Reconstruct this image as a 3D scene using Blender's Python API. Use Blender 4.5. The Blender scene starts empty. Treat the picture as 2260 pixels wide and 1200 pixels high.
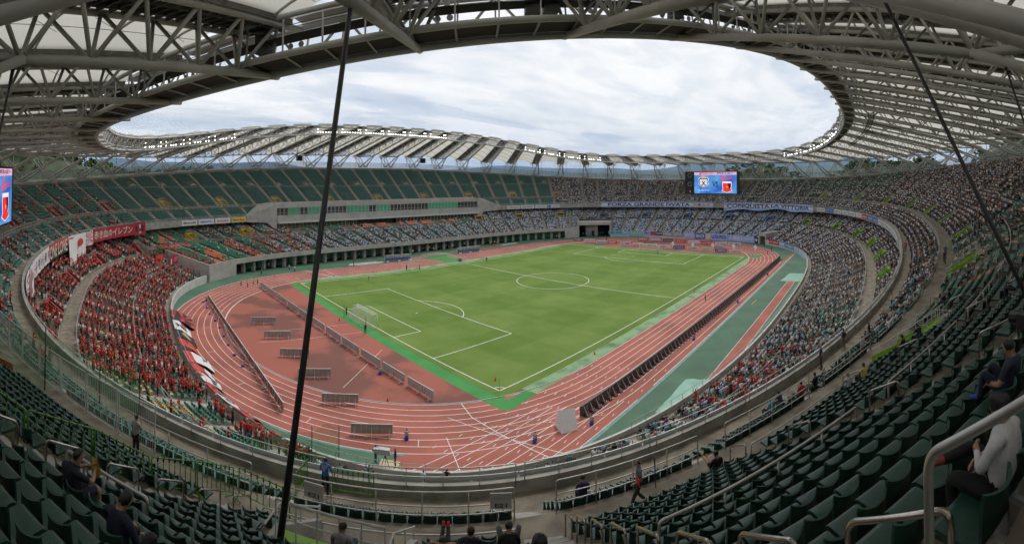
import bpy, bmesh, math, random
import numpy as np
from mathutils import Matrix, Vector, Euler

# ------------------------------------------------------------------ camera
SC = bpy.context.scene
COL = SC.collection
CAMX, CAMY, CAMZ = -94.796, -76.976, 27.061
AZ0, FPX, Y0, ROLL, PITCH = 0.766329, 1054.755, 361.238, 2.77387e-3, -2.18218e-2
cd = bpy.data.cameras.new('Camera')
cam = bpy.data.objects.new('Camera', cd)
COL.objects.link(cam)
SC.camera = cam
cd.type = 'PANO'
cd.panorama_type = 'CENTRAL_CYLINDRICAL'
cd.central_cylindrical_range_u_min = -1130 / FPX
cd.central_cylindrical_range_u_max = 1130 / FPX
cd.central_cylindrical_range_v_min = (Y0 - 1200) / FPX
cd.central_cylindrical_range_v_max = Y0 / FPX
cd.central_cylindrical_radius = 1.0
cd.clip_start = 0.05
cd.clip_end = 90000.0
_c, _s = math.cos(AZ0), math.sin(AZ0)
_F = np.array([_c, _s, 0.0]); _R = np.array([_s, -_c, 0.0]); _U = np.array([0, 0, 1.0])
_R1 = math.cos(ROLL) * _R - math.sin(ROLL) * _U
_U1 = math.sin(ROLL) * _R + math.cos(ROLL) * _U
_F2 = math.cos(PITCH) * _F - math.sin(PITCH) * _U1
_U2 = math.sin(PITCH) * _F + math.cos(PITCH) * _U1
cam.matrix_world = Matrix(((_R1[0], _U2[0], -_F2[0], CAMX), (_R1[1], _U2[1], -_F2[1], CAMY),
                           (_R1[2], _U2[2], -_F2[2], CAMZ), (0, 0, 0, 1)))

# ------------------------------------------------------------------ world: cloudy daylight sky
SUN_EL, SUN_AZ = math.radians(52), math.radians(25)     # azimuth measured from +x, counter-clockwise
W = bpy.data.worlds.new('World')
SC.world = W
W.use_nodes = True
nt = W.node_tree
nt.nodes.clear()
N = nt.nodes.new
def lk(a, b): nt.links.new(a, b)
out = N('ShaderNodeOutputWorld'); bg = N('ShaderNodeBackground'); bg.inputs[1].default_value = 0.09
sky = N('ShaderNodeTexSky'); sky.sky_type = 'NISHITA'; sky.sun_disc = False
sky.sun_elevation = SUN_EL; sky.sun_rotation = math.pi / 2 - SUN_AZ
sky.air_density = 1.0; sky.dust_density = 1.5
tc = N('ShaderNodeTexCoord')
sep = N('ShaderNodeSeparateXYZ'); lk(tc.outputs['Generated'], sep.inputs[0])
# project the view direction on a flat cloud deck so that clouds shrink towards the horizon
zc = N('ShaderNodeMath'); zc.operation = 'MAXIMUM'; zc.inputs[1].default_value = 0.0; lk(sep.outputs[2], zc.inputs[0])
za = N('ShaderNodeMath'); za.operation = 'ADD'; za.inputs[1].default_value = 0.12; lk(zc.outputs[0], za.inputs[0])
dx = N('ShaderNodeMath'); dx.operation = 'DIVIDE'; lk(sep.outputs[0], dx.inputs[0]); lk(za.outputs[0], dx.inputs[1])
dy = N('ShaderNodeMath'); dy.operation = 'DIVIDE'; lk(sep.outputs[1], dy.inputs[0]); lk(za.outputs[0], dy.inputs[1])
cv = N('ShaderNodeCombineXYZ'); lk(dx.outputs[0], cv.inputs[0]); lk(dy.outputs[0], cv.inputs[1])
def noise(scale, detail, rough, dist, seed):
    n = N('ShaderNodeTexNoise'); n.noise_dimensions = '3D'
    mp = N('ShaderNodeMapping'); mp.inputs['Location'].default_value = (seed, seed * 1.7, seed * .3)
    mp.inputs['Rotation'].default_value = (0, 0, math.radians(-35)); mp.inputs['Scale'].default_value = (1.0, 1.9, 1)
    lk(cv.outputs[0], mp.inputs[0]); lk(mp.outputs[0], n.inputs['Vector'])
    n.inputs['Scale'].default_value = scale; n.inputs['Detail'].default_value = detail
    n.inputs['Roughness'].default_value = rough; n.inputs['Distortion'].default_value = dist
    return n
def ramp(src, stops, interp='EASE'):
    r = N('ShaderNodeValToRGB'); r.color_ramp.interpolation = interp
    e = r.color_ramp.elements
    while len(e) < len(stops): e.new(0.5)
    for el, (p, c) in zip(e, stops): el.position = p; el.color = (c[0], c[1], c[2], 1)
    lk(src, r.inputs[0]); return r
n1 = noise(0.62, 6, 0.52, 0.6, 3.1)
n2 = noise(2.1, 4, 0.5, 0.5, 8.3)
n3 = noise(0.30, 4, 0.5, 0.2, 1.9)
# cloud body: bright white and soft blue-grey undersides
body = ramp(n1.outputs[0], [(0.40, (10.6, 10.6, 10.5)), (0.51, (9.8, 9.95, 10.1)), (0.61, (7.6, 8.2, 9.0)), (0.75, (6.0, 6.9, 8.2))])
fine = ramp(n2.outputs[0], [(0.34, (.80, .84, .89)), (0.58, (1.05, 1.04, 1.03))])
mul = N('ShaderNodeMixRGB'); mul.blend_type = 'MULTIPLY'; mul.inputs[0].default_value = 0.6
lk(body.outputs[0], mul.inputs[1]); lk(fine.outputs[0], mul.inputs[2])
gap = ramp(n3.outputs[0], [(0.52, (0, 0, 0)), (0.64, (1, 1, 1))])
gapf = N('ShaderNodeMath'); gapf.operation = 'MULTIPLY'; gapf.inputs[1].default_value = 0.35
lk(gap.outputs[0], gapf.inputs[0])
mixs = N('ShaderNodeMixRGB'); lk(gapf.outputs[0], mixs.inputs[0]); lk(mul.outputs[0], mixs.inputs[1]); lk(sky.outputs[0], mixs.inputs[2])
lk(mixs.outputs[0], bg.inputs[0]); lk(bg.outputs[0], out.inputs[0])

sd = bpy.data.lights.new('Sun', 'SUN'); sd.energy = 1.5; sd.angle = math.radians(25); sd.color = (1.0, .97, .92)
sun = bpy.data.objects.new('Sun', sd); COL.objects.link(sun)
_d = Vector((math.cos(SUN_EL) * math.cos(SUN_AZ), math.cos(SUN_EL) * math.sin(SUN_AZ), math.sin(SUN_EL)))
sun.rotation_euler = _d.to_track_quat('Z', 'Y').to_euler()
sun.location = (0, 0, 300)

SC.view_settings.view_transform = 'Standard'
SC.view_settings.look = 'None'
SC.view_settings.exposure = 0.15
SC.view_settings.gamma = 1.0
SC.view_settings.use_curve_mapping = False
SC.render.engine = 'CYCLES'
SC.cycles.use_denoising = True
SC.cycles.use_adaptive_sampling = True
SC.cycles.adaptive_threshold = 0.03
SC.cycles.adaptive_min_samples = 16
SC.cycles.max_bounces = 6
SC.cycles.diffuse_bounces = 3
SC.cycles.glossy_bounces = 2
SC.cycles.transmission_bounces = 4
SC.cycles.transparent_max_bounces = 12
SC.cycles.volume_bounces = 0
SC.cycles.caustics_reflective = False
SC.cycles.caustics_refractive = False

RND = random.Random(7)
NPR = np.random.default_rng(11)

# ------------------------------------------------------------------ materials
MATS = {}
def mat(name, col=(.5, .5, .5), rough=.6, metal=0.0, var=0.0, scale=3.0, bump=0.0, bscale=None, spec=.5, col2=None, mapping='Object', detail=4, contrast=(.35, .65)):
    if name in MATS: return MATS[name]
    m = bpy.data.materials.new(name); m.use_nodes = True; MATS[name] = m
    t = m.node_tree; b = t.nodes['Principled BSDF']
    b.inputs['Base Color'].default_value = (*col, 1); b.inputs['Roughness'].default_value = rough
    b.inputs['Metallic'].default_value = metal; b.inputs['Specular IOR Level'].default_value = spec
    if var or col2:
        tcn = t.nodes.new('ShaderNodeTexCoord'); no = t.nodes.new('ShaderNodeTexNoise')
        no.inputs['Scale'].default_value = scale; no.inputs['Detail'].default_value = detail
        t.links.new(tcn.outputs[mapping], no.inputs['Vector'])
        r = t.nodes.new('ShaderNodeValToRGB'); e = r.color_ramp.elements
        c2 = col2 or tuple(min(1, c * (1 + var)) for c in col); c1 = col if col2 else tuple(c * (1 - var) for c in col)
        e[0].position, e[1].position = contrast; e[0].color = (*c1, 1); e[1].color = (*c2, 1)
        t.links.new(no.outputs[0], r.inputs[0]); t.links.new(r.outputs[0], b.inputs['Base Color'])
    if bump:
        tcn = t.nodes.new('ShaderNodeTexCoord'); no = t.nodes.new('ShaderNodeTexNoise')
        no.inputs['Scale'].default_value = bscale or scale * 8; no.inputs['Detail'].default_value = 3
        t.links.new(tcn.outputs[mapping], no.inputs['Vector'])
        bp = t.nodes.new('ShaderNodeBump'); bp.inputs['Strength'].default_value = bump; bp.inputs['Distance'].default_value = .05
        t.links.new(no.outputs[0], bp.inputs['Height']); t.links.new(bp.outputs[0], b.inputs['Normal'])
    return m
def emit(name, col, strength):
    if name in MATS: return MATS[name]
    m = mat(name, col, .5); b = m.node_tree.nodes['Principled BSDF']
    b.inputs['Emission Color'].default_value = (*col, 1); b.inputs['Emission Strength'].default_value = strength
    return m
def objcol(name, rough=.75, var=.12, attr=None):
    """material whose colour is the object's own colour (or an instance attribute for the massed copies)"""
    if name in MATS: return MATS[name]
    m = mat(name, (.5, .5, .5), rough); t = m.node_tree; b = t.nodes['Principled BSDF']
    if attr:
        a = t.nodes.new('ShaderNodeAttribute'); a.attribute_type = 'INSTANCER'; a.attribute_name = attr; src = a.outputs['Color']
    else:
        a = t.nodes.new('ShaderNodeObjectInfo'); src = a.outputs['Color']
    t.links.new(src, b.inputs['Base Color'])
    return m

# ------------------------------------------------------------------ mesh helpers
class MB:
    def __init__(s): s.v = []; s.f = []; s.m = []
    def add(s, vs, fs, m=0):
        o = len(s.v); s.v.extend(vs); s.f.extend([tuple(i + o for i in f) for f in fs]); s.m.extend([m] * len(fs))
    def quad(s, a, b, c, d, m=0): s.add([a, b, c, d], [(0, 1, 2, 3)], m)
    def obox(s, o, ax, ay, az, m=0):
        o = np.array(o, float); ax, ay, az = (np.array(k, float) for k in (ax, ay, az))
        vs = [tuple(o + i * ax + j * ay + k * az) for k in (-1, 1) for j in (-1, 1) for i in (-1, 1)]
        s.add(vs, [(0, 2, 3, 1), (4, 5, 7, 6), (0, 1, 5, 4), (2, 6, 7, 3), (0, 4, 6, 2), (1, 3, 7, 5)], m)
    def box(s, x, y, z, sx, sy, sz, rz=0.0, m=0):
        c, n = math.cos(rz), math.sin(rz)
        s.obox((x, y, z), (c * sx / 2, n * sx / 2, 0), (-n * sy / 2, c * sy / 2, 0), (0, 0, sz / 2), m)
    def bar(s, a, b, w, h, m=0):
        a = np.array(a, float); b = np.array(b, float); d = b - a; L = np.linalg.norm(d)
        if L < 1e-6: return
        d /= L; up = np.array([0, 0, 1.0]) if abs(d[2]) < .95 else np.array([1.0, 0, 0])
        r = np.cross(d, up); r /= np.linalg.norm(r); u = np.cross(r, d)
        s.obox((a + b) / 2, d * L / 2, r * w / 2, u * h / 2, m)
    def tube(s, pts, r, n=6, m=0, closed=False, caps=True):
        P = [np.array(p, float) for p in pts]; k = len(P)
        R = r if hasattr(r, '__len__') else [r] * k
        o = len(s.v); prev = None
        for i in range(k):
            if closed: d = P[(i + 1) % k] - P[i - 1]
            else: d = P[min(i + 1, k - 1)] - P[max(i - 1, 0)]
            d = d / (np.linalg.norm(d) + 1e-12)
            if prev is None:
                up = np.array([0, 0, 1.0]) if abs(d[2]) < .9 else np.array([1.0, 0, 0])
                a = np.cross(d, up)
            else: a = prev - d * (prev @ d)
            a /= np.linalg.norm(a) + 1e-12; prev = a; b = np.cross(d, a)
            for j in range(n):
                t = 2 * math.pi * j / n
                s.v.append(tuple(P[i] + R[i] * (math.cos(t) * a + math.sin(t) * b)))
        for i in range(k if closed else k - 1):
            i2 = (i + 1) % k
            for j in range(n):
                j2 = (j + 1) % n
                s.f.append((o + i * n + j, o + i * n + j2, o + i2 * n + j2, o + i2 * n + j)); s.m.append(m)
        if caps and not closed:
            s.f.append(tuple(o + j for j in range(n))[::-1]); s.m.append(m)
            s.f.append(tuple(o + (k - 1) * n + j for j in range(n))); s.m.append(m)
    def grid(s, rows, m=0, flip=False):
        o = len(s.v); nr = len(rows); nc = len(rows[0])
        for r in rows: s.v.extend([tuple(p) for p in r])
        for i in range(nr - 1):
            for j in range(nc - 1):
                q = (o + i * nc + j, o + i * nc + j + 1, o + (i + 1) * nc + j + 1, o + (i + 1) * nc + j)
                s.f.append(q[::-1] if flip else q); s.m.append(m)
    def prism(s, poly, z0, z1, m=0):
        n = len(poly); o = len(s.v)
        s.v.extend([(p[0], p[1], z0) for p in poly]); s.v.extend([(p[0], p[1], z1) for p in poly])
        s.f.append(tuple(o + i for i in range(n))[::-1]); s.f.append(tuple(o + n + i for i in range(n))); s.m += [m, m]
        for i in range(n):
            j = (i + 1) % n; s.f.append((o + i, o + j, o + n + j, o + n + i)); s.m.append(m)
    def mesh(s, name, mats, smooth=False):
        me = bpy.data.meshes.new(name); me.from_pydata(s.v, [], s.f)
        for m in (mats if isinstance(mats, (list, tuple)) else [mats]): me.materials.append(m)
        if any(s.m): me.polygons.foreach_set('material_index', s.m)
        if smooth: me.polygons.foreach_set('use_smooth', [True] * len(me.polygons))
        me.update(); return me
    def build(s, name, mats, parent=None, smooth=False, **kw):
        return link(name, s.mesh(name, mats, smooth), parent, **kw)
def link(name, data, parent=None, label=None, cat=None, group=None, kind=None, loc=None, rz=None, color=None):
    o = bpy.data.objects.new(name, data); COL.objects.link(o)
    if parent is not None: o.parent = parent
    if loc is not None: o.location = loc
    if rz is not None: o.rotation_euler = (0, 0, rz)
    if color is not None: o.color = (*color, 1)
    if label: o['label'] = label
    if cat: o['category'] = cat
    if group: o['group'] = group
    if kind: o['kind'] = kind
    return o
def thing(name, label, cat, loc=(0, 0, 0), rz=0.0, group=None, kind=None):
    o = link(name, None, None, label, cat, group, kind, loc, rz); o.empty_display_size = .3; return o
def copy_tree(root, loc=None, rz=None, label=None, color=None):
    r = root.copy(); COL.objects.link(r)
    if loc is not None: r.location = loc
    if rz is not None: r.rotation_euler = (0, 0, rz)
    if label: r['label'] = label
    if color is not None: r.color = (*color, 1)
    for ch in root.children:
        c = ch.copy(); COL.objects.link(c); c.parent = r
        for g in ch.children:
            d = g.copy(); COL.objects.link(d); d.parent = c
    return r
TMP = bpy.data.scenes.new('workbench')          # scratch scene, so that modifiers are evaluated without the whole stadium
def eval_mesh(ob, name):
    if ob.name not in TMP.collection.objects: TMP.collection.objects.link(ob)
    vl = TMP.view_layers[0]; vl.update(); dg = vl.depsgraph
    me = bpy.data.meshes.new_from_object(ob.evaluated_get(dg)); me.name = name; return me

# text drawn with the built-in font, returned as flat triangles (x right, y up, height about 1)
_TXT = {}
def text_geo(s, bold=False):
    key = (s, bold)
    if key in _TXT: return _TXT[key]
    c = bpy.data.curves.new('t', 'FONT'); c.body = s; c.size = 1.0; c.resolution_u = 2
    if bold: c.offset = 0.022
    o = bpy.data.objects.new('t', c)
    me = eval_mesh(o, 't')
    v = np.array([p.co[:2] for p in me.vertices]) if len(me.vertices) else np.zeros((0, 2))
    f = [tuple(p.vertices) for p in me.polygons]
    bpy.data.objects.remove(o); bpy.data.curves.remove(c); bpy.data.meshes.remove(me)
    if len(v): v[:, 0] -= v[:, 0].min()
    _TXT[key] = (v, f); return v, f
def text_on(mb, s, fn, w=None, h=None, x0=0, y0=0, m=0, bold=False):
    """lettering mapped with fn(x,y)->3D; scaled to width w and/or cap height h"""
    v, f = text_geo(s, bold)
    if not len(v): return
    W0 = v[:, 0].max(); H0 = max(.72, v[:, 1].max())
    sx = (w / W0) if w else (h / H0); sy = (h / H0) if h else sx
    mb.add([fn(x0 + p[0] * sx, y0 + p[1] * sy) for p in v], f, m)
# ------------------------------------------------------------------ plan curves of the bowl (fraction u runs once round, from +x counter-clockwise)
def SE(a, b, n, x0=0.0, K=14400):
    t = np.linspace(0, 2 * np.pi, K + 1); c, s = np.cos(t), np.sin(t)
    X = x0 + a * np.sign(c) * np.abs(c) ** (2 / n); Y = b * np.sign(s) * np.abs(s) ** (2 / n)
    l = np.r_[0, np.cumsum(np.hypot(np.diff(X), np.diff(Y)))]; f = l / l[-1]
    return lambda u: (np.interp(np.asarray(u) % 1, f, X), np.interp(np.asarray(u) % 1, f, Y))
CF = SE(86.5, 58.8, 2.8)        # front edge of the lower tier
CU = SE(109, 81, 2.35)          # front edge of the upper tier
CB = SE(127.5, 109.5, 2.15)     # last row of the upper tier
_RA, _RB, _RN, _RX = 96.63, 69.29, 2.88, -2.67
CR = SE(_RA, _RB, _RN, _RX)     # inner ring of the roof
def ring_z(u):
    x, y = CR(u); c = np.sign(x - _RX) * (np.abs(x - _RX) / _RA) ** (_RN / 2); s = np.sign(y) * (np.abs(y) / _RB) ** (_RN / 2)
    t = np.arctan2(s, c); return 35.34 - 4.47 * np.cos(2 * t) + .86 * np.cos(4 * t)
def up(u, d):
    x, y = CU(u); bx, by = CB(u); L = np.hypot(bx - x, by - y)
    return x + (bx - x) / L * d, y + (by - y) / L * d
def up_len(u):
    x, y = CU(u); bx, by = CB(u); return np.hypot(bx - x, by - y)
def lo(u, d):
    x, y = CF(u); bx, by = CU(u); L = np.hypot(bx - x, by - y)
    return x + (bx - x) / L * d, y + (by - y) / L * d
UP_ROWS = [(1.4 + .85 * k, 1.4 + .85 * (k + 1), 12.75 + .57 * k) for k in range(5)]
UP_AISLE = (5.65, 7.6, 15.6)
def upz(j): return 16.3 + .51 * min(j, 17) + .46 * max(j - 17, 0)
UP_ROWS2 = [(7.6 + .8 * j, 7.6 + .8 * (j + 1), upz(j)) for j in range(26)]
LO_ROWS = [(1.2 + .82 * k, 1.2 + .82 * (k + 1), 1.3 + .247 * k) for k in range(17)]
LO_WALK = (15.14, 17.4, 5.5)
LO_ROWS2 = [(17.4 + .8 * j, 17.4 + .8 * (j + 1), 6.1 + .36 * j) for j in range(13)]
TUN_R = (0.070, 0.098); TUN_L = (0.4120, 0.4132)      # tunnels at the two main-stand corners
def in_main(u): return (u > TUN_R[1]) & (u < TUN_L[0])
def lo_raise(u, d): return np.where(in_main(u), 2.1 * (1 - d / 42.0), 0.0)
VIP = (0.180, 0.325)                                  # box building in the middle of the main stand
def in_vip(u): return (u > VIP[0]) & (u < VIP[1])
N_UPA, N_LOA = 90, 90
UPO = .512
def back_z(u):
    L = up_len(u); j = np.clip(np.floor((L - 7.6) / .8), 0, 25)
    return 16.3 + .51 * np.minimum(j, 17) + .46 * np.maximum(j - 17, 0)
def pt(f, u, d, z): x, y = f(u, d); return (float(x), float(y), float(z))
def inward(f, u):
    a = np.array(f(u, 0.0)); b = np.array(f(u, 1.0)); v = a - b; return v / np.linalg.norm(v)
def face_rz(f, u):
    v = inward(f, u); return math.atan2(v[1], v[0]) - math.pi / 2      # local +y looks at the pitch

# ------------------------------------------------------------------ base materials
M_conc = mat('concrete', (.32, .305, .272), .85, var=.24, scale=.9, detail=8, bump=.15, bscale=9)
M_conc2 = mat('concrete_pale', (.40, .385, .35), .85, var=.12, scale=.5, bump=.1, bscale=8)
M_tread = mat('concrete_terrace', (.225, .195, .150), .9, var=.28, scale=1.1, detail=8, bump=.15, bscale=14)
M_stair = mat('concrete_stair', (.40, .385, .35), .9, var=.15, scale=1.5, bump=.2, bscale=30)
M_dark = mat('dark_parts_and_shade', (.025, .025, .025), .9)  # dark parts, and the shade inside passages painted near-black
M_steel = mat('brushed_rail', (.50, .49, .46), .38, .75, var=.12, scale=4)
M_steelp = mat('painted_rail', (.52, .52, .50), .5, 0, var=.1, scale=3)
M_inox = mat('stainless_hoop', (.42, .38, .33), .22, 1.0, var=.2, scale=6)
M_roofst = mat('roof_steel', (.50, .48, .44), .55, 0, var=.14, scale=.5)
M_deck = mat('roof_deck', (.165, .155, .142), .8, var=.2, scale=1.5)
M_white = mat('white_paint', (.78, .78, .76), .5, var=.06, scale=2)
M_black = mat('black_plastic', (.02, .02, .022), .5)
M_track = mat('track_red', (.355, .103, .070), .85, var=.18, scale=.16, detail=8, bump=.08, bscale=60)
M_apron = mat('apron_green', (.074, .150, .092), .85, var=.16, scale=.18, detail=6)
M_line = mat('line_white', (.72, .71, .68), .7, var=.12, scale=1.2)

def ring_poly(mb, r0, r1, z, straight=40.0, n=48, m=0, R=37.9):
    """stadium-shaped ring between two offsets"""
    def path(r):
        P = []
        for i in range(n + 1):
            a = -math.pi / 2 + math.pi * i / n; P.append((straight + r * math.cos(a), r * math.sin(a)))
        for i in range(n + 1):
            a = math.pi / 2 + math.pi * i / n; P.append((-straight + r * math.cos(a), r * math.sin(a)))
        return P
    A, B = path(R + r0), path(R + r1); k = len(A)
    for i in range(k):
        j = (i + 1) % k
        mb.quad((*A[i], z), (*B[i], z), (*B[j], z), (*A[j], z), m)
def flat(mb, poly, z, m=0): mb.add([(p[0], p[1], z) for p in poly], [tuple(range(len(poly)))], m)
def stroke(mb, P, w, z, m=0):
    for a, b in zip(P[:-1], P[1:]):
        a = np.array(a, float); b = np.array(b, float); d = b - a; L = np.linalg.norm(d)
        if L < 1e-9: continue
        n = np.array([-d[1], d[0]]) / L * w / 2
        mb.quad((*(a - n), z), (*(b - n), z), (*(b + n), z), (*(a + n), z), m)

# ------------------------------------------------------------------ land outside the stadium
_U = np.linspace(0, 1, 361)[:-1]
M_land = mat('land', (.06, .075, .035), .95, var=.5, scale=.004, detail=8)
g = MB()
rad = [0, 200, 420, 900, 2500, 7000, 20000, 45000]
rows = []
for r in rad:
    rows.append([(r * math.cos(t), r * math.sin(t), -.3 if r <= 200 else (-9 if r <= 420 else -28)) for t in np.linspace(0, 2 * np.pi, 73)])
g.grid(rows)
g.build('ground', M_land, kind='structure')

# apron inside the bowl
g = MB(); X, Y = lo(_U, 1.0); flat(g, list(zip(X, Y)), -.004)
g.build('apron', M_apron, kind='structure')
# running track
g = MB(); ring_poly(g, 0, 9.80, .004)
flat(g, [(-76, -48.9), (62, -48.9), (62, -47.69), (-40, -47.69), (-40, -37.9), (-76, -37.9)], .0036)
g.build('running_track', M_track, kind='structure')
# red infield at both ends
M_inred = mat('infield_red', (.35, .102, .068), .85, col2=(.185, .068, .050), scale=.07, detail=5, contrast=(.50, .56), bump=.08, bscale=60)
g = MB()
P = [(40 + 37.8 * math.cos(a), 37.8 * math.sin(a)) for a in np.linspace(-math.pi / 2, math.pi / 2, 49)] + \
    [(-40 + 37.8 * math.cos(a), 37.8 * math.sin(a)) for a in np.linspace(math.pi / 2, 3 * math.pi / 2, 49)]
flat(g, P, .008); g.build('infield', M_inred, kind='structure')
# artificial turf strips round the grass
M_turf1 = mat('turf_bright', (.055, .26, .06), .9, var=.1, scale=.3)
M_turf2 = mat('turf_faded', (.24, .37, .19), .9, col2=(.07, .15, .06), scale=.35, detail=5, contrast=(.45, .75))
g = MB()
flat(g, [(-55.8, -37.3), (-53.4, -36.4), (-53.4, 35.2), (-55.4, 35.0)], .014)
flat(g, [(-55.8, -37.3), (-55.2, -38.4), (-49.9, -37.9), (-50.2, -36.2), (-53.4, -36.4)], .0145)
flat(g, [(53.6, -36.2), (55.6, -36.2), (55.6, 35.2), (53.6, 35.2)], .014)
flat(g, [(51.5, -39.2), (57, -39.2), (57, -36.2), (51.5, -36.2)], .0146)
g.build('turf_border', M_turf1, kind='structure')
g = MB()
flat(g, [(-49.9, -37.75), (44, -37.75), (51.5, -36.0), (51.5, -35.2), (-50.2, -35.2)], .0152)
flat(g, [(-53.4, 35.2), (53.4, 35.2), (46, 37.7), (-46, 37.7)], .0152)
g.build('turf_verge', M_turf2, kind='structure')
# grass with the mowing pattern (a property of the grass itself)
m = mat('pitch_grass', (.1, .2, .04), .95); t = m.node_tree; b = t.nodes['Principled BSDF']
b.inputs['Specular IOR Level'].default_value = .2
tcn = t.nodes.new('ShaderNodeTexCoord'); sp = t.nodes.new('ShaderNodeSeparateXYZ'); t.links.new(tcn.outputs['Object'], sp.inputs[0])
def sqw(sock, per, ph):
    a = t.nodes.new('ShaderNodeMath'); a.operation = 'MULTIPLY_ADD'; a.inputs[1].default_value = 2 * math.pi / per; a.inputs[2].default_value = ph
    t.links.new(sock, a.inputs[0]); s_ = t.nodes.new('ShaderNodeMath'); s_.operation = 'SINE'; t.links.new(a.outputs[0], s_.inputs[0])
    k = t.nodes.new('ShaderNodeMath'); k.operation = 'MULTIPLY'; k.inputs[1].default_value = 9; t.links.new(s_.outputs[0], k.inputs[0])
    c = t.nodes.new('ShaderNodeClamp'); c.inputs['Min'].default_value = -1; c.inputs['Max'].default_value = 1; t.links.new(k.outputs[0], c.inputs[0]); return c.outputs[0]
sx = sqw(sp.outputs[0], 17.5, .3); sy = sqw(sp.outputs[1], 17.0, 0.0)
ad = t.nodes.new('ShaderNodeMath'); ad.operation = 'ADD'; t.links.new(sx, ad.inputs[0]); t.links.new(sy, ad.inputs[1])
no = t.nodes.new('ShaderNodeTexNoise'); no.inputs['Scale'].default_value = .22; no.inputs['Detail'].default_value = 7; t.links.new(tcn.outputs['Object'], no.inputs['Vector'])
ml = t.nodes.new('ShaderNodeMath'); ml.operation = 'MULTIPLY_ADD'; ml.inputs[1].default_value = .085; ml.inputs[2].default_value = -.02; t.links.new(ad.outputs[0], ml.inputs[0])
a2 = t.nodes.new('ShaderNodeMath'); a2.operation = 'ADD'; t.links.new(ml.outputs[0], a2.inputs[0]); t.links.new(no.outputs[0], a2.inputs[1])
r = t.nodes.new('ShaderNodeValToRGB'); e = r.color_ramp.elements
e[0].position = .18; e[0].color = (.105, .180, .028, 1); e[1].position = .82; e[1].color = (.170, .248, .058, 1)
t.links.new(a2.outputs[0], r.inputs[0]); t.links.new(r.outputs[0], b.inputs['Base Color'])
g = MB(); flat(g, [(-53.6, -35.6), (53.6, -35.6), (53.6, 35.3), (-53.6, 35.3)], .020)
g.build('pitch', m, kind='structure')
# pitch lines
g = MB(); z = .026; w = .15
def ring(cx, cy, r, a0, a1, n=40): return [(cx + r * math.cos(a), cy + r * math.sin(a)) for a in np.linspace(a0, a1, n)]
stroke(g, [(-52.5, -34), (52.5, -34)], w, z); stroke(g, [(-52.5, 34), (52.5, 34)], w, z)
for sx_ in (-1, 1):
    X0 = 52.5 * sx_
    stroke(g, [(X0, -34), (X0, 34)], w, z + .001)
    stroke(g, [(X0, -20.16), (X0 - 16.5 * sx_, -20.16), (X0 - 16.5 * sx_, 20.16), (X0, 20.16)], w, z + .002)
    stroke(g, [(X0, -9.16), (X0 - 5.5 * sx_, -9.16), (X0 - 5.5 * sx_, 9.16), (X0, 9.16)], w, z + .002)
    a = math.acos(5.5 / 9.15); cx = X0 - 11 * sx_
    stroke(g, ring(cx, 0, 9.15, math.pi * (sx_ > 0) - a, math.pi * (sx_ > 0) + a), w, z + .002)
    stroke(g, ring(cx, 0, .12, 0, 6.283, 9), .2, z + .003)
    for sy_ in (-1, 1):
        a0 = math.atan2(-sy_, -sx_); stroke(g, ring(X0, 34 * sy_, 1.0, a0 - math.pi / 4, a0 + math.pi / 4, 8), w, z + .003)
stroke(g, [(0, -34), (0, 34)], w, z + .003); stroke(g, ring(0, 0, 9.15, 0, 2 * math.pi, 90), w, z + .004)
g.build('pitch_lines', M_line, kind='structure')
# track lines
g = MB(); z = .010
for k in range(9):
    ring_poly(g, 1.22 * k - .045, 1.22 * k + .045, z)
for k in range(2, 10):
    stroke(g, [(-72 + .5 * k, -37.9 - 1.22 * k), (-55 + 1.2 * k, -37.9 - 1.22 * k)], .08, z + .001)
stroke(g, [(-40, -48.85), (60, -48.85)], .10, z + .001)
stroke(g, [(-58.0, -32.9), (-59.3, -36.5), (-59.4, -41), (-59.1, -48.8)], .10, z + .002)
stroke(g, [(-61.4, -34.8), (-59.9, -40.5), (-58.3, -46.2), (-57.6, -48.8)], .08, z + .002)
stroke(g, [(-71.8, -38.0), (-66.7, -48.9)], .10, z + .002); stroke(g, [(-64.0, -37.9), (-69.2, -48.8)], .08, z + .002)
stroke(g, [(-41.8, 37.9), (-45.8, 47.7)], .25, z + .002); stroke(g, [(-40.5, 37.9), (-40.5, 47.7)], .12, z + .002)
rr = random.Random(3)
for k in range(9):          # short relay marks across the lanes of the near bend
    for q in range(9):
        x = -66 + 3.4 * q + .45 * k; y = -37.9 - 1.22 * k - .61
        stroke(g, [(x - .28, y - .06), (x + .28, y + .06)], .07, z + .003)
for q, a in enumerate(np.linspace(math.pi * .78, math.pi * 1.3, 7)):
    k = q % 8; r0 = 37.9 + 1.22 * k; stroke(g, [(-40 + r0 * math.cos(a), r0 * math.sin(a)), (-40 + (r0 + 1.22) * math.cos(a), (r0 + 1.22) * math.sin(a))], .07, z + .003)
stroke(g, [(-71.5, 2.2), (-56, .6)], .06, z); stroke(g, [(-73.5, -2.8), (-55.8, -4.2)], .06, z); stroke(g, [(-68, -22), (-57, -13)], .06, z)
stroke(g, [(56, 12), (73, 7)], .07, z); stroke(g, [(56, -9), (70, -20)], .07, z); stroke(g, [(60, 24), (76, -2)], .07, z)
g.build('track_lines', M_line, kind='structure')
M_yel = mat('line_yellow', (.62, .42, .12), .7)
g = MB()
for k in range(8):
    for x in (-60.6 + 1.5 * k, -30 + k * 4.3):
        if -78 < x < 60:
            y = -38.0 - 1.22 * k; stroke(g, [(x, y), (x + .9, y - 1.1)], .07, .0135); stroke(g, [(x + .9, y - 1.1), (x + .3, y - 1.1)], .07, .0136)
g.build('track_marks', M_yel, kind='structure')
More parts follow.
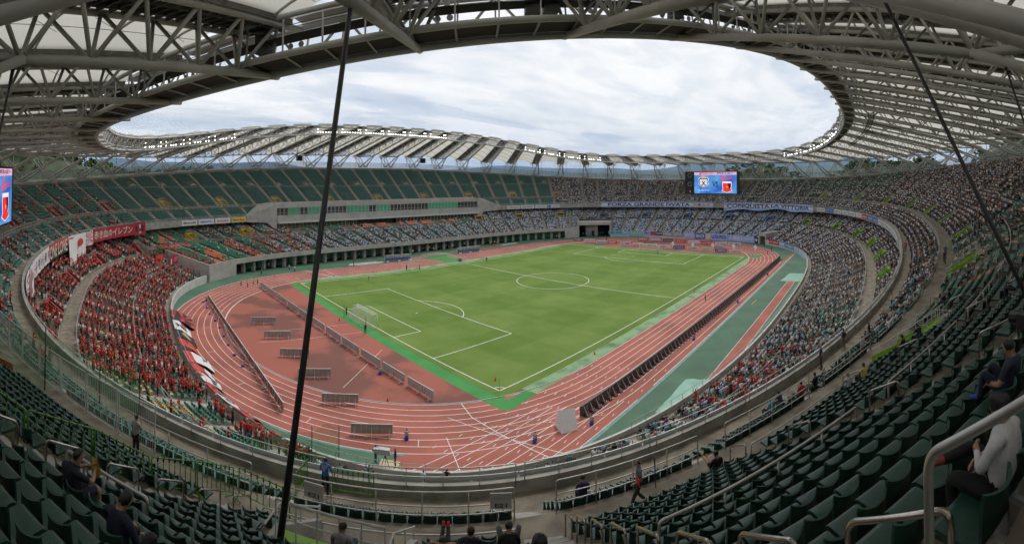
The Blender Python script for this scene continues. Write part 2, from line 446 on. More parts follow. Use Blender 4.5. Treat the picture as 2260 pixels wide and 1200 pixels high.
# drained gutter line round the track and the raised inner kerb
g = MB(); ring_poly(g, 9.82, 10.1, .003); flat(g, [(-76, -49.35), (62, -49.35), (62, -48.95), (-76, -48.95)], .003)
g.build('track_gutter', mat('gutter_teal', (.16, .27, .25), .7, var=.15, scale=1), kind='structure')
g = MB()
P = [(-40 + 37.75 * math.cos(a), 37.75 * math.sin(a), .05) for a in np.linspace(math.pi / 2, 3 * math.pi / 2, 60)]
g.tube(P, .06, 5); P = [(40 + 37.75 * math.cos(a), 37.75 * math.sin(a), .05) for a in np.linspace(-math.pi / 2, math.pi / 2, 60)]; g.tube(P, .06, 5)
g.build('track_kerb', mat('kerb_white', (.66, .70, .68), .5), kind='structure')
# jumping runways, sand pits
g = MB()
flat(g, [(-37, -54.6), (22.5, -54.2), (22.5, -56.0), (-37, -56.5)], .006)
flat(g, [(-17.5, 49.3), (34, 49.3), (34, 51.2), (-17.5, 51.2)], .006); flat(g, [(-4, 52.6), (38, 52.6), (38, 54), (-4, 54)], .006)
g.build('runway', M_track, kind='structure')
g = MB()
for y in (-54.55, -56.45): stroke(g, [(-37, y - .05), (22.5, y + .38)], .08, .011)
g.build('runway_lines', M_line, kind='structure')
g = MB(); flat(g, [(-31.5, 50.2), (-29.5, 52.6), (-21, 52.4), (-18.5, 50.6), (-20.5, 49.1), (-28, 49.0)], .012); flat(g, [(34, 52), (42, 51.6), (43, 53.6), (35, 54)], .012)
g.build('sand_pit', mat('sand', (.46, .43, .37), .95, var=.2, scale=.8), kind='structure')
g = MB(); flat(g, [(-47, 52.2), (-33, 52.2), (-33, 54.0), (-47, 54.0)], .010); flat(g, [(2, 50.4), (11, 50.4), (9, 55), (0, 55)], .0105); flat(g, [(-2.5, 37.9), (3.5, 37.9), (3.0, 48.6), (-6, 48.6)], .013)
g.build('turf_mat', M_turf1, kind='structure')
# ------------------------------------------------------------------ the two tiers of the bowl
NU = 1440
UU = np.linspace(0, 1, NU + 1); UM = (UU[:-1] + UU[1:]) / 2
def strip(mb, A, B, ok, m=0):
    """quads between two polylines (arrays NU+1 x 3) where ok"""
    o = len(mb.v); mb.v.extend(map(tuple, A)); mb.v.extend(map(tuple, B)); n = len(A)
    idx = np.nonzero(ok)[0]
    mb.f.extend([(o + i, o + i + 1, o + n + i + 1, o + n + i) for i in idx]); mb.m.extend([m] * len(idx))
def line(f, d, z):
    x, y = f(UU, d); return np.stack([x, y, np.broadcast_to(z, x.shape)], 1)
lower = thing('lower_stand', 'lower concrete seating tier running right round the running track', 'grandstand')
upper = thing('upper_stand', 'upper concrete seating tier cantilevered over the lower rows', 'grandstand')
tunnel = ((UM > TUN_R[0]) & (UM < TUN_R[1])) | ((UM > TUN_L[0]) & (UM < TUN_L[1])) | ((UM > .9255) & (UM < .9325))
main = in_main(UM); vipm = in_vip(UM)
full = np.ones(NU, bool)
# lower tier
g = MB(); seq = [(0.0, 1.2, 1.3)] + LO_ROWS + [LO_WALK] + LO_ROWS2
for i, (d0, d1, z) in enumerate(seq):
    ok = full.copy()
    if d0 < 10: ok &= ~tunnel
    if d0 > 19.5: ok &= ~vipm
    A = line(lo, d0, z + lo_raise(UU, d0)); B = line(lo, d1, z + lo_raise(UU, d0))
    strip(g, A, B, ok)
    if i + 1 < len(seq):
        z2 = seq[i + 1][2]; C = line(lo, d1, z2 + lo_raise(UU, d1)); strip(g, B, C, ok)
g.build('terrace', M_tread, lower)
# lower front wall with capping; main stand side has an open front with doors under the seats
g = MB(); ok = ~tunnel & ~main
A = line(lo, 0.0, 0.0); B = line(lo, 0.0, 1.85); C = line(lo, .28, 1.85); D = line(lo, .28, 1.3)
strip(g, A, B, ok); strip(g, B, C, ok); strip(g, C, D, ok)
g.build('front_wall', mat('wall_white', (.50, .49, .46), .8, var=.12, scale=.7), lower)
g = MB(); ok = main
A = line(lo, -.2, 2.95); B = line(lo, -.2, 4.25); C = line(lo, .15, 4.25); D = line(lo, .15, 3.3); E_ = line(lo, 4.4, 2.75)
strip(g, A, B, ok); strip(g, B, C, ok); strip(g, C, D, ok); strip(g, E_, A, ok)
g.build('front_fascia', M_conc2, lower)
g = MB(); A = line(lo, 4.4, -.02); B = line(lo, 4.4, 2.76); strip(g, A, B, ok)
g.build('rear_wall', mat('wall_recess', (.22, .21, .19), .85, var=.15, scale=.5), lower)
M_shut = mat('shutter_green', (.035, .26, .15), .5, var=.08, scale=2)
M_gold = mat('door_gold', (.22, .17, .07), .4)
uu = np.linspace(TUN_R[1] + .003, TUN_L[0] - .003, 43)
for i, u in enumerate(uu):
    p = pt(lo, u, 1.6, 0); rz = face_rz(lo, u); c = MB(); c.box(0, 0, 1.4, .9, .8, 2.8); c.build('column', M_conc, lower, loc=p, rz=rz)
    if i + 1 < len(uu):
        um = (u + uu[i + 1]) / 2; p = pt(lo, um, 4.25, 0); w = float(np.hypot(*(np.array(lo(u, 4.3)) - np.array(lo(uu[i + 1], 4.3)))))
        s = MB(); kindm = M_shut if RND.random() < .74 else (M_gold if RND.random() < .5 else M_dark)
        for q in range(3): s.box((q - 1) * w * .27, 0, 1.22, w * .262, .06, 2.4)
        for q in range(4): s.box((q - 1.5) * w * .27, .02, 1.22, .06, .1, 2.46)
        s.build('shutter', kindm, lower, loc=p, rz=face_rz(lo, um))
# tunnels at the main-stand corners
for nm, (u0, u1) in (('R', TUN_R), ('S', (.9255, .9325))):
    g = MB(); us = np.linspace(u0, u1, 9); big = nm != 'S'; zr = 5.0 if nm == 'R' else 3.3 if big else 3.0; dd = 10.0
    f0 = [pt(lo, u, .4 if big else 0, 0) for u in us]; f1 = [pt(lo, u, dd, 0) for u in us]
    T = lambda P, z: [(p[0], p[1], z) for p in P]
    g.grid([T(f0, zr), T(f0, zr + 1.1)]); g.grid([T(f0, zr + 1.1), T(f1, zr + 1.1)]); g.grid([T(f0, zr), T(f1, zr)])
    g.grid([T(f1, -.02), T(f1, zr + 1.6)], m=1)  # end of the tunnel closed by a sheet coloured as shade
    for u in (u0, u1):
        a = np.array(pt(lo, u, -.2 if big else 0, 0)); b_ = np.array(pt(lo, u, dd, 0)); top = zr + 1.1
        d_ = (b_ - a) / np.linalg.norm(b_ - a); n_ = np.array([-d_[1], d_[0], 0])
        g.obox((a + b_) / 2 + np.array([0, 0, top / 2]), (b_ - a) / 2, n_ * .2, (0, 0, top / 2))
    if big:                                              # inner pier wall with a door beside the opening
        ui = u0 + (u1 - u0) * (.60 if nm == 'R' else .35); p = pt(lo, ui, 3.2, 0); rz = face_rz(lo, ui)
        w = MB(); w.box(0, 0, 2.45, 5.2, .35, 4.9); w.box(-.6, .19, 1.2, 1.3, .06, 2.3, m=1); w.build('pier_wall', [M_conc, M_dark], lower, loc=p, rz=rz)
    g.build('tunnel_portal', [M_conc2, M_dark], lower)
# flank walls of the main stand where it meets the tunnels
for u, sg in ((TUN_R[1] + .0006, -1), (TUN_L[0] - .0006, 1)):
    a = np.array(pt(lo, u, -.2, 0)); b_ = np.array(pt(lo, u, 12, 0)); g = MB()
    n_ = np.array([-(b_ - a)[1], (b_ - a)[0], 0]); n_ /= np.linalg.norm(n_)
    vs = [a, b_, b_ + [0, 0, 7.2], a + [0, 0, 4.25]]
    g.add([tuple(v - n_ * .18) for v in vs] + [tuple(v + n_ * .18) for v in vs], [(0, 1, 2, 3), (7, 6, 5, 4), (0, 4, 5, 1), (1, 5, 6, 2), (2, 6, 7, 3), (3, 7, 4, 0)])
    g.build('flank_wall', M_conc2, lower)
    us = np.linspace(u, u - sg * (.022 if sg > 0 else .012), 6); g = MB(); g.grid([[pt(lo, q, -.25, 0) for q in us], [pt(lo, q, -.25, 3.4) for q in us]]); g.build('corner_wall', M_conc2, lower)

# upper tier
g = MB(); seq = [(0.0, 1.4, 12.75)] + UP_ROWS + [UP_AISLE] + UP_ROWS2
LU = up_len(UM)
for i, (d0, d1, z) in enumerate(seq):
    ok = (d1 <= LU + .4)
    if d0 < 5.6: ok &= ~vipm
    A = line(up, d0, z); B = line(up, d1, z); strip(g, A, B, ok)
    if i + 1 < len(seq):
        C = line(up, d1, seq[i + 1][2]); strip(g, B, C, ok)
g.build('terrace', M_tread, upper)
g = MB(); ok = ~vipm
P = [line(up, -.18, 11.3), line(up, -.18, 13.3), line(up, .12, 13.3), line(up, .12, 12.75)]
for a, b_ in zip(P[:-1], P[1:]): strip(g, a, b_, ok)
strip(g, line(up, 5.5, 11.9), line(up, -.18, 11.3), ok)
g.build('parapet', M_conc, upper)
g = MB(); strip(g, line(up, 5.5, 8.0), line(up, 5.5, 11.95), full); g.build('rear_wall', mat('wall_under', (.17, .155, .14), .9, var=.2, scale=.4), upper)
# top of the bowl: back wall, gallery slab
LB = up_len(UU); bz = back_z(UU) ; bz = np.convolve(np.r_[bz[-9:], bz, bz[:9]], np.ones(19) / 19, 'same')[9:-9]
g = MB()
x, y = up(UU, LB + .25); x2, y2 = up(UU, LB + .55); x3, y3 = up(UU, LB + 4.6)
st = lambda x, y, z: np.stack([x, y, z], 1)
strip(g, st(x, y, bz - 1.2), st(x, y, bz + .85), full); strip(g, st(x, y, bz + .85), st(x2, y2, bz + .85), full)
strip(g, st(x2, y2, bz + .85), st(x2, y2, bz + .5), full); strip(g, st(x2, y2, bz + .5), st(x3, y3, bz + 1.2), full); strip(g, st(x3, y3, bz + 1.2), st(x3, y3, bz - 26), full)
g.build('back_wall', M_conc, upper)

# stairs up the aisles, one part each
def stair(f, rows, u, w, parent, raised=False, hi=None):
    g = MB(); v = inward(f, u); rz = math.atan2(v[1], v[0]) - math.pi / 2; o = pt(f, u, 0, 0); n = 0
    for i, (d0, d1, z) in enumerate(rows):
        if hi is not None and d1 > hi: break
        zr = float(lo_raise(np.float64(u), d0)) if raised else 0.0
        nz = rows[i + 1][2] if i + 1 < len(rows) else z + .4
        if nz - z > .8: nz = z + .4
        h = (nz - z); t_ = d1 - d0
        g.box(0, -(d0 + t_ * .25), z + zr + .006, w, t_ * .5, .012)
        g.box(0, -(d0 + t_ * .75), z + zr + h / 4, w, t_ * .5, h / 2 + .02); n += 1
    if n: g.build('aisle_stair', M_stair, parent, loc=o, rz=rz)
UPA = (np.arange(N_UPA) + UPO) / N_UPA; UPA = np.sort(np.r_[UPA[(np.abs(UPA - .6057) > .004) & (np.abs(UPA - .5946) > .003)], .6030]); LOA = (np.arange(N_LOA) + .5) / N_LOA
for u in UPA:
    if not in_vip(u): stair(up, UP_ROWS, u, 1.15, upper)
    stair(up, UP_ROWS2, u, 1.15, upper, hi=float(up_len(u)) + .3)
for u in LOA:
    t_ = (TUN_R[0] < u < TUN_R[1]) or (TUN_L[0] < u < TUN_L[1])
    if not t_: stair(lo, LO_ROWS, u, 1.1, lower, True)
    stair(lo, LO_ROWS2, u, 1.1, lower, True, hi=19.5 if in_vip(u) else None)

# exits (vomitories) with coloured side panels
C_ZONE = {'yellow': mat('panel_yellow', (.62, .36, .02), .45, var=.06), 'red': mat('panel_red', (.36, .018, .018), .45, var=.06),
          'lime': mat('panel_lime', (.21, .42, .02), .45, var=.06), 'blue': mat('panel_blue', (.04, .13, .34), .45, var=.06)}
def zone(u):
    u %= 1
    return 'yellow' if .105 < u < .405 else 'red' if .405 <= u < .59 else 'lime' if .59 <= u < .915 else 'blue'
PORT_U = [(k + .25) / 30 + .0049 if k != 18 else .6090 for k in range(30)]
def portal(f, u, d0, depth, z, slope, parent):
    v = inward(f, u); rz = math.atan2(v[1], v[0]) - math.pi / 2; o = pt(f, u, d0, z)
    col = C_ZONE[zone(u)]; hw = 1.35; H = 2.35
    root = link('exit_portal', None, parent, loc=o, rz=rz)
    g = MB(); g.box(0, -depth - .1, H / 2, 2 * hw, .12, H); g.box(0, -depth / 2, .012, 2 * hw, depth, .02); g.build('opening', M_dark, root)  # black back and floor sheets stand in for shade in the passage
    for s in (-1, 1):
        g = MB(); x0, x1 = s * hw, s * (hw + .2); top0 = 1.05; top1 = H + .35
        P = [(0, 0), (-depth, 0), (-depth - .3, top1), (-depth + .5, top1), (.05, top0)]
        vs = [(x0, p[0], p[1]) for p in P] + [(x1, p[0], p[1]) for p in P]; k = 5
        g.add(vs, [tuple(range(k))[::-1] if s > 0 else tuple(range(k)), tuple(range(k, 2 * k)) if s > 0 else tuple(range(k, 2 * k))[::-1]] +
              [((i + 1) % k, i, i + k, (i + 1) % k + k) if s < 0 else (i, (i + 1) % k, (i + 1) % k + k, i + k) for i in range(k)])
        g.build('side_wall', M_conc2 if abs(u - .609) < .002 else col, root)
        g = MB(); xx = x0 - s * .03; g.add([(xx, p[0] + (.0 if i else -.05), p[1] - (.12 if p[1] > 1 else 0)) for i, p in enumerate(P)], [tuple(range(5)) if s < 0 else tuple(range(5))[::-1]]); g.build('side_panel', col if abs(u - .609) > .002 else M_conc, root)
        r = MB(); r.tube([(s * (hw + .1), .05, top0 + .35), (s * (hw + .1), -depth + .5, top1 + .5), (s * (hw + .1), -depth - .3, top1 + .5)], .03, 5)
        for q in (0.0, .5, 1.0):
            yy = .0 + (-depth + .5) * q; zz = top0 + (top1 - top0) * q; r.bar((s * (hw + .1), yy, zz), (s * (hw + .1), yy, zz + .42), .04, .04)
        r.build('handrail', M_steelp, root)
    g = MB(); g.box(0, -depth + .12, H + .12, 2 * hw, .5, .5); g.build('lintel', col, root)
    r = MB(); r.tube([(-hw, -depth + .1, H + 1.25), (hw, -depth + .1, H + 1.25)], .03, 5); r.tube([(-hw, -depth + .1, H + .85), (hw, -depth + .1, H + .85)], .02, 5)
    for q in range(6): x_ = -hw + 2 * hw * q / 5; r.bar((x_, -depth + .1, H + .3), (x_, -depth + .1, H + 1.25), .03, .03)
    r.build('top_rail', M_steelp, root)
for u in PORT_U:
    portal(up, u, 7.6, 3.2, 15.6, .6, upper)
    if not in_vip(u) or True:
        zr = float(lo_raise(np.float64(u), 17.4))
        if not in_vip(u): portal(lo, u, 17.4, 2.6, 5.5 + zr, .4, lower)
    # landings with a plinth half-way up the upper rows
for k in range(60):
    u = (k + .25) / 60; L = float(up_len(u)); d = 7.6 + .8 * 12
    if d + 1.7 < L - 2 and abs(u - .6125) > .04:
        p = pt(up, u, d, upz(12)); g = MB(); g.box(0, -.8, .3, 2.6, 1.6, .6); g.box(0, -.4, .75, .9, .5, .5); g.build('plinth', M_conc2, upper, loc=p, rz=face_rz(up, u))

# guard rails: (curve, offset, base height, top heights, u range, post spacing)
def rail(f, d, z, u0, u1, hs=(1.05, .55), post=2.0, r=.028, step=.0006, raised=False, gap=None):
    g = MB(); n = max(3, int((u1 - u0) / step)); us = np.linspace(u0, u1, n)
    zz = np.array([z + (float(lo_raise(np.float64(u), d)) if raised else 0) for u in us]) if not callable(z) else np.array([z(u) for u in us])
    x, y = f(us, d)
    for h in hs: g.tube(np.stack([x, y, zz + h], 1), r, 5)
    l = np.r_[0, np.cumsum(np.hypot(np.diff(x), np.diff(y)))]
    for q in np.arange(.05, l[-1], post):
        a = np.interp(q, l, x), np.interp(q, l, y), np.interp(q, l, zz); g.bar((a[0], a[1], a[2]), (a[0], a[1], a[2] + hs[0]), .045, .045)
    return g
far_u = [(.695, 1.0 + VIP[0]), (VIP[1], .575)]
for a, b_ in far_u:
    rail(up, .05, 13.3, a, b_, hs=(.55, .28)).build('front_rail', M_steelp, upper)
for a, b_ in [(.695, .975), (.025, .575)]:
    rail(up, 5.75, 15.6, a, b_, hs=(1.05, .55)).build('aisle_rail', M_steelp, upper)
for a, b_ in [(.700, .93), (.07, .43)]:
    rail(up, 7.6 + .8 * 11 - .1, upz(10), a, b_, hs=(1.0, .6), post=1.2, r=.03).build('mid_rail', M_steelp, upper)
for a, b_ in [(.64, .92), (.435, .60)]:
    rail(lo, .14, 1.85, a, b_, hs=(.6,), raised=False).build('front_rail', M_steelp, lower)
    rail(lo, 7.0, LO_ROWS[7][2], a, b_, hs=(1.0, .55), raised=True).build('mid_rail', M_steelp, lower)
rail(lo, 15.2, 5.5, .43, .60, raised=True).build('walk_rail', M_steelp, lower)
rail(lo, 15.2, 5.5, .63, .98, raised=True).build('walk_rail', M_steelp, lower)
rail(lo, 17.35, 5.5, .10, .40, raised=True).build('walk_rail', M_steelp, lower)
rail(up, 5.5, 15.6, VIP[0], VIP[1], hs=(1.3, .9, .5)).build('roof_rail', M_steelp, upper)

# ------------------------------------------------------------------ hospitality boxes in the middle of the main stand
vip = thing('hospitality_block', 'pale concrete block of glazed boxes in the middle of the main stand', 'building')
us = np.linspace(VIP[0], VIP[1], 41)
def band(z0, z1, d0, name, m, cap=True, dback=5.6):
    g = MB(); A = [pt(up, u, d0, z0) for u in us]; B = [pt(up, u, d0, z1) for u in us]
    g.grid([A, B]); C = [pt(up, u, dback, z1) for u in us]; D = [pt(up, u, dback, z0) for u in us]
    g.grid([B, C]); g.grid([D, A])
    for k in (0, -1): g.add([A[k], B[k], C[k], D[k]], [(0, 1, 2, 3)])
    g.build(name, m, vip)
band(15.55, 17.0, -.9, 'top_band', M_conc2); band(11.0, 12.9, -1.6, 'ledge', M_conc2); band(10.4, 10.95, -2.6, 'canopy', mat('canopy_white', (.55, .55, .53), .6, var=.08), dback=2.0)
band(5.5, 8.15, -.4, 'base_wall', M_conc2)
g = MB(); g.grid([[pt(up, u, 2.2, 8.15) for u in us], [pt(up, u, 2.2, 15.55) for u in us]]); g.build('inner_wall', mat('box_interior', (.10, .085, .06), .8, var=.3, scale=.6), vip)
M_frame = mat('window_frame', (.42, .41, .39), .5)
m = mat('window_glass', (.055, .055, .05), .12, 0, spec=.8); M_glass = m
M_blind = mat('window_blind_green', (.07, .36, .19), .5, var=.05); M_warmpane = mat('window_warm', (.16, .12, .04), .3)  # the warm panes are a plain brown colour
nW = 56
for lvl, (z0, z1, d0) in enumerate(((12.95, 15.5, -.75), (8.2, 10.35, -.3))):
    for i in range(nW):
        u0 = VIP[0] + (VIP[1] - VIP[0]) * i / nW; u1 = VIP[0] + (VIP[1] - VIP[0]) * (i + 1) / nW; um = (u0 + u1) / 2
        if lvl and 24 <= i <= 34: continue
        if lvl == 0: mm = M_blind if i in (6, 7, 8, 9, 10, 11, 12, 13, 14, 26, 27, 28, 29, 32, 33, 34, 35, 36, 37, 44, 45, 46, 47, 50, 51, 52) else M_glass
        else: mm = M_warmpane if i > 36 and i % 3 else M_glass
        p = pt(up, um, d0, (z0 + z1) / 2); w = float(np.hypot(*(np.array(up(u0, d0)) - np.array(up(u1, d0)))))
        fr = MB(); h = z1 - z0
        for s in (-1, 1): fr.box(s * (w / 2 - .05), 0, 0, .1, .12, h); fr.box(0, 0, s * (h / 2 - .06), w - .2, .12, .12)
        fr.box(0, 0, -h * .18, w - .2, .1, .08)
        wd = fr.build('window', M_frame, vip, loc=p, rz=face_rz(up, um))
        pn = MB(); pn.box(0, -.02, 0, w - .2, .03, h - .2); pn.build('pane', mm, wd)
# sloping flank walls at both ends of the block
for u, sg in ((VIP[0], -1), (VIP[1], 1)):
    g = MB(); du = .018 * sg
    for dd_ in (0.0,):
        P0 = [pt(up, u, -1.3, 8), pt(up, u, -1.3, 16.9), pt(up, u + du * .25, -.6, 16.5), pt(up, u + du, -.28, 13.4), pt(up, u + du, -.28, 11.3), pt(up, u + du * .3, -.6, 10.8)]
        P1 = [pt(up, u, 5.5, 8), pt(up, u, 5.5, 16.9), pt(up, u + du * .25, 5.5, 16.5), pt(up, u + du, .4, 13.4), pt(up, u + du, .4, 11.3), pt(up, u + du * .3, 5.5, 10.8)]
        k = 6; g.add(P0 + P1, [tuple(range(k)), tuple(range(2 * k - 1, k - 1, -1))] + [(i, (i + 1) % k, (i + 1) % k + k, i + k) for i in range(k)])
    g.build('flank_wall', M_conc2, vip)
# ------------------------------------------------------------------ roof: ring, 60 trusses, membrane bays, raking columns
NT = 60
M_memb = mat('roof_membrane', (.62, .585, .51), .7, var=.07, scale=.35)
t = M_memb.node_tree; b = t.nodes['Principled BSDF']; o_ = t.nodes['Material Output']
tr = t.nodes.new('ShaderNodeBsdfTranslucent'); tr.inputs[0].default_value = (.80, .765, .68, 1)
mx = t.nodes.new('ShaderNodeMixShader'); mx.inputs[0].default_value = .52
t.links.new(b.outputs[0], mx.inputs[1]); t.links.new(tr.outputs[0], mx.inputs[2]); t.links.new(mx.outputs[0], o_.inputs['Surface'])
class TR: pass
TRS = []
for k in range(NT):
    T_ = TR(); u = (k + .5) / NT; T_.u = u; T_.k = k
    i = np.array(CR(u), float); bb = np.array(CB(u), float); T_.L = float(np.linalg.norm(bb - i)); T_.d = (bb - i) / T_.L; T_.i = i
    T_.n = np.array([-T_.d[1], T_.d[0]]); T_.zr = float(ring_z(u)); T_.zb = float(back_z(u)) + .3
    T_.sN = T_.L - 9.5; T_.sO = T_.L + 11.0; _b = T_.zb - .3; T_.zN = (31.4 + .37 * (_b - 23.95)) if _b < 26.4 else 32.3 + 1.1 * (_b - 26.4); T_.zO = T_.zN + .35; T_.zb += 1.2
    T_.near = 27 <= k <= 47
    TRS.append(T_)
HW = 1.65
def P3(T_, s, w, z): q = T_.i + T_.d * s + T_.n * w; return np.array([q[0], q[1], z])
def ztop(T_, s): return T_.zr + 2.9 + (T_.zO - T_.zr - 2.9) * (s + 1) / (T_.sO + 1)
def zlow(T_, s): return T_.zr + (T_.zN - T_.zr) * s / T_.sN if s <= T_.sN else T_.zN + (T_.zO - .15 - T_.zN) * (s - T_.sN) / (T_.sO - T_.sN)
WHERE = lambda u: 'above the stand behind the far goal' if (u < .09 or u > .91) else 'above the main stand' if u < .41 else 'above the red supporters behind the goal' if u < .575 else 'above the corner where the photographer stands' if u < .66 else 'above the packed back stand'
def ordinal(n): return '%d%s' % (n, 'th' if 10 < n % 100 < 14 else {1: 'st', 2: 'nd', 3: 'rd'}.get(n % 10, 'th'))
for T_ in TRS:
    nm = ('big grey' if T_.near else 'grey') + ' tubular roof truss, %s counting anticlockwise from the large scoreboard' % ordinal(T_.k + 1)
    root = thing('roof_truss', nm, 'truss', tuple(P3(T_, 0, 0, T_.zr)), 0, 'radial roof trusses')
    o = np.array([*T_.i, T_.zr])
    def loc(p): return tuple(np.array(p) - o)
    n = 10 if T_.near else 6
    g = MB(); S_ = [0] + list(np.linspace(0, T_.sN, 7)[1:]); g.tube([loc(P3(T_, s, 0, zlow(T_, s))) for s in (-.9, T_.sN * .5, T_.sN)], .25, n); g.build('lower_chord', M_roofst, root, True)
    g = MB(); g.tube([loc(P3(T_, s, 0, zlow(T_, s))) for s in (T_.sN, T_.sO)], .22, n); g.build('lower_chord', M_roofst, root, True)
    for w in (-HW, HW):
        g = MB(); g.tube([loc(P3(T_, s, w, ztop(T_, s))) for s in (-1, T_.sO)], .22, n); g.build('upper_chord', M_roofst, root, True)
    g = MB(); a, b_ = -.6, T_.sO - .3
    e = [loc(P3(T_, a, -HW + .2, ztop(T_, a) + .16)), loc(P3(T_, b_, -HW + .2, ztop(T_, b_) + .16)), loc(P3(T_, b_, HW - .2, ztop(T_, b_) + .16)), loc(P3(T_, a, HW - .2, ztop(T_, a) + .16))]
    g.quad(*e)
    if T_.near:
        for s in np.arange(.2, b_, .75): g.bar(loc(P3(T_, s, -HW + .2, ztop(T_, s) + .05)), loc(P3(T_, s, HW - .2, ztop(T_, s) + .05)), .10, .2)
        for w in (-.7, .7): g.bar(loc(P3(T_, a, w, ztop(T_, a) + .02)), loc(P3(T_, b_, w, ztop(T_, b_) + .02)), .12, .22)
    g.build('deck', M_deck, root)
    if T_.near:
        for w in (-1, 1):                                   # ribbed gutter boards outside the chords
            g = MB(); g.bar(loc(P3(T_, .5, w * (HW + .3), ztop(T_, .5) + .38)), loc(P3(T_, b_, w * (HW + .3), ztop(T_, b_) + .38)), .05, .62)
            for s in np.arange(.7, b_, .55): z = ztop(T_, s) + .38; g.bar(loc(P3(T_, s, w * (HW + .24), z - .3)), loc(P3(T_, s, w * (HW + .24), z + .3)), .14, .12)
            g.build('gutter_board', M_deck if w else M_deck, root)
    nb = 5; ss = np.linspace(0, T_.sN, nb + 1); memb = []
    for q in range(nb):
        a, b_, c = ss[q], ss[q + 1], (ss[q] + ss[q + 1]) / 2
        for w in (-HW, HW):
            memb.append((P3(T_, a, 0, zlow(T_, a)), P3(T_, c, w, ztop(T_, c)))); memb.append((P3(T_, b_, 0, zlow(T_, b_)), P3(T_, c, w, ztop(T_, c))))
    so = np.linspace(T_.sN, T_.sO, 6)
    for q in range(4):
        a, b_, c = so[q], so[q + 1], (so[q] + so[q + 1]) / 2
        for w in (-HW, HW):
            memb.append((P3(T_, a, 0, zlow(T_, a)), P3(T_, c, w, ztop(T_, c)))); memb.append((P3(T_, b_, 0, zlow(T_, b_)), P3(T_, c, w, ztop(T_, c))))
    if T_.near:
        for a, b_ in memb: g = MB(); g.tube([loc(a), loc(b_)], .11, 8); g.build('brace', M_roofst, root, True)
    else:
        g = MB()
        for a, b_ in memb: g.tube([loc(a), loc(b_)], .10, 4, caps=False)
        g.build('bracing', M_roofst, root)
    # raking columns standing on the rim of the bowl
    w = 'raking grey tube columns under the roof rim, %s set counting anticlockwise from the large scoreboard' % ordinal(T_.k + 1)
    cr = thing('roof_column', w, 'column', tuple(P3(T_, T_.L + 3, 0, T_.zb)), 0, 'raking roof columns'); o = np.array(P3(T_, T_.L + 3, 0, T_.zb))
    for s in (-1, 1):
        bse = P3(T_, T_.L + 3, s * 1.5, T_.zb)
        g = MB(); g.tube([loc(bse), loc(P3(T_, T_.sN, s * .25, T_.zN))], .21, n); g.build('strut', M_roofst, cr, True)
        g = MB(); g.tube([loc(bse), loc(P3(T_, T_.sO - 1, s * 1.3, T_.zO))], .17, n); g.build('strut', M_roofst, cr, True)
        g = MB(); g.tube([loc(bse), loc(P3(T_, T_.sO - 1, -s * 1.0, T_.zO - .1))], .13, 5); g.build('strut', M_roofst, cr, True)
        g = MB(); g.tube([loc(P3(T_, T_.L + 3.6, s * 2.9, T_.zb)), loc(P3(T_, T_.L + 3.6, s * 2.9, ztop(T_, T_.L + 3.6)))], .09, 5); g.build('post', M_roofst, cr, True)
    g = MB(); g.bar(loc(P3(T_, T_.L + 3, -1.7, T_.zb + .5)), loc(P3(T_, T_.L + 3, 1.7, T_.zb + .5)), .1, .1); g.box(*loc(P3(T_, T_.L + 3, 0, T_.zb + .12)), 1.0, 4.0, .25, math.atan2(T_.d[1], T_.d[0])); g.build('base', M_conc2, cr)
# membrane bays between neighbouring trusses
for k in range(NT):
    A, B = TRS[k], TRS[(k + 1) % NT]; u = (k + 1) / NT
    ns, nw = (9, 11) if (A.near or B.near) else (6, 7)
    root = thing('roof_membrane', 'cream arched fabric roof bay, %s counting anticlockwise from the large scoreboard' % ordinal(k + 1), 'roof', tuple(P3(A, 0, 0, A.zr)), 0, 'fabric bays of the roof', 'thing'); o = np.array(P3(A, 0, 0, A.zr))
    def arch(f, v):
        sa, sb = f * (A.sO - .6), f * (B.sO - .6); p = P3(A, sa, HW + .1, ztop(A, sa) + .25); q = P3(B, sb, -HW - .1, ztop(B, sb) + .25)
        r_ = p * (1 - v) + q * v; span = np.linalg.norm(q - p); r_[2] += 4 * v * (1 - v) * span * .15; return r_ - o
    g = MB(); g.grid([[tuple(arch(f, v)) for v in np.linspace(0, 1, nw)] for f in np.linspace(.012, 1, ns)]); g.build('fabric', M_memb, root, True)
    for f in (np.linspace(.07, .97, 8) if (A.near or B.near) else np.linspace(.1, .95, 6)):
        g = MB(); g.tube([tuple(arch(f, v) - np.array([0, 0, .12])) for v in np.linspace(0, 1, nw)], .085, 6 if A.near else 4); g.build('arch_rib', M_roofst, root, True)
    if A.near or B.near:
        g = MB()
        for f in np.linspace(.14, .9, 7): g.tube([tuple(arch(f, .5) - np.array([0, 0, .1])), tuple((arch(f - .06, 0) + arch(f - .06, 1)) / 2)], .018, 4)
        for v in (.3, .7): g.tube([tuple(arch(f, v) - np.array([0, 0, .05])) for f in np.linspace(.02, 1, ns)], .02, 4)
        g.build('stay_wire', M_deck, root)
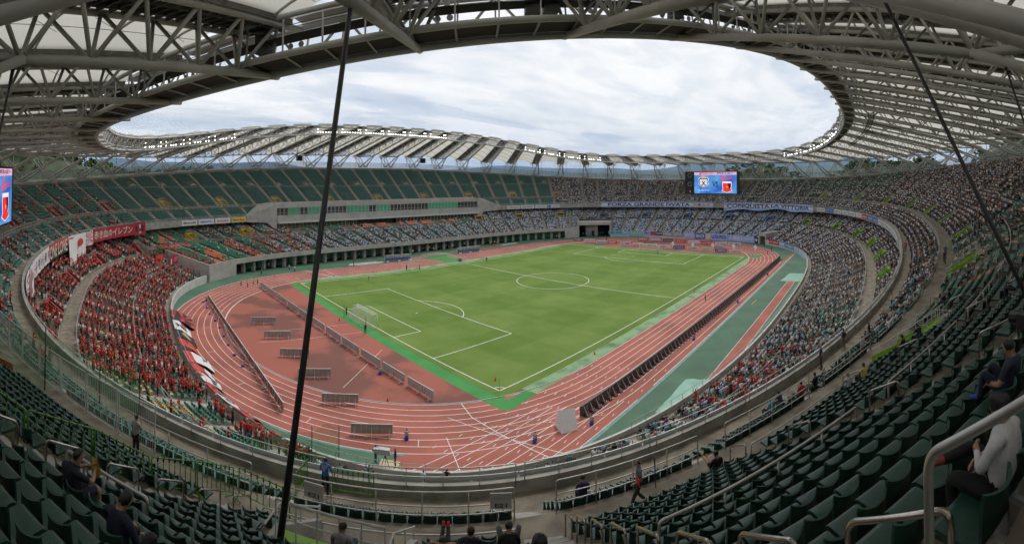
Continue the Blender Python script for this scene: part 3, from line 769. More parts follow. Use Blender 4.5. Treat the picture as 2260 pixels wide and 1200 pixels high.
# inner ring
M_ringst = mat('ring_steel', (.56, .55, .52), .5, 0, var=.1, scale=.5)  # paler than the roof steel: sky light on the ring put into the colour
rg = thing('roof_ring', 'grey lattice ring beam with catwalk round the oval roof opening', 'ring beam')
R_ = np.linspace(0, 1, 361)
RX, RY = CR(R_); RZ = ring_z(R_); CBX, CBY = CB(R_); DX, DY = CBX - RX, CBY - RY; LL = np.hypot(DX, DY); DX /= LL; DY /= LL
def rl(s, dz): return np.stack([RX + DX * s, RY + DY * s, RZ + dz], 1)
g = MB(); g.tube(rl(0, 0)[:-1], .27, 8, closed=True); g.build('lower_chord', M_ringst, rg, True)
g = MB(); g.tube(rl(-1.0, 2.9)[:-1], .2, 6, closed=True); g.build('upper_chord', M_ringst, rg, True)
g = MB(); g.tube(rl(2.6, 0.25)[:-1], .2, 6, closed=True); g.build('inner_chord', M_ringst, rg, True)
g = MB(); g.tube(rl(2.4, 2.5)[:-1], .16, 6, closed=True); g.build('rear_chord', M_ringst, rg, True)
g = MB(); a, b_ = rl(.2, .18), rl(2.45, .30); strip(g, a, b_, np.ones(360, bool)); strip(g, rl(.5, 1.55), rl(1.9, 1.55), np.ones(360, bool)); g.build('catwalk', mat('catwalk_mesh', (.05, .047, .045), .8), rg)
g = MB()
for s, dz in ((.45, 2.55), (.45, 2.1), (1.95, 2.55), (1.95, 2.1)): g.tube(rl(s, dz)[:-1], .025, 4, closed=True)
g.build('catwalk_rail', M_deck, rg)
g = MB(); gw = MB()
for i in range(NT * 4):
    u0, u1 = i / (NT * 4), (i + 1) / (NT * 4)
    q0, q1 = [np.array([np.interp(u, R_, RX), np.interp(u, R_, RY), np.interp(u, R_, RZ)]) for u in (u0, u1)]
    d0 = np.array([np.interp(u0, R_, DX), np.interp(u0, R_, DY), 0]); d1 = np.array([np.interp(u1, R_, DX), np.interp(u1, R_, DY), 0])
    up_ = np.array([0, 0, 1.0])
    g.tube([q0, q0 - d0 + 2.9 * up_], .075, 4, caps=False); g.tube([q0 + 2.5 * d0 + .25 * up_, q0 + 2.4 * d0 + 2.5 * up_], .06, 4, caps=False)
    (g.tube([q0, q1 - d1 + 2.9 * up_], .09, 4, caps=False) if i % 2 else g.tube([q1, q0 - d0 + 2.9 * up_], .09, 4, caps=False))
    g.tube([q0, q0 + 2.6 * d0 + .25 * up_], .07, 4, caps=False)
g.build('lattice', M_ringst, rg)
for k in range(NT):                          # raised caps above each bay
    u0, u1 = (k + .68) / NT, (k + 1.32) / NT
    q = [np.array([np.interp(u % 1, R_, RX) - np.interp(u % 1, R_, DX), np.interp(u % 1, R_, RY) - np.interp(u % 1, R_, DY), np.interp(u % 1, R_, RZ) + 3.25]) for u in (u0, u1)]
    g = MB(); dd = np.array([np.interp(((u0 + u1) / 2) % 1, R_, DX), np.interp(((u0 + u1) / 2) % 1, R_, DY), 0]) * 1.0
    a = q[0] + [0, 0, .1]; b_ = q[1] + [0, 0, .1]; g.obox((a + b_) / 2 + dd * .5, (b_ - a) / 2, dd * .6, (0, 0, .14)); g.build('ring_cap', M_ringst, rg)
# tie cables from the trusses down to the terraces
M_cab = mat('cable_sheath', (.045, .045, .045), .5, spec=.4)

def cable(P, r, label):
    g = MB(); a, b_ = np.array(P[0]), np.array(P[1]); g.tube([tuple(a), tuple(b_)], r, 10)
    d = (a - b_) / np.linalg.norm(a - b_); root = thing('tie_cable', label, 'cable', tuple(b_), 0, 'roof tie cables')
    o = b_; g.v = [tuple(np.array(v) - o) for v in g.v]; g.build('sheath', M_cab, root, True)
    g = MB(); g.tube([tuple(a - d * .9 - o), tuple(a + d * .1 - o)], [r * 1.25, r * 1.9], 10); g.build('socket', M_cab, root, True)
def on(k, s, z): return tuple(P3(TRS[k], s, 0, z))
cable((on(36, 12.6, 33.75), on(36, 18.4, 18.2)), .078, 'thick dark tie cable running down across the middle of the view to the seats')
cable((on(37, 22.0, 32.05), on(37, 27.0, 22.2)), .040, 'dark tie cable slanting down over the seats beside the man in white')
cable((on(38, 23.0, 32.3), on(38, 26.2, 22.0)), .05, 'thin dark tie cable hanging from the roof joint at the far edge')
cable((on(35, 17.1, 31.3), on(35, 19.6, 19.5)), .05, 'thin dark tie cable hanging from the roof joint above the net')

# loudspeakers on the ring and under the far roof, maintenance gantry on the far bend of the roof
M_spk = mat('speaker_cabinet', (.20, .20, .19), .6, var=.1)
def speaker(p, rz, lab, w=1.1, h=1.5, hang=1.0):
    o = thing('loudspeaker', lab, 'loudspeaker', tuple(p), rz, 'loudspeakers under the roof'); g = MB(); g.box(0, 0, -h / 2, w, .8, h); g.build('cabinet', M_spk, o); g = MB(); g.box(0, .42, -h / 2, w * .86, .05, h * .86); g.build('grille', M_dark, o); g = MB(); g.bar((0, 0, -.05), (0, 0, hang), .08, .08); g.build('bracket', M_deck, o)
for i, u in enumerate((.592, .6205, .6225, .640)):
    p = np.array([np.interp(u, R_, RX), np.interp(u, R_, RY), np.interp(u, R_, RZ)]) + np.array([np.interp(u, R_, DX), np.interp(u, R_, DY), 0]) * .9 + np.array([0, 0, 2.3]); speaker(p, math.atan2(-np.interp(u, R_, DY), -np.interp(u, R_, DX)) - math.pi / 2, 'grey loudspeaker cabinet on the near roof ring, %s from the thick cable' % ordinal(i + 1), .9, 1.2, .6)
for k, w in ((17, 'nearer the thick cable'), (12, 'above the box building end')):
    T_ = TRS[k]; speaker(P3(T_, T_.sN - 1.5, 0, T_.zN - .6), math.atan2(-T_.d[1], -T_.d[0]) - math.pi / 2, 'dark loudspeaker box hanging under the main stand roof, %s' % w, 2.4, 2.2, .8)
gy = thing('maintenance_gantry', 'dark hanging maintenance gantry with rails under the back stand roof', 'gantry', tuple(P3(TRS[46], 6, 0, TRS[46].zr - .6))); o = np.array(P3(TRS[46], 6, 0, TRS[46].zr - .6))
Pg = [P3(TRS[k], 6.5, 0, zlow(TRS[k], 6.5) - .55) for k in range(45, 52)]
for dz, r in ((0, .10), (1.0, .04)):
    for off in (-.6, .6): g = MB(); g.tube([tuple(p - o + np.array([*(TRS[45 + i].d * off), dz])) for i, p in enumerate(Pg)], r, 5); g.build('rail', M_dark, gy)
g = MB()
for i, (a, b_) in enumerate(zip(Pg[:-1], Pg[1:])):
    for t in np.linspace(0, 1, 12): p = a * (1 - t) + b_ * t - o; d = TRS[45 + i].d; g.bar(tuple(p + np.array([*(d * -.6), 0])), tuple(p + np.array([*(d * .6), 0])), .12, .06)
g.build('rungs', M_deck, gy)
for k in (47, 49, 51):
    g = MB(); a = P3(TRS[k], 7.5, .8, zlow(TRS[k], 7.5) - .3) - o; b_ = P3(TRS[k], 15, .8, zlow(TRS[k], 15) - .3) - o; g.bar(tuple(a), tuple(b_), .9, .06)
    for t in np.linspace(0, 1, 7): p = a * (1 - t) + b_ * t; g.bar(tuple(p), tuple(p + np.array([0, 0, 1.0])), .04, .04)
    g.bar(tuple(a + np.array([0, 0, 1.0])), tuple(b_ + np.array([0, 0, 1.0])), .05, .05); g.build('platform', M_dark, gy)
# ------------------------------------------------------------------ seats, spectators: templates
def inst_col(name, rough=.7):
    """object colour on single objects, the point's own colour on massed copies"""
    if name in MATS: return MATS[name]
    m = mat(name, (.5, .5, .5), rough); t = m.node_tree; b = t.nodes['Principled BSDF']
    a = t.nodes.new('ShaderNodeAttribute'); a.attribute_type = 'INSTANCER'; a.attribute_name = 'pcol'
    h = t.nodes.new('ShaderNodeAttribute'); h.attribute_type = 'INSTANCER'; h.attribute_name = 'pmass'
    oi = t.nodes.new('ShaderNodeObjectInfo'); mx = t.nodes.new('ShaderNodeMixRGB')
    t.links.new(h.outputs['Fac'], mx.inputs[0]); t.links.new(oi.outputs['Color'], mx.inputs[1]); t.links.new(a.outputs['Color'], mx.inputs[2]); t.links.new(mx.outputs[0], b.inputs['Base Color'])
    return m
def rand_col(name, stops, rough=.8):
    if name in MATS: return MATS[name]
    m = mat(name, stops[0], rough); t = m.node_tree; b = t.nodes['Principled BSDF']
    oi = t.nodes.new('ShaderNodeObjectInfo'); r = t.nodes.new('ShaderNodeValToRGB'); r.color_ramp.interpolation = 'CONSTANT'; e = r.color_ramp.elements
    while len(e) < len(stops): e.new(.5)
    for i, (el, c) in enumerate(zip(e, stops)): el.position = i / len(stops); el.color = (*c, 1)
    t.links.new(oi.outputs['Random'], r.inputs[0]); t.links.new(r.outputs[0], b.inputs['Base Color']); return m
M_skin = rand_col('skin', [(.42, .25, .17), (.36, .20, .13), (.46, .29, .20)], .6)
M_hair = rand_col('hair', [(.012, .010, .009), (.02, .014, .01), (.05, .028, .016), (.012, .011, .011), (.16, .15, .14)], .6)
M_shirt = inst_col('shirt', .8)
M_pants = rand_col('trousers', [(.012, .013, .018), (.03, .04, .075), (.02, .02, .022), (.14, .12, .09), (.05, .05, .055), (.025, .03, .05)], .8)
M_shoe = rand_col('shoes', [(.03, .03, .03), (.4, .4, .4), (.1, .05, .03)], .6)
PM = [M_skin, M_hair, M_shirt, M_pants, M_shoe]
BONES = [('pel', 'chest', 2), ('chest', 'nb', 2), ('nb', 'neck', 0), ('neck', 'head', 0), ('head', 'crown', 1),
         ('nb', 'shL', 2), ('nb', 'shR', 2), ('shL', 'elL', 2), ('shR', 'elR', 2), ('elL', 'haL', 0), ('elR', 'haR', 0),
         ('pel', 'hiL', 3), ('pel', 'hiR', 3), ('hiL', 'knL', 3), ('hiR', 'knR', 3), ('knL', 'anL', 3), ('knR', 'anR', 3), ('anL', 'toL', 4), ('anR', 'toR', 4)]
RAD = dict(pel=(.155, .11), chest=(.165, .115), nb=(.085, .075), neck=(.050, .052), head=(.080, .095), crown=(.072, .085), sh=(.062, .062), el=(.047, .047), ha=(.04, .028), hi=(.095, .095), kn=(.066, .066), an=(.045, .05), to=(.045, .03))
def person_mesh(name, J, sub=1, mats=None, fat=1.0, bare_arm=True, shorts=False, detail=False, bones_extra=(), hat=None):
    """one continuous body grown over a joint skeleton with a Skin modifier; faces take the material of the nearest limb"""
    J = dict(J); bones = list(BONES); rad = {}; J['nb'] = tuple(np.array(J['chest']) * .34 + np.array(J['neck']) * .66)
    for k in J: rad[k] = RAD.get(k, RAD.get(k[:-1], (.03, .03)))
    for k in ('pel', 'chest', 'hiL', 'hiR'): rad[k] = tuple(r * fat for r in rad[k])
    hd = np.array(J['head']); cr = np.array(J['crown']); nk = np.array(J['neck'])
    fw = np.array(J.get('face', (0, 1, 0)), float); fw /= np.linalg.norm(fw)
    if detail:
        upv = (cr - hd) / np.linalg.norm(cr - hd); sd = np.cross(fw, upv)
        J['nose'] = tuple(hd + fw * .105 + upv * .0); rad['nose'] = (.014, .016); bones.append(('head', 'nose', 0))
        for s, q in ((-1, 'earL'), (1, 'earR')): J[q] = tuple(hd + sd * s * .092 - fw * .005 + upv * .01); rad[q] = (.012, .02); bones.append(('head', q, 0))
        for s in 'LR':                                     # palm, four fingers and a thumb
            h = np.array(J['ha' + s]); e = np.array(J['el' + s]); d = (h - e) / np.linalg.norm(h - e); g_ = np.array(J.get('grip' + s, (0, 0, -1)), float)
            g_ = g_ - d * (g_ @ d); g_ /= np.linalg.norm(g_) + 1e-9; w = np.cross(d, g_); p = h + d * .045; J['pa' + s] = tuple(p); rad['pa' + s] = (.036, .018); bones.append(('ha' + s, 'pa' + s, 0)); rad['ha' + s] = (.028, .022)
            for i, (o, ln) in enumerate(((-.030, .062), (-.010, .074), (.010, .070), (.030, .055))):
                a = p + w * o + d * .035; b1 = a + d * ln * .5 + g_ * .008; c1 = b1 + d * ln * .30 + g_ * ln * .42
                for q, (nm, v) in enumerate((('a', a), ('b', b1), ('c', c1))): J['f%s%d%s' % (s, i, nm)] = tuple(v); rad['f%s%d%s' % (s, i, nm)] = (.0095, .0095) if q < 2 else (.0075, .0075)
                bones += [('pa' + s, 'f%s%da' % (s, i), 0), ('f%s%da' % (s, i), 'f%s%db' % (s, i), 0), ('f%s%db' % (s, i), 'f%s%dc' % (s, i), 0)]
            sgn = -1 if s == 'L' else 1
            t1 = h + d * .02 - w * .045 * sgn + g_ * .012; t2 = t1 + d * .04 - w * .012 * sgn + g_ * .02
            J['t%sa' % s] = tuple(t1); J['t%sb' % s] = tuple(t2); rad['t%sa' % s] = (.011, .011); rad['t%sb' % s] = (.009, .009)
            bones += [('ha' + s, 't%sa' % s, 0), ('t%sa' % s, 't%sb' % s, 0)]
    names = [k for k in J if k != 'face' and not k.startswith('grip')]; idx = {k: i for i, k in enumerate(names)}
    me = bpy.data.meshes.new(name); me.from_pydata([J[k] for k in names], [(idx[a], idx[b_]) for a, b_, _ in bones], [])
    ob = bpy.data.objects.new(name, me)
    sk = ob.modifiers.new('Skin', 'SKIN'); sk.use_smooth_shade = True
    for k in names: me.skin_vertices[0].data[idx[k]].radius = rad[k]
    me.skin_vertices[0].data[idx['pel']].use_root = True
    if sub: ss = ob.modifiers.new('Sub', 'SUBSURF'); ss.levels = sub; ss.render_levels = sub
    out_ = eval_mesh(ob, name); bpy.data.objects.remove(ob); bpy.data.meshes.remove(me)
    out_.materials.clear()
    for m_ in (mats or PM): out_.materials.append(m_)
    A = np.array([J[a] for a, b_, _ in bones], float); B = np.array([J[b_] for a, b_, _ in bones], float); Mi = np.array([c for *_, c in bones]); AB = B - A; ab2 = (AB ** 2).sum(1) + 1e-9
    rr = np.array([(sum(rad[a]) + sum(rad[b_])) / 4 for a, b_, _ in bones])
    C = np.zeros(len(out_.polygons) * 3); out_.polygons.foreach_get('center', C); C = C.reshape(-1, 3)
    upv = (cr - nk); upv /= np.linalg.norm(upv)
    mi = np.zeros(len(C), int)
    tt = np.clip(((C[:, None, :] - A[None]) * AB[None]).sum(2) / ab2, 0, 1); D = np.linalg.norm(C[:, None, :] - (A + tt[..., None] * AB), axis=2) - rr * .8
    kk = D.argmin(1); mi = Mi[kk].copy(); T1 = tt[np.arange(len(C)), kk]
    for q, (a, b_, _) in enumerate(bones):
        s = kk == q
        if a == 'head' or b_ == 'head':
            rel = C - hd; f = rel @ fw; h_ = rel @ upv
            hair = ((h_ > .045) | ((f < -.005) & (h_ > -.040)) | ((f < .03) & (h_ > .0))) & ~((f > .055) & (h_ < .075)); mi[s] = np.where(hair[s], 1, 0)
        if (a, b_) in (('shL', 'elL'), ('shR', 'elR')) and bare_arm: mi[s & (T1 > .72)] = 0
        if a in ('elL', 'elR') and not bare_arm: mi[s & (T1 < .9)] = 2
        if a.startswith('kn') and shorts: mi[s] = 0
        if a.startswith('hi') and shorts: mi[s & (T1 > .9)] = 0
    out_.polygons.foreach_set('material_index', mi.astype(np.int32)); out_.polygons.foreach_set('use_smooth', [True] * len(C)); out_.update()
    return out_
STAND = dict(pel=(0, 0, .96), chest=(0, 0, 1.27), neck=(0, .01, 1.47), head=(0, .03, 1.60), crown=(0, .025, 1.69), shL=(-.19, 0, 1.40), shR=(.19, 0, 1.40), elL=(-.25, -.02, 1.13), elR=(.25, -.02, 1.13),
             haL=(-.25, .08, .90), haR=(.25, .08, .90), hiL=(-.09, 0, .90), hiR=(.09, 0, .90), knL=(-.11, .02, .50), knR=(.11, .02, .50), anL=(-.12, -.03, .08), anR=(.12, -.03, .08), toL=(-.13, .14, .035), toR=(.13, .14, .035))
SIT = dict(pel=(0, .08, .53), chest=(0, .03, .82), neck=(0, .05, 1.02), head=(0, .09, 1.15), crown=(0, .09, 1.24), shL=(-.19, .03, .95), shR=(.19, .03, .95), elL=(-.24, .12, .70), elR=(.24, .12, .70),
           haL=(-.12, .34, .64), haR=(.12, .34, .64), hiL=(-.09, .12, .50), hiR=(.09, .12, .50), knL=(-.13, .50, .53), knR=(.13, .50, .53), anL=(-.13, .50, .10), anR=(.13, .50, .10), toL=(-.14, .66, .045), toR=(.14, .66, .045))
def pose(base, **kw): d = dict(base); d.update(kw); return d
POSES = {
    'sit': person_mesh('person_sit', SIT),
    'sit_lean': person_mesh('person_sit_lean', pose(SIT, chest=(0, .14, .80), neck=(0, .22, .98), head=(.02, .29, 1.09), crown=(.02, .31, 1.18), shL=(-.19, .17, .92), shR=(.19, .17, .92), elL=(-.22, .36, .72), elR=(.22, .36, .72), haL=(-.06, .52, .66), haR=(.06, .54, .68))),
    'sit_arms': person_mesh('person_sit_arms', pose(SIT, head=(-.02, .08, 1.15), elL=(-.27, .18, .74), elR=(.27, .18, .74), haL=(-.03, .32, .86), haR=(.04, .32, .90), knR=(.20, .48, .56), anR=(.16, .44, .12), toR=(.18, .60, .05))),
    'stand': person_mesh('person_stand', STAND),
    'stand_clap': person_mesh('person_clap', pose(STAND, elL=(-.28, .14, 1.20), elR=(.28, .14, 1.20), haL=(-.04, .34, 1.34), haR=(.05, .34, 1.36))),
    'stand_up': person_mesh('person_cheer', pose(STAND, elL=(-.30, .10, 1.48), elR=(.30, .10, 1.48), haL=(-.22, .18, 1.78), haR=(.22, .18, 1.78))),
}
PK = list(POSES)
# seat shell: curved pan and back with rolled edges (local +y looks at the pitch)
def seat_mesh():
    g = MB(); nx = 7; th = .014
    mid = [(.435, .375), (.425, .412), (.38, .425), (.25, .415), (.10, .405), (.03, .415), (-.015, .47), (-.045, .60), (-.07, .72), (-.085, .80)]
    n = len(mid); nrm = []
    for i in range(n):
        a, b_ = mid[max(i - 1, 0)], mid[min(i + 1, n - 1)]; d = np.array([b_[0] - a[0], b_[1] - a[1]]); d /= np.linalg.norm(d); nrm.append((d[1], -d[0]))
    def row(i, s):
        y, z = mid[i]; y += s * nrm[i][0] * th * -1; z += s * nrm[i][1] * th * -1; r = []
        bk = max(0, min(1, (mid[i][1] - .44) / .22)); 
        for k in range(nx):
            q = 2 * k / (nx - 1) - 1
            r.append((q * (.224 - .014 * bk * q * q), y + (.075 * q * q - .03) * bk, z + (.030 * q * q * bk if i >= n - 2 else 0) + (.016 * q * q if 1 < i < 6 else 0)))
        return r
    T_, B_ = [row(i, 1) for i in range(n)], [row(i, -1) for i in range(n)]
    g.grid(T_, flip=True); g.grid(B_)
    for c, fl in ((0, False), (nx - 1, True)): g.grid([[r[c] for r in T_], [r[c] for r in B_]], flip=fl)
    g.grid([T_[0], B_[0]], flip=False); g.grid([T_[-1], B_[-1]], flip=True)
    for s in (-1, 1):                       # folded skirts under the pan edge
        g.quad((s * .222, .40, .42), (s * .222, .02, .42), (s * .218, .04, .375), (s * .218, .39, .375))
    return g
M_seat = inst_col('seat_plastic', .38)
_t = M_seat.node_tree; _b0 = _t.nodes['Principled BSDF']; _src = _b0.inputs['Base Color'].links[0].from_socket
_tc = _t.nodes.new('ShaderNodeTexCoord'); _oi = _t.nodes.new('ShaderNodeObjectInfo'); _va = _t.nodes.new('ShaderNodeVectorMath'); _va.operation = 'MULTIPLY_ADD'; _va.inputs[1].default_value = (1, 1, 1)
_t.links.new(_tc.outputs['Object'], _va.inputs[0]); _t.links.new(_oi.outputs['Location'], _va.inputs[2])
_n = _t.nodes.new('ShaderNodeTexNoise'); _n.inputs['Scale'].default_value = 5; _n.inputs['Detail'].default_value = 6; _t.links.new(_va.outputs[0], _n.inputs[0])
_r = _t.nodes.new('ShaderNodeValToRGB'); _r.color_ramp.elements[0].position = .52; _r.color_ramp.elements[1].position = .80; _r.color_ramp.elements[0].color = (0, 0, 0, 1); _r.color_ramp.elements[1].color = (.20, .20, .20, 1); _t.links.new(_n.outputs[0], _r.inputs[0])
_m = _t.nodes.new('ShaderNodeMixRGB'); _m.inputs[2].default_value = (.14, .17, .14, 1); _t.links.new(_r.outputs[0], _m.inputs[0]); _t.links.new(_src, _m.inputs[1]); _t.links.new(_m.outputs[0], _b0.inputs['Base Color'])
SEAT_ME = seat_mesh().mesh('stadium_seat', M_seat, True)
_b = MB(); _b.box(0, .10, .21, .05, .07, .36); _b.bar((0, -.16, .30), (0, .16, .38), .05, .06); _b.box(0, .10, .012, .16, .18, .02); BRK_ME = _b.mesh('bracket', M_steelp)

# ------------------------------------------------------------------ where seats and people are
def noise2(u, d, s=0):
    return .5 + .5 * math.sin(u * 431.7 + s * 1.3 + math.sin(d * .9 + s) * 1.7) * math.sin(d * .63 + u * 170.3 + s * 2.1)
def occ_lower(u, d):
    """(share of seats taken, palette, standing share)"""
    u %= 1
    if .424 <= u < .546: return .93 * (1.0 if noise2(u, d, 8) > .3 else .86), 'red', .80
    if .402 <= u < .430: return (.30 if d > 16 else .5), 'red', .5
    if .546 <= u < .580: return ((.85 if d < 2.8 else .08), 'red', .9)
    if .580 <= u < .625: return (.34 if d < 5 else .07), 'mix', .1
    if .625 <= u < .650: return .68, 'mix', .04
    if .650 <= u < .697: return (.86 if d < 13 else .5), ('redmix' if (.655 < u < .69 and noise2(u, d) > .38) else 'mix'), .03
    if .697 <= u < .722: return (.9 if d < 8 else .42), 'mix', .03
    if .722 <= u < .925: return .93, 'mix', .03
    if u >= .925 or u < .072: return .97, 'blue', .06
    if u < .18: return .88, 'bluem', .03
    if u < .325: return ((.22 if d > 14.5 else .66), 'bluem', .02)
    if u < .352: return (.55, 'redblue', .05)
    if u < .374: return (.50 if (d > 16 or d < 9) else .25), 'redw', .08
    return (.16 if noise2(u, d, 3) > .4 else .04), 'redw', .05
def occ_upper(u, d):
    u %= 1
    if u < .118: return (.84 if d > 7.6 else .88), 'mix', .03
    if u < .415: return 0.0, 'mix', 0
    if u < .55: return (.16 if d < 13 else .06) * (1.7 if noise2(u, d, 5) > .6 else .5), 'red', .12
    if u < .575: return .16, 'red', .2
    if u < .655: return 0.0, 'mix', 0
    if u < .685: return .34 if d < 6 else .02, 'mix', .05
    if u < .705: return .75 if d < 6 else .10, 'mix', .05
    if u < .73: return .9 if d < 16 else .35, 'mix', .04
    if u < .86: return .93, 'mix', .03
    if u < .93: return (.82 if d < 13 else .36), 'mix', .03
    return (.74 if d < 14 else .5), 'mix', .03
PAL = {
    'mix': [((.80, .80, .80), 36), ((.018, .018, .022), 25), ((.24, .24, .25), 8), ((.28, .50, .76), 15), ((.03, .045, .10), 9), ((.10, .22, .26), 5), ((.38, .03, .03), 2.4), ((.50, .42, .32), 4), ((.55, .45, .04), 1), ((.12, .05, .04), 2), ((.55, .20, .10), 1.2)],
    'blue': [((.34, .55, .80), 42), ((.72, .74, .76), 33), ((.025, .03, .05), 10), ((.06, .12, .32), 8), ((.22, .24, .28), 9), ((.5, .1, .06), 1.5), ((.55, .22, .1), 1)],
    'bluem': [((.34, .53, .76), 32), ((.70, .70, .71), 34), ((.025, .025, .03), 17), ((.05, .08, .2), 8), ((.2, .2, .22), 10), ((.45, .05, .04), 3), ((.5, .4, .3), 3)],
    'red': [((.72, .030, .030), 76), ((.66, .64, .62), 8), ((.02, .02, .022), 10), ((.16, .16, .17), 4), ((.52, .62, .05), 1.3), ((.05, .06, .14), 2)],
    'redw': [((.55, .03, .03), 45), ((.6, .6, .6), 22), ((.03, .03, .03), 15), ((.3, .42, .6), 8), ((.5, .6, .06), 3), ((.2, .2, .2), 7)],
}
PAL['redmix'] = [(c, w * (.6)) for c, w in PAL['mix']] + [((.58, .03, .03), 42)]
PAL['redblue'] = PAL['redw'] + PAL['bluem']
PALX = {k: ([c for c, _ in v], [w for _, w in v]) for k, v in PAL.items()}
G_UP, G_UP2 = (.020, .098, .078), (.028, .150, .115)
G_LO = (.026, .19, .13); G_MAIN = (.02, .24, .13); ORANGE = (.66, .22, .10); YEL = (.55, .42, .14)
def seat_col(tier, u, d):
    u %= 1
    if tier == 'up':
        if .655 < u < .75 and noise2(u * 3, d, 9) > .80: return ORANGE
        return G_UP2 if .655 < u or u < .6 and d < 6 else ((.010, .056, .042) if .575 < u else (.034, .128, .104))  # roof shade over the near seats is put into a darker green
    if in_main(u):
        if .200 < u < .279 and d > 17: return ORANGE if (d < 22 or u < .26) else G_MAIN
        if .3905 < u < .402 and 12 < d + (u - .3905) * 900 < 24 + (u - .39) * 300 and d > 12: return ORANGE
        if d < 9 and abs((.3965 - u) * 700 - d * .9 + .5) < 3.2: return ORANGE
        if abs(u - .368) < .0045 and d < 13: return ORANGE
        if .318 < u < .35 and noise2(u * 2, d * .6, 2) > .58: return ORANGE
        if .14 < u < .20 and noise2(u * 2, d * .6, 4) > .80: return ORANGE
        return G_MAIN
    if .525 < u < .567 and 4.5 < d < 14.5 and (int(u * 900) % 5 != 2): return YEL
    if .70 < u < .775 and noise2(u * 2, d, 6) > .86: return ORANGE
    return G_LO
seats, folk = [], []          # (x,y,z,rz,col) ; (x,y,z,rz,col,pose,tier,u,d)
FINE = np.linspace(0, 1, 7201)
def blocked(tier, u, d):
    ports = PORT_U
    k = min(ports, key=lambda q: abs((u - q + .5) % 1 - .5)); du = abs((u - k + .5) % 1 - .5)
    if tier == 'up' and 7.6 <= d < 11.6: return du * 620 < 1.9
    if tier == 'lo' and 17.4 <= d < 20.8: return du * 540 < 1.9
    if tier == 'lo' and d < 1.1: return False
    if tier == 'up' and 17.0 < d < 18.9:
        q = ((u * 60 - .25 + .5) % 1) - .5; return abs(q) * 12.4 < 1.6 and abs(u - .6125) > .04
    return False
def rows_of(tier, f, rows, NA):
    for (d0, d1, z) in rows:
        x, y = f(FINE, d1 - .16); l = np.r_[0, np.cumsum(np.hypot(np.diff(x), np.diff(y)))]; L = up_len(FINE)
        edges = (np.arange(NA + 1) + (UPO if tier == 'up' else .5)) / NA
        if tier == 'up': edges = np.sort(np.r_[edges[(np.abs(edges - .6057) > .004) & (np.abs(edges - .5946) > .003)], .6030])
        for a in range(len(edges) - 1):
            la, lb = np.interp(edges[a], FINE, l) + .72, (np.interp(edges[a + 1], FINE, l) if edges[a + 1] <= 1 else l[-1] + np.interp(edges[a + 1] - 1, FINE, l)) - .72
            n = int((lb - la) / .5)
            if n < 1: continue
            for q in np.linspace(la + (lb - la - n * .5) / 2 + .25, lb - (lb - la - n * .5) / 2 - .25, n):
                u = float(np.interp(q % l[-1], l, FINE))
                if tier == 'up':
                    if d1 > float(np.interp(u, FINE, L)) - .2: continue
                    if d0 < 5.6 and in_vip(u): continue
                    if d0 > 7.5 and (u < .0235 or u > .9765 or .4765 < u < .5235): continue
                    zz = z
                else:
                    if d0 < 10 and (TUN_R[0] - .001 < u < TUN_R[1] + .001 or TUN_L[0] - .001 < u < TUN_L[1] + .001 or .925 < u < .933): continue
                    if d0 > 19.3 and in_vip(u): continue
                    zz = z + float(lo_raise(np.float64(u), d0))
                if blocked(tier, u, d0): continue
                px, py = float(np.interp(u, FINE, x)), float(np.interp(u, FINE, y)); rz = face_rz(f, u)
                sh, pal, st_ = (occ_upper if tier == 'up' else occ_lower)(u, d0)
                v = (math.cos(rz + math.pi / 2), math.sin(rz + math.pi / 2))
                taken = RND.random() < sh
                if taken:
                    c = RND.choices(*PALX[pal])[0]; q_ = RND.uniform(.8, 1.25); c = tuple(min(.82, k_ * q_) for k_ in c)
                    stand = RND.random() < st_
                    pz = RND.choice((3, 3, 4, 4, 5, 5)) if stand else RND.choice((0, 0, 1, 2))
                    sf = .30 if stand else -.02
                    jt = .15 if stand else .05
                    folk.append((px + v[0] * sf + RND.uniform(-jt, jt), py + v[1] * sf + RND.uniform(-jt, jt), zz, rz + RND.uniform(-.35, .35), c, pz, tier, u, d0))
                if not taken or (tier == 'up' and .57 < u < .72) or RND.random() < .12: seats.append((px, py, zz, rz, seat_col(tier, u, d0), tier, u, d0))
rows_of('up', up, UP_ROWS, N_UPA); rows_of('up', up, UP_ROWS2, N_UPA)
rows_of('lo', lo, LO_ROWS, N_LOA); rows_of('lo', lo, LO_ROWS2, N_LOA)

def project(X):
    d = np.asarray(X, float) - np.array([CAMX, CAMY, CAMZ]); F = d @ _F2; R = d @ _R1; U_ = d @ _U2
    return 1130 + FPX * np.arctan2(R, F), Y0 - FPX * U_ / np.hypot(R, F), np.hypot(R, F)
def hidden_by_parapet(X):
    X = np.asarray(X, float); o = np.array([CAMX, CAMY, CAMZ]); lo_, hi_ = np.zeros(len(X)), np.ones(len(X))
    for _ in range(18):
        m_ = (lo_ + hi_) / 2; P = o + (X - o) * m_[:, None]; f = (np.abs(P[:, 0] / 109) ** 2.35 + np.abs(P[:, 1] / 81) ** 2.35)
        ins = f < 1; hi_ = np.where(ins, m_, hi_); lo_ = np.where(ins, lo_, m_)
    P = o + (X - o) * hi_[:, None]; return P[:, 2] < 13.6

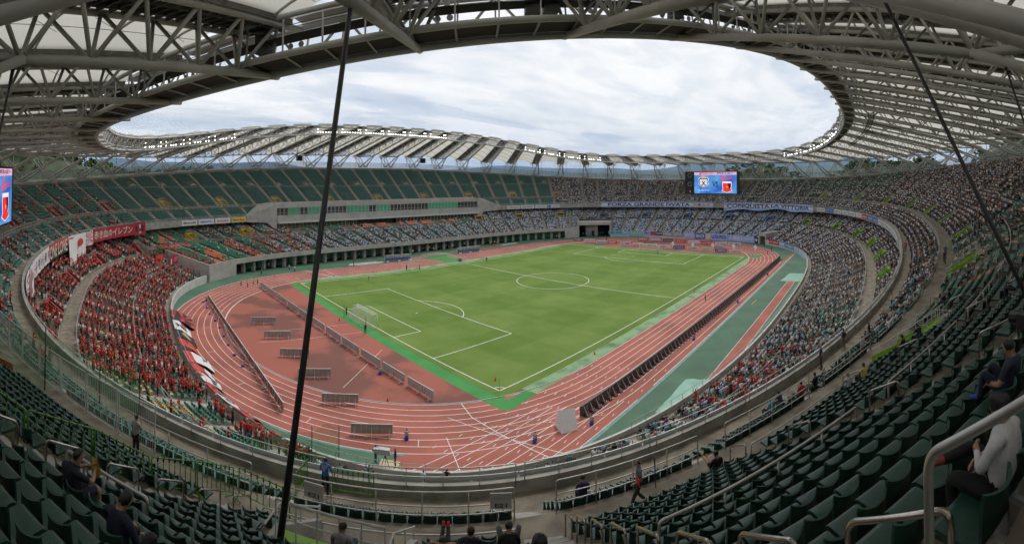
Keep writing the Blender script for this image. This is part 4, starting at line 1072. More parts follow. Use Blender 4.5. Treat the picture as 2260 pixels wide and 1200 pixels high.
def mass(name, pts, rz, col, kinds, temps, label, cat, scale=None):
    """many small copies as one object: points carrying colour and heading, instanced with geometry nodes"""
    me = bpy.data.meshes.new(name); n = len(pts); me.vertices.add(n); me.vertices.foreach_set('co', np.asarray(pts, np.float32).ravel())
    a = me.attributes.new('prot', 'FLOAT_VECTOR', 'POINT'); r = np.zeros((n, 3), np.float32); r[:, 2] = rz; a.data.foreach_set('vector', r.ravel())
    a = me.attributes.new('pcol', 'FLOAT_COLOR', 'POINT'); c = np.ones((n, 4), np.float32); c[:, :3] = col; a.data.foreach_set('color', c.ravel())
    a = me.attributes.new('pkind', 'INT', 'POINT'); a.data.foreach_set('value', np.asarray(kinds, np.int32))
    a = me.attributes.new('pmass', 'FLOAT', 'POINT'); a.data.foreach_set('value', np.ones(n, np.float32))
    a = me.attributes.new('pscale', 'FLOAT', 'POINT'); a.data.foreach_set('value', np.asarray(scale if scale is not None else np.ones(n), np.float32))
    ob = link(name, me, None, label, cat, None, 'stuff')
    ng = bpy.data.node_groups.new(name, 'GeometryNodeTree'); ng.interface.new_socket('Geometry', in_out='INPUT', socket_type='NodeSocketGeometry'); ng.interface.new_socket('Geometry', in_out='OUTPUT', socket_type='NodeSocketGeometry')
    gi, go = ng.nodes.new('NodeGroupInput'), ng.nodes.new('NodeGroupOutput'); jn = ng.nodes.new('GeometryNodeJoinGeometry')
    def attr(nm, ty): q = ng.nodes.new('GeometryNodeInputNamedAttribute'); q.data_type = ty; q.inputs[0].default_value = nm; return q.outputs[0]
    rot, kd, sc_ = attr('prot', 'FLOAT_VECTOR'), attr('pkind', 'INT'), attr('pscale', 'FLOAT')
    er = ng.nodes.new('FunctionNodeEulerToRotation'); ng.links.new(rot, er.inputs[0])
    for i, tmp in enumerate(temps):
        oi = ng.nodes.new('GeometryNodeObjectInfo'); oi.inputs['Object'].default_value = tmp; oi.inputs['As Instance'].default_value = True; oi.transform_space = 'ORIGINAL'
        cm = ng.nodes.new('FunctionNodeCompare'); cm.data_type = 'INT'; cm.operation = 'EQUAL'; ng.links.new(kd, cm.inputs[2]); cm.inputs[3].default_value = i
        ip = ng.nodes.new('GeometryNodeInstanceOnPoints'); ng.links.new(gi.outputs[0], ip.inputs['Points']); ng.links.new(cm.outputs[0], ip.inputs['Selection'])
        ng.links.new(oi.outputs['Geometry'], ip.inputs['Instance']); ng.links.new(er.outputs[0], ip.inputs['Rotation']); ng.links.new(sc_, ip.inputs['Scale']); ng.links.new(ip.outputs[0], jn.inputs[0])
    ng.links.new(jn.outputs[0], go.inputs[0]); md = ob.modifiers.new('copies', 'NODES'); md.node_group = ng
    return ob
# ------------------------------------------------------------------ seats: the 300 that show largest are things, the rest one mass
SX = np.array([s[:3] for s in seats]); px, py, pr = project(SX + [0, 0, .6])
vis = (px > -20) & (px < 2280) & (py > 0) & (py < 1215) & np.array([s[5] == 'up' for s in seats])
order = np.argsort(np.where(vis, pr, 1e9)); near_seats = set(order[:300].tolist())
first_seat = None
for i in order[:300]:
    x, y, z, rz, c, *_ = seats[i]
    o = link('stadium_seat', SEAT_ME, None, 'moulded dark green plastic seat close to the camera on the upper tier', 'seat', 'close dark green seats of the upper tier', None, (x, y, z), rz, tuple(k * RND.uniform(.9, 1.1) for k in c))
    link('bracket', BRK_ME, o)
    if first_seat is None: first_seat = o
rest = [i for i in range(len(seats)) if i not in near_seats]
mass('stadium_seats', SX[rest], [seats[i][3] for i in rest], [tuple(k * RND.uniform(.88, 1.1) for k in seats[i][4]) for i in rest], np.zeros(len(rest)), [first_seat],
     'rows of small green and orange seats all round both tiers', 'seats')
# ------------------------------------------------------------------ spectators: the 240 largest in view are things, the rest two masses
FX = np.array([f[:3] for f in folk]); px, py, pr = project(FX + [0, 0, .9])
hid = hidden_by_parapet(FX + [0, 0, .9]) & np.array([f[6] == 'lo' for f in folk])
vis = (px > 5) & (px < 2255) & (py > 0) & (py < 1195) & ~hid
order = np.argsort(np.where(vis, pr, 1e9)); pick = order[:235]; near_f = set(pick.tolist())
def cname(c):
    r, g, b_ = c
    if r > .3 and g < .1: return 'red'
    if r > .45 and g > .4 and b_ < .2: return 'yellow green'
    if min(c) > .42: return 'white'
    if max(c) < .05: return 'black'
    if b_ > r * 1.25 and b_ > .22: return 'light blue'
    if b_ > r * 1.4: return 'navy'
    if r > g * 1.6: return 'brown'
    if r > b_ * 1.3: return 'beige'
    return 'grey'
PN = ('sitting upright', 'sitting and leaning forward', 'sitting with hands raised', 'standing', 'standing and clapping', 'standing with both arms up')
tmpl = {}
def place_name(tier, u, d):
    if tier == 'up': return ('upper tier beyond the green net' if u < .6 else 'front block of the upper tier' if d < 6 else 'upper tier of the back stand')
    if u < .6: return 'lower terrace of red supporters'
    return 'lower back stand, front rows' if d < 5 else 'lower back stand, middle rows' if d < 15 else 'lower back stand, rear rows'
for i in pick:
    x, y, z, rz, c, k, tier, u, d = folk[i]
    o = link('person', POSES[PK[k]], None, 'spectator in %s top %s, %s' % (cname(c), PN[k], place_name(tier, u % 1, d)), 'person', 'spectators close enough to make out', None, (x, y, z), rz, c)
    s_ = RND.uniform(.93, 1.05); o.scale = (s_, s_, s_)
    tmpl.setdefault(k, o)
for k in range(6):
    if k not in tmpl:
        i = next(i for i in order if folk[i][5] == k and i not in near_f); near_f.add(i); x, y, z, rz, c, k_, tier, u, d = folk[i]
        tmpl[k] = link('person', POSES[PK[k]], None, 'spectator in %s top %s, %s' % (cname(c), PN[k], place_name(tier, u % 1, d)), 'person', 'spectators close enough to make out', None, (x, y, z), rz, c)
TM = [tmpl[k] for k in range(6)]
for nm, test, lab in (('red_crowd', lambda f: .40 < f[7] % 1 < .60, 'dense mass of red-shirted supporters in the stand behind the near goal'), ('home_crowd', lambda f: not (.40 < f[7] % 1 < .60), 'mass of small spectators in white, black and light blue filling the stands')):
    idx = [i for i in range(len(folk)) if i not in near_f and test(folk[i])]
    mass(nm, FX[idx], [folk[i][3] for i in idx], [folk[i][4] for i in idx], [folk[i][5] for i in idx], TM, lab, 'crowd', [RND.uniform(.92, 1.06) for _ in idx])
print('SEATS', len(seats), 'FOLK', len(folk))
# ------------------------------------------------------------------ banners and boards hung on the two parapets
def curve_sheet(f, u0, u1, d, z0, z1, wave=0.0, n=None, th=.05, seed=0, sag=0.0):
    """returns fn(x,y)->3D for x in 0..1 (left to right seen from the pitch) and y in 0..1 (bottom to top)"""
    rr = random.Random(seed); ph = [rr.uniform(0, 6.28) for _ in range(3)]
    if u1 > u0: u1 -= 1
    def fn(x, y, off=0.0):
        u = u0 + (u1 - u0) * x; low = (1 - y); dd = d - off - wave * low * (.5 + .5 * math.sin(x * 31 + ph[0]))
        zz = z1 + (z0 - z1) * low - sag * low * (.5 + .5 * math.sin(x * 11 + ph[1]) * math.sin(x * 5.3 + ph[2]))
        return pt(f, u % 1, dd, zz)
    return fn
def banner(name, label, cat, f, u0, u1, d, z0, z1, base, draws=(), group=None, wave=.15, sag=0.0, nx=None, seed=0, stripes=None, fn=None):
    fn = fn or curve_sheet(f, u0, u1, d, z0, z1, wave, seed=seed, sag=sag)
    du = (u0 - u1) % 1; nx = nx or max(4, int(du * 900)); ny = 3
    root_p = np.array(fn(.5, 0)); root = thing(name, label, cat, tuple(root_p), 0, group)
    L = lambda p: tuple(np.array(p) - root_p)
    g = MB(); ys = np.linspace(0, 1, ny + 1) if not stripes else np.linspace(0, 1, len(stripes) + 1)
    front = [[L(fn(x, y, .03)) for x in np.linspace(0, 1, nx + 1)] for y in ys]; back = [[L(fn(x, y, -.03)) for x in np.linspace(0, 1, nx + 1)] for y in ys]
    if stripes:
        for i, m_ in enumerate(stripes): g.grid(front[i:i + 2], m_)
    else: g.grid(front)
    g.grid(back, 0, True)
    g.grid([back[-1], front[-1]]); g.grid([front[0], back[0]])
    g.grid([[r[0] for r in back], [r[0] for r in front]]); g.grid([[r[-1] for r in front], [r[-1] for r in back]])
    g.build('cloth' if wave > .02 else 'panel', base, root)
    for dr in draws:
        kind, m_ = dr[0], dr[1]; g = MB()
        P = lambda x, y: L(fn(x, y, .09))
        if kind == 'text':
            _, _, s, x0, x1, y0, y1 = dr[:7]; v, fc = text_geo(s, True)
            if len(v):
                W0 = v[:, 0].max(); lo_, hi_ = v[:, 1].min(), v[:, 1].max(); g.add([P(x0 + (x1 - x0) * p[0] / W0, y0 + (y1 - y0) * (p[1] - lo_) / (hi_ - lo_)) for p in v], fc)
        elif kind == 'rect':
            _, _, x0, x1, y0, y1 = dr; k = max(1, int((x1 - x0) * nx)); g.grid([[P(x0 + (x1 - x0) * i / k, y) for i in range(k + 1)] for y in (y0, y1)])
        elif kind == 'star':
            _, _, cx, cy, rx, ry = dr; pts = [P(cx + rx * (1 if i % 2 == 0 else .4) * math.sin(i * math.pi / 5), cy + ry * (1 if i % 2 == 0 else .4) * math.cos(i * math.pi / 5)) for i in range(10)]; g.add(pts, [tuple(range(10))])
        elif kind == 'disc':
            _, _, cx, cy, rx, ry = dr; g.add([P(cx + rx * math.cos(a), cy + ry * math.sin(a)) for a in np.linspace(0, 2 * math.pi, 20)[:-1]], [tuple(range(19))])
        elif kind == 'rays':
            _, _, cx, cy, n_, R = dr
            for i in range(n_):
                a0, a1 = 2 * math.pi * i / n_, 2 * math.pi * (i + .5) / n_
                cl = lambda v_: max(0.0, min(1.0, v_))
                g.add([P(cx, cy), P(cl(cx + R * math.cos(a0)), cl(cy + R * math.sin(a0))), P(cl(cx + R * math.cos(a1)), cl(cy + R * math.sin(a1)))], [(0, 1, 2)])
        elif kind == 'poly':
            g.add([P(*q) for q in dr[2]], [tuple(range(len(dr[2])))])
        if g.f: g.build('lettering' if kind == 'text' else 'motif', m_, root)
    return root
M_lb = mat('cloth_lightblue', (.33, .42, .72), .85, var=.08, scale=.5); M_cw = mat('cloth_white', (.66, .65, .64), .85, var=.06, scale=.5); M_navy = mat('cloth_navy', (.02, .03, .09), .85)
M_cr = mat('cloth_red', (.36, .025, .045), .85, var=.12, scale=.5); M_cr2 = mat('cloth_scarlet', (.50, .05, .04), .85, var=.1, scale=.5); M_ck = mat('cloth_black', (.025, .024, .026), .85); M_cy = mat('cloth_yellow', (.66, .44, .03), .8); M_cream = mat('cloth_cream', (.55, .50, .40), .85)
M_pinkc = mat('cloth_pink', (.58, .20, .22), .85); M_cblue = mat('cloth_blue', (.05, .14, .42), .85); M_gold2 = mat('cloth_gold', (.42, .30, .10), .8); M_aqua = mat('cloth_aqua', (.16, .46, .58), .85); M_grey = mat('cloth_grey', (.28, .28, .28), .85)
banner('supporters_banner', 'long pale blue and white banner lettered FORZA GRANDE IWATA with four stars', 'banner', up, .0815, .9942, -.35, 11.25, 13.75, [M_cw, M_lb], [('text', M_navy, 'FORZA GRANDE IWATA', .06, .79, .22, .80), ('star', M_cy, .835, .5, .028, .34), ('star', M_cr2, .875, .5, .028, .34), ('star', M_cy, .915, .5, .028, .34), ('star', M_cy, .957, .5, .028, .34)], 'banners on the upper parapet', seed=2, stripes=[1, 0, 0, 1])
banner('supporters_banner', 'sagging pale blue and white banner lettered CONQUISTA LA VITTORIA', 'banner', up, .9856, .9092, -.35, 11.5, 13.75, [M_cw, M_lb], [('text', M_navy, 'CONQUISTA LA VITTORIA', .03, .95, .2, .84)], 'banners on the upper parapet', sag=1.5, wave=.5, seed=5, stripes=[1, 0, 1])
banner('supporters_banner', 'long crimson banner with white brushed Japanese lettering above the red supporters', 'banner', up, .4445, .4150, -.4, 10.6, 13.6, M_cr, [('text', M_cream, '赤き血のイレブン', .03, .97, .2, .85)], 'banners on the upper parapet', seed=7)
banner('supporters_flag', 'square crimson flag with dark figures at the end of the crimson banner', 'flag', up, .4148, .4072, -.42, 10.3, 13.7, M_cr, [('rect', M_ck, .16, .32, .3, .75), ('rect', M_ck, .66, .82, .3, .75), ('rect', M_cw, .44, .56, .55, .85), ('text', M_cw, '浦和', .4, .6, .12, .3)], seed=8)
banner('supporters_flag', 'white flag with pink sun rays beside the crimson banner', 'flag', up, .4505, .4447, -.45, 10.3, 13.4, M_cw, [('rays', M_pinkc, .5, .5, 12, .75)], seed=9)
banner('supporters_flag', 'tall white flag with a large red shape hanging over the parapet', 'flag', up, .4605, .4508, -.5, 8.6, 13.5, M_cw, [('disc', M_cr2, .5, .62, .26, .17), ('poly', M_cr2, [(.15, .34), (.6, .56), (.5, .66)]), ('rect', M_cr2, .15, .4, .06, .09)], seed=10)
banner('supporters_flag', 'crumpled white and red flag drooping beside the ONE LOVE banner', 'flag', up, .4668, .4608, -.5, 7.6, 13.6, M_cw, [('poly', M_cr, [(.1, 0), (.5, .5), (.62, .45), (.3, .02)]), ('rect', M_cr2, .1, .8, .9, .95)], wave=.9, seed=11)
banner('supporters_banner', 'red and black banner with large cream letters ONE LOVE', 'banner', up, .4885, .4672, -.4, 10.7, 13.7, [M_ck, M_cr2], [('text', M_cream, 'ONE LOVE', .03, .97, .1, .92)], 'banners on the upper parapet', seed=12, stripes=[0, 1])
banner('supporters_banner', 'row of white cloths with black brushed lettering and red stripes along the parapet', 'banner', up, .5125, .489, -.4, 10.9, 13.6, M_cw, sum([[('rect', M_cw, i / 7 + .008, (i + 1) / 7 - .008, .06, .94), ('text', M_ck, c, i / 7 + .02, (i + 1) / 7 - .02, .2, .82), ('rect', M_cr, i / 7 + .008, (i + 1) / 7 - .008, .44, .52)] for i, c in enumerate('威風堂々浦和魂')], []), 'banners on the upper parapet', seed=13)
banner('supporters_flag', 'white and red flag hanging low at the bend of the parapet', 'flag', up, .5195, .5128, -.5, 9.0, 13.6, M_cw, [('poly', M_cr2, [(.1, .1), (.3, .9), (.42, .9), (.25, .1)]), ('rect', M_cr2, .5, .9, .1, .25), ('text', M_gold2, '10', .55, .8, .5, .75)], seed=14)
banner('supporters_banner', 'white and red striped cloth with black strokes at the end of the banner row', 'banner', up, .5400, .520, -.42, 10.4, 13.5, M_cw, [('rect', M_cr2, .02, .98, .75, .85), ('text', M_ck, '浦和レッズ', .06, .94, .2, .65), ('rect', M_ck, .1, .9, .06, .14)], 'banners on the upper parapet', seed=15)
def advert(f, u0, u1, d, z0, z1, bg, txt, tc, where, group, extra=()):
    mB = mat('board_%02d%02d%02d' % tuple(int(c * 99) for c in bg), bg, .5); mT = mat('print_%02d%02d%02d' % tuple(int(c * 99) for c in tc), tc, .6)
    return banner('advertising_board', where, 'board', f, u0, u1, d, z0, z1, mB, [('text', mT, txt, .1, .9, .28, .72)] + list(extra), group, wave=0.0)
WHT, BLU, RED, YLW, DK = (.72, .72, .71), (.03, .17, .55), (.55, .03, .04), (.66, .55, .14), (.05, .05, .06)
e = [.384, .3735, .3632, .3529, .343]
for i, (bg, tx, tc, lb) in enumerate([(WHT, '静岡銀行 浜松いわた信用金庫', DK, 'white board with black lettering, nearest the crimson flag on the main stand parapet'), (WHT, 'HAMAMATSU PHOTONICS', BLU, 'white board with blue lettering on the main stand parapet'), (WHT, 'DNCAD ENERGY', RED, 'white board with red and grey lettering on the main stand parapet'), (YLW, 'Misawa   Misawa', RED, 'pale yellow board with two red words beside the box building')]):
    advert(up, e[i] - .0005, e[i + 1] + .0005, -.3, 11.5, 13.0, bg, tx, tc, lb, 'boards on the upper parapet')
e = [.1560, .1450, .1335, .1235, .1135]
for i, (bg, tx, tc, lb) in enumerate([(WHT, 'KOTOBUKI SEATING', DK, 'white board with grey lettering next to the box building'), (WHT, 'ENSHU RAILWAY', DK, 'white board with plain grey lettering, second from the box building'), (WHT, 'Nakayama Glass', DK, 'white board with thin lettering, third from the box building'), (WHT, 'OTA SYSTEM', BLU, 'white board with a dark blue block, fourth from the box building')]):
    advert(up, e[i] - .0005, e[i + 1] + .0005, -.3, 11.5, 12.9, bg, tx, tc, lb, 'boards on the upper parapet', [('rect', mat('print_031755', BLU, .6), .03, .25, .1, .9)] if i == 3 else ())
rows_ = [(WHT, 'SBS 静岡', DK), (BLU, 'JTEKT  ITEC', WHT), (WHT, '静岡県信用保証協会', DK), (WHT, 'S C  DREAM FIELD', BLU), (WHT, 'Kansai Paint', DK), (WHT, 'J KOSEI', RED), (RED, 'EAGLE', WHT), (BLU, 'HAMANAKO', WHT), (BLU, 'Yamazaki', WHT), (WHT, '中日新聞', RED), (WHT, 'CHUBU GAS', DK), (WHT, 'Denso', DK), (WHT, 'SEINO', DK), (WHT, 'OKB', BLU), (WHT, 'ENTETSU', DK), (WHT, 'Harada', DK)]
ue = np.linspace(.9062, .755, len(rows_) + 1)
for i, (bg, tx, tc) in enumerate(rows_):
    lb = '%s board lettered %s on the curved parapet, %s from the torn banner' % ('white' if bg == WHT else 'blue' if bg == BLU else 'red', {DK: 'in black', RED: 'in red', BLU: 'in blue', WHT: 'in white'}[tc], ordinal(i + 1))
    advert(up, ue[i] - .0005, ue[i + 1] + .0005, -.3, 11.75, 13.0, bg, tx, tc, lb, 'boards on the curved parapet')
# pale board backs on the parapet in front of the camera
ue = np.linspace(.735, .575, 47)
for i in range(46):
    banner('parapet_screen', 'grey white panel behind the parapet rail, %s from the lime exit along the curve' % ordinal(i + 1), 'panel', up, ue[i] - .00006, ue[i + 1] + .00006, -.25, 12.55, 13.48, mat('screen_pale', (.60, .61, .62), .5, var=.12, scale=.8), (), 'pale panels along the near parapet', wave=0.0, nx=2)
# cloths on the wall in front of the blue supporters
for i, (u0, u1, m_, tx, mt, lb, z0, z1) in enumerate([(.0712, .0585, M_aqua, 'AOKI   IWATA', M_navy, 'aqua cloth with small dark letters beside the far tunnel', 1.0, 2.5), (.0583, .0535, M_aqua, '心ひとつに', M_cw, 'plain aqua cloth next to the tunnel cloth', 1.0, 2.4), (.0533, .0405, M_aqua, 'PRIDE ◆ IWATA', M_cy, 'aqua banner with yellow letters and a diamond', .3, 2.4), (.0403, .034, M_lb, 'JUBILO', M_navy, 'pale blue cloth on the far end wall', .9, 2.5), (.0338, .029, M_cr2, '磐 田', M_cblue, 'red and blue cloth on the far end wall', 1.0, 2.5), (.0288, .0225, M_navy, '和 好 魂', M_cw, 'dark navy cloth with white characters', 1.0, 2.4), (.0222, .0135, M_grey, 'FORZA', M_cw, 'grey cloth with white lettering', .9, 2.4), (.0132, .003, M_grey, 'FORZA IWATA', M_cw, 'long grey banner with white capitals', .9, 2.3), (.0025, .993, M_lb, 'JUBILO IWATA', M_cw, 'pale blue flag cloth over the far wall', .4, 2.7), (.9925, .9835, M_cblue, 'SINCE', M_cw, 'blue cloth with a white cross beside the ULTRA banner', .3, 2.6), (.983, .979, M_cream, '', M_cw, 'cream cloth beside the ULTRA banner', .2, 2.6), (.9788, .9632, M_lb, 'ULTRA IWATA', M_navy, 'pale blue banner with heavy black letters ULTRA IWATA', .1, 2.7), (.963, .9375, M_lb, 'J  磐田 JUBILO', M_cw, 'long pale blue banner with white characters near the corner', .1, 2.5), (.937, .9335, M_navy, '+', M_cw, 'dark blue cloth with a white cross at the corner', .1, 2.5)]):
    banner('wall_cloth', lb, 'banner', lo, u0, u1, -.12, z0, z1, m_, [('text', mt, tx, .08, .92, .25, .78)] if tx else (), 'cloths on the far end wall', wave=.1, seed=30 + i)
# boards on the wall of the back stand
for i, (u0, u1, bg, tx, tc, lb) in enumerate([(.9215, .9085, RED, 'NTT 西日本', WHT, 'red board at the corner end of the back stand wall'), (.908, .900, (.30, .47, .72), '', WHT, 'plain sky blue board next to the red corner board'), (.8995, .884, (.10, .24, .50), 'TOKAI', WHT, 'dark blue board with pale shapes on the back stand wall'), (.8835, .872, (.30, .47, .72), 'SHIZUOKA', WHT, 'sky blue board with a beige shape on the back stand wall'), (.8715, .855, (.42, .55, .74), 'すとろーく', WHT, 'pale blue board with white script on the back stand wall'), (.8545, .842, (.42, .55, .74), 'YAMAHA', WHT, 'last pale blue board on the back stand wall')]):
    advert(lo, u0, u1, -.08, .7, 2.2, bg, tx or '·', tc, lb, 'boards on the back stand wall', [('disc', M_cream, .5, .5, .2, .2)] if i in (2, 3) else ())
# cloths hung at the corners of the red section and over the big step of the terrace
banner('supporters_banner', 'orange red cloth hanging at the corner above the tunnel', 'banner', lo, .4235, .4180, 10.5, 4.3, 6.6, M_cr2, [('text', M_cr, 'URAWA', .1, .9, .3, .7)], wave=.3, seed=50)
banner('supporters_banner', 'pink red banner with a white end over the tunnel corner', 'banner', lo, .4178, .4060, 8.4, 4.2, 6.3, M_cr, [('text', M_pinkc, '浦和軍団', .25, .9, .2, .8), ('rect', M_cw, 0, .09, 0, .6)], wave=.2, seed=51)

# ------------------------------------------------------------------ scoreboards
def scoreboard(uc, lab, lit):
    a, b_ = np.array(pt(up, (uc + .0198) % 1, 9.0, 0)), np.array(pt(up, (uc - .0198) % 1, 9.0, 0)); c = (a + b_) / 2; rgt = (b_ - a); Wd = np.linalg.norm(rgt); rgt /= Wd
    rz = math.atan2(rgt[1], rgt[0]) + math.pi                 # local +y looks inwards, local -x is the viewer's right
    root = thing('scoreboard', lab, 'scoreboard', (c[0], c[1], 17.0), rz); H = 10.7
    V = lambda x, z, off=.02: (Wd / 2 - x * Wd, .55 + off, z * H)
    g = MB(); g.box(0, 0, H / 2, Wd, 1.1, H); g.build('casing', mat('board_casing', (.03, .03, .034), .5), root)
    g = MB(); g.box(0, -1.2, -1.2, Wd * .8, 1.2, 2.6); g.build('stand', M_conc2, root)
    x0, x1, z0, z1 = (.175, .955, .03, .965)
    # lit screen: blue picture, pink strip, lettering and the two badges
    m_ = emit('screen_blue', (.03, .22, .62), .75); t_ = m_.node_tree; b2 = t_.nodes['Principled BSDF']; tcn = t_.nodes.new('ShaderNodeTexCoord'); no_ = t_.nodes.new('ShaderNodeTexNoise'); no_.inputs['Scale'].default_value = .12; t_.links.new(tcn.outputs['Object'], no_.inputs[0])
    r_ = t_.nodes.new('ShaderNodeValToRGB'); e_ = r_.color_ramp.elements; e_[0].position = .35; e_[0].color = (.02, .10, .50, 1); e_[1].position = .68; e_[1].color = (.16, .50, .85, 1); t_.links.new(no_.outputs[0], r_.inputs[0]); t_.links.new(r_.outputs[0], b2.inputs['Emission Color']); t_.links.new(r_.outputs[0], b2.inputs['Base Color'])
    def quadp(nm, m2, xa, xb, za, zb, off): g = MB(); g.quad(V(xa, za, off), V(xb, za, off), V(xb, zb, off), V(xa, zb, off)); g.build(nm, m2, root)
    quadp('screen', m_, x0, x1, z0, z1, .02); quadp('screen_strip', emit('screen_pink', (.80, .42, .60), .8), x0, x1, .845, z1, .03)
    SXY = lambda x, y: (x0 + (x1 - x0) * x, z0 + (z1 - z0) * y)
    def art(nm, m2, polys, off=.05):
        g = MB()
        for P in polys: g.add([V(*SXY(*p), off) for p in P], [tuple(range(len(P)))])
        g.build(nm, m2, root)
    def txt(nm, m2, s, xa, xb, ya, yb, off=.06, rot=0.0):
        g = MB(); v, f = text_geo(s, True); W0 = v[:, 0].max(); l_, h_ = v[:, 1].min(), v[:, 1].max()
        g.add([V(*SXY(xa + (xb - xa) * p[0] / W0, ya + (yb - ya) * (p[1] - l_) / (h_ - l_) + rot * p[0] / W0), off) for p in v], f); g.build(nm, m2, root)
    K, Wt, R_s, Nv, Gd = emit('scr_black', (.01, .01, .012), .1), emit('scr_white', (.8, .8, .8), .8), emit('scr_red', (.75, .03, .03), .8), emit('scr_navy', (.01, .03, .18), .6), emit('scr_gold', (.8, .38, .03), .8)
    txt('lettering', K, 'VS', .43, .565, .28, .56); art('logo', K, [[(.115, .885), (.155, .885), (.155, .985), (.135, .985), (.135, .91), (.115, .91)]], .06)
    art('logo', R_s, [[(.165, .90), (.325, .90), (.325, .985), (.165, .985)]], .05); txt('lettering', K, '明治安田生命 J1', .345, .47, .905, .975); txt('lettering', K, '静岡新聞 SBS 磐田 デー', .54, .95, .90, .985); txt('lettering', Wt, 'J.LEAGUE', .175, .315, .915, .965, .07)
    cx, cy = .225, .51                                          # shield with crossed feathers and a crown
    sh = [(-.085, .22), (-.11, .17), (-.095, .05), (-.11, -.06), (-.06, -.16), (0, -.22), (.06, -.16), (.11, -.06), (.095, .05), (.11, .17), (.085, .22), (0, .19)]
    art('crest', Wt, [[(cx + x * 1.12, cy + y * 1.08) for x, y in sh]], .05); art('crest', Nv, [[(cx + x, cy + y) for x, y in sh]], .06); art('crest', Wt, [[(cx + x * .8, cy + y * .78 - .01) for x, y in sh]], .07)
    art('crest', K, [[(cx - .055, cy - .12), (cx - .035, cy - .14), (cx + .055, cy + .08), (cx + .035, cy + .10)], [(cx + .055, cy - .12), (cx + .035, cy - .14), (cx - .055, cy + .08), (cx - .035, cy + .10)]], .08)
    art('crest', Gd, [[(cx + .05 * math.cos(a), cy + .22 + .10 * max(0, math.sin(a))) for a in np.linspace(0, math.pi, 9)], [(cx + .02 * math.cos(a), cy - .10 + .035 * math.sin(a)) for a in np.linspace(0, 6.28, 9)]], .08)
    txt('lettering', emit('scr_pale', (.25, .5, .85), .8), 'Jubilo', .085, .36, .07, .22)
    cx, cy = .775, .30                                          # red, black and white shield with a gold ball
    sh = [(-.09, .24), (-.10, .10), (-.085, -.10), (-.11, -.17), (0, -.25), (.11, -.17), (.085, -.10), (.10, .10), (.09, .24)]
    art('crest', Wt, [[(cx + x * 1.14, cy + y * 1.07) for x, y in sh]], .05); art('crest', R_s, [[(cx + x, cy + y) for x, y in sh]], .06)
    art('crest', K, [[(cx + .02, cy + .17), (cx + .085, cy + .17), (cx + .09, cy + .0), (cx + .05, cy - .10), (cx + .035, cy + .02)]], .07); art('crest', Wt, [[(cx - .09, cy + .24), (cx + .09, cy + .24), (cx + .085, cy + .18), (cx - .085, cy + .18)]], .07)
    art('crest', R_s, [[(cx, cy + .14), (cx + .05, cy + .0), (cx, cy - .14), (cx - .05, cy + .0)]], .08); art('crest', Gd, [[(cx + .02 * math.cos(a), cy + .04 * math.sin(a)) for a in np.linspace(0, 6.28, 10)]], .09)
    txt('lettering', R_s, 'Red', .655, .755, .70, .83, rot=.03); txt('lettering', R_s, 'Diamonds', .645, .92, .60, .72, rot=.07); art('lettering', R_s, [[(.64, .52), (.655, .52), (.70, .70), (.68, .70)]], .06)
    for q, zc in enumerate((.83, .45)):                          # two clock dials drawn in short marks at the side
        g = MB()
        for a in np.linspace(0, 2 * math.pi, 13)[:-1]:
            r0, r1 = .035, .046; A = (.087 + r0 * math.cos(a) * .9, zc + r0 * math.sin(a) * 2.2); B = (.087 + r1 * math.cos(a) * .9, zc + r1 * math.sin(a) * 2.2); n_ = (-math.sin(a) * .005, math.cos(a) * .011)
            g.quad(V(A[0] - n_[0], A[1] - n_[1]), V(B[0] - n_[0], B[1] - n_[1]), V(B[0] + n_[0], B[1] + n_[1]), V(A[0] + n_[0], A[1] + n_[1]))
        g.quad(V(.083, zc), V(.089, zc - .01), V(.066, zc + .055), V(.062, zc + .05)); g.build('clock_dial', M_cw, root)
    g = MB(); g.add([V(.095 + .012 * math.cos(a), .12 + .028 * math.sin(a)) for a in np.linspace(0, 6.28, 10)], [tuple(range(10))]); g.build('indicator_lamp', emit('ind_orange', (.8, .25, .05), .6), root)
scoreboard(0.0, 'large lit scoreboard showing VS between two club badges above the far stand', True)
scoreboard(0.5, 'second lit scoreboard, cut off by the edge of the picture', True)

# ------------------------------------------------------------------ floodlights on the ring
M_lampb = mat('lamp_body', (.30, .30, .30), .4); M_lampo = mat('lamp_lens', (.45, .45, .46), .15); M_lampl = emit('lamp_lit', (1.0, .97, .88), 6.0)
lb_ = MB(); lb_.tube([(0, -.30, 0), (0, -.12, 0), (0, .10, 0), (0, .16, 0)], [.08, .16, .22, .23], 8); lb_.box(0, -.05, -.36, .5, .06, .12); LAMP_B = lb_.mesh('lamp', M_lampb, False)
ll_ = MB(); ll_.tube([(0, .15, 0), (0, .18, 0)], [.21, .19], 8); LAMP_L = ll_.mesh('lens', M_lampl); LAMP_O = ll_.mesh('lens_off', M_lampo)
LIT = {7: 1, 5: 1, 4: 1, 6: 1, 17: 1, 16: 1, 15: 1, 14: 1, 13: 1, 12: 1, 23: 1, 22: 1, 21: 1, 24: 1, 53: 1, 54: 1, 52: 1, 51: 1, 50: 1}
off_pts, off_rz = [], []
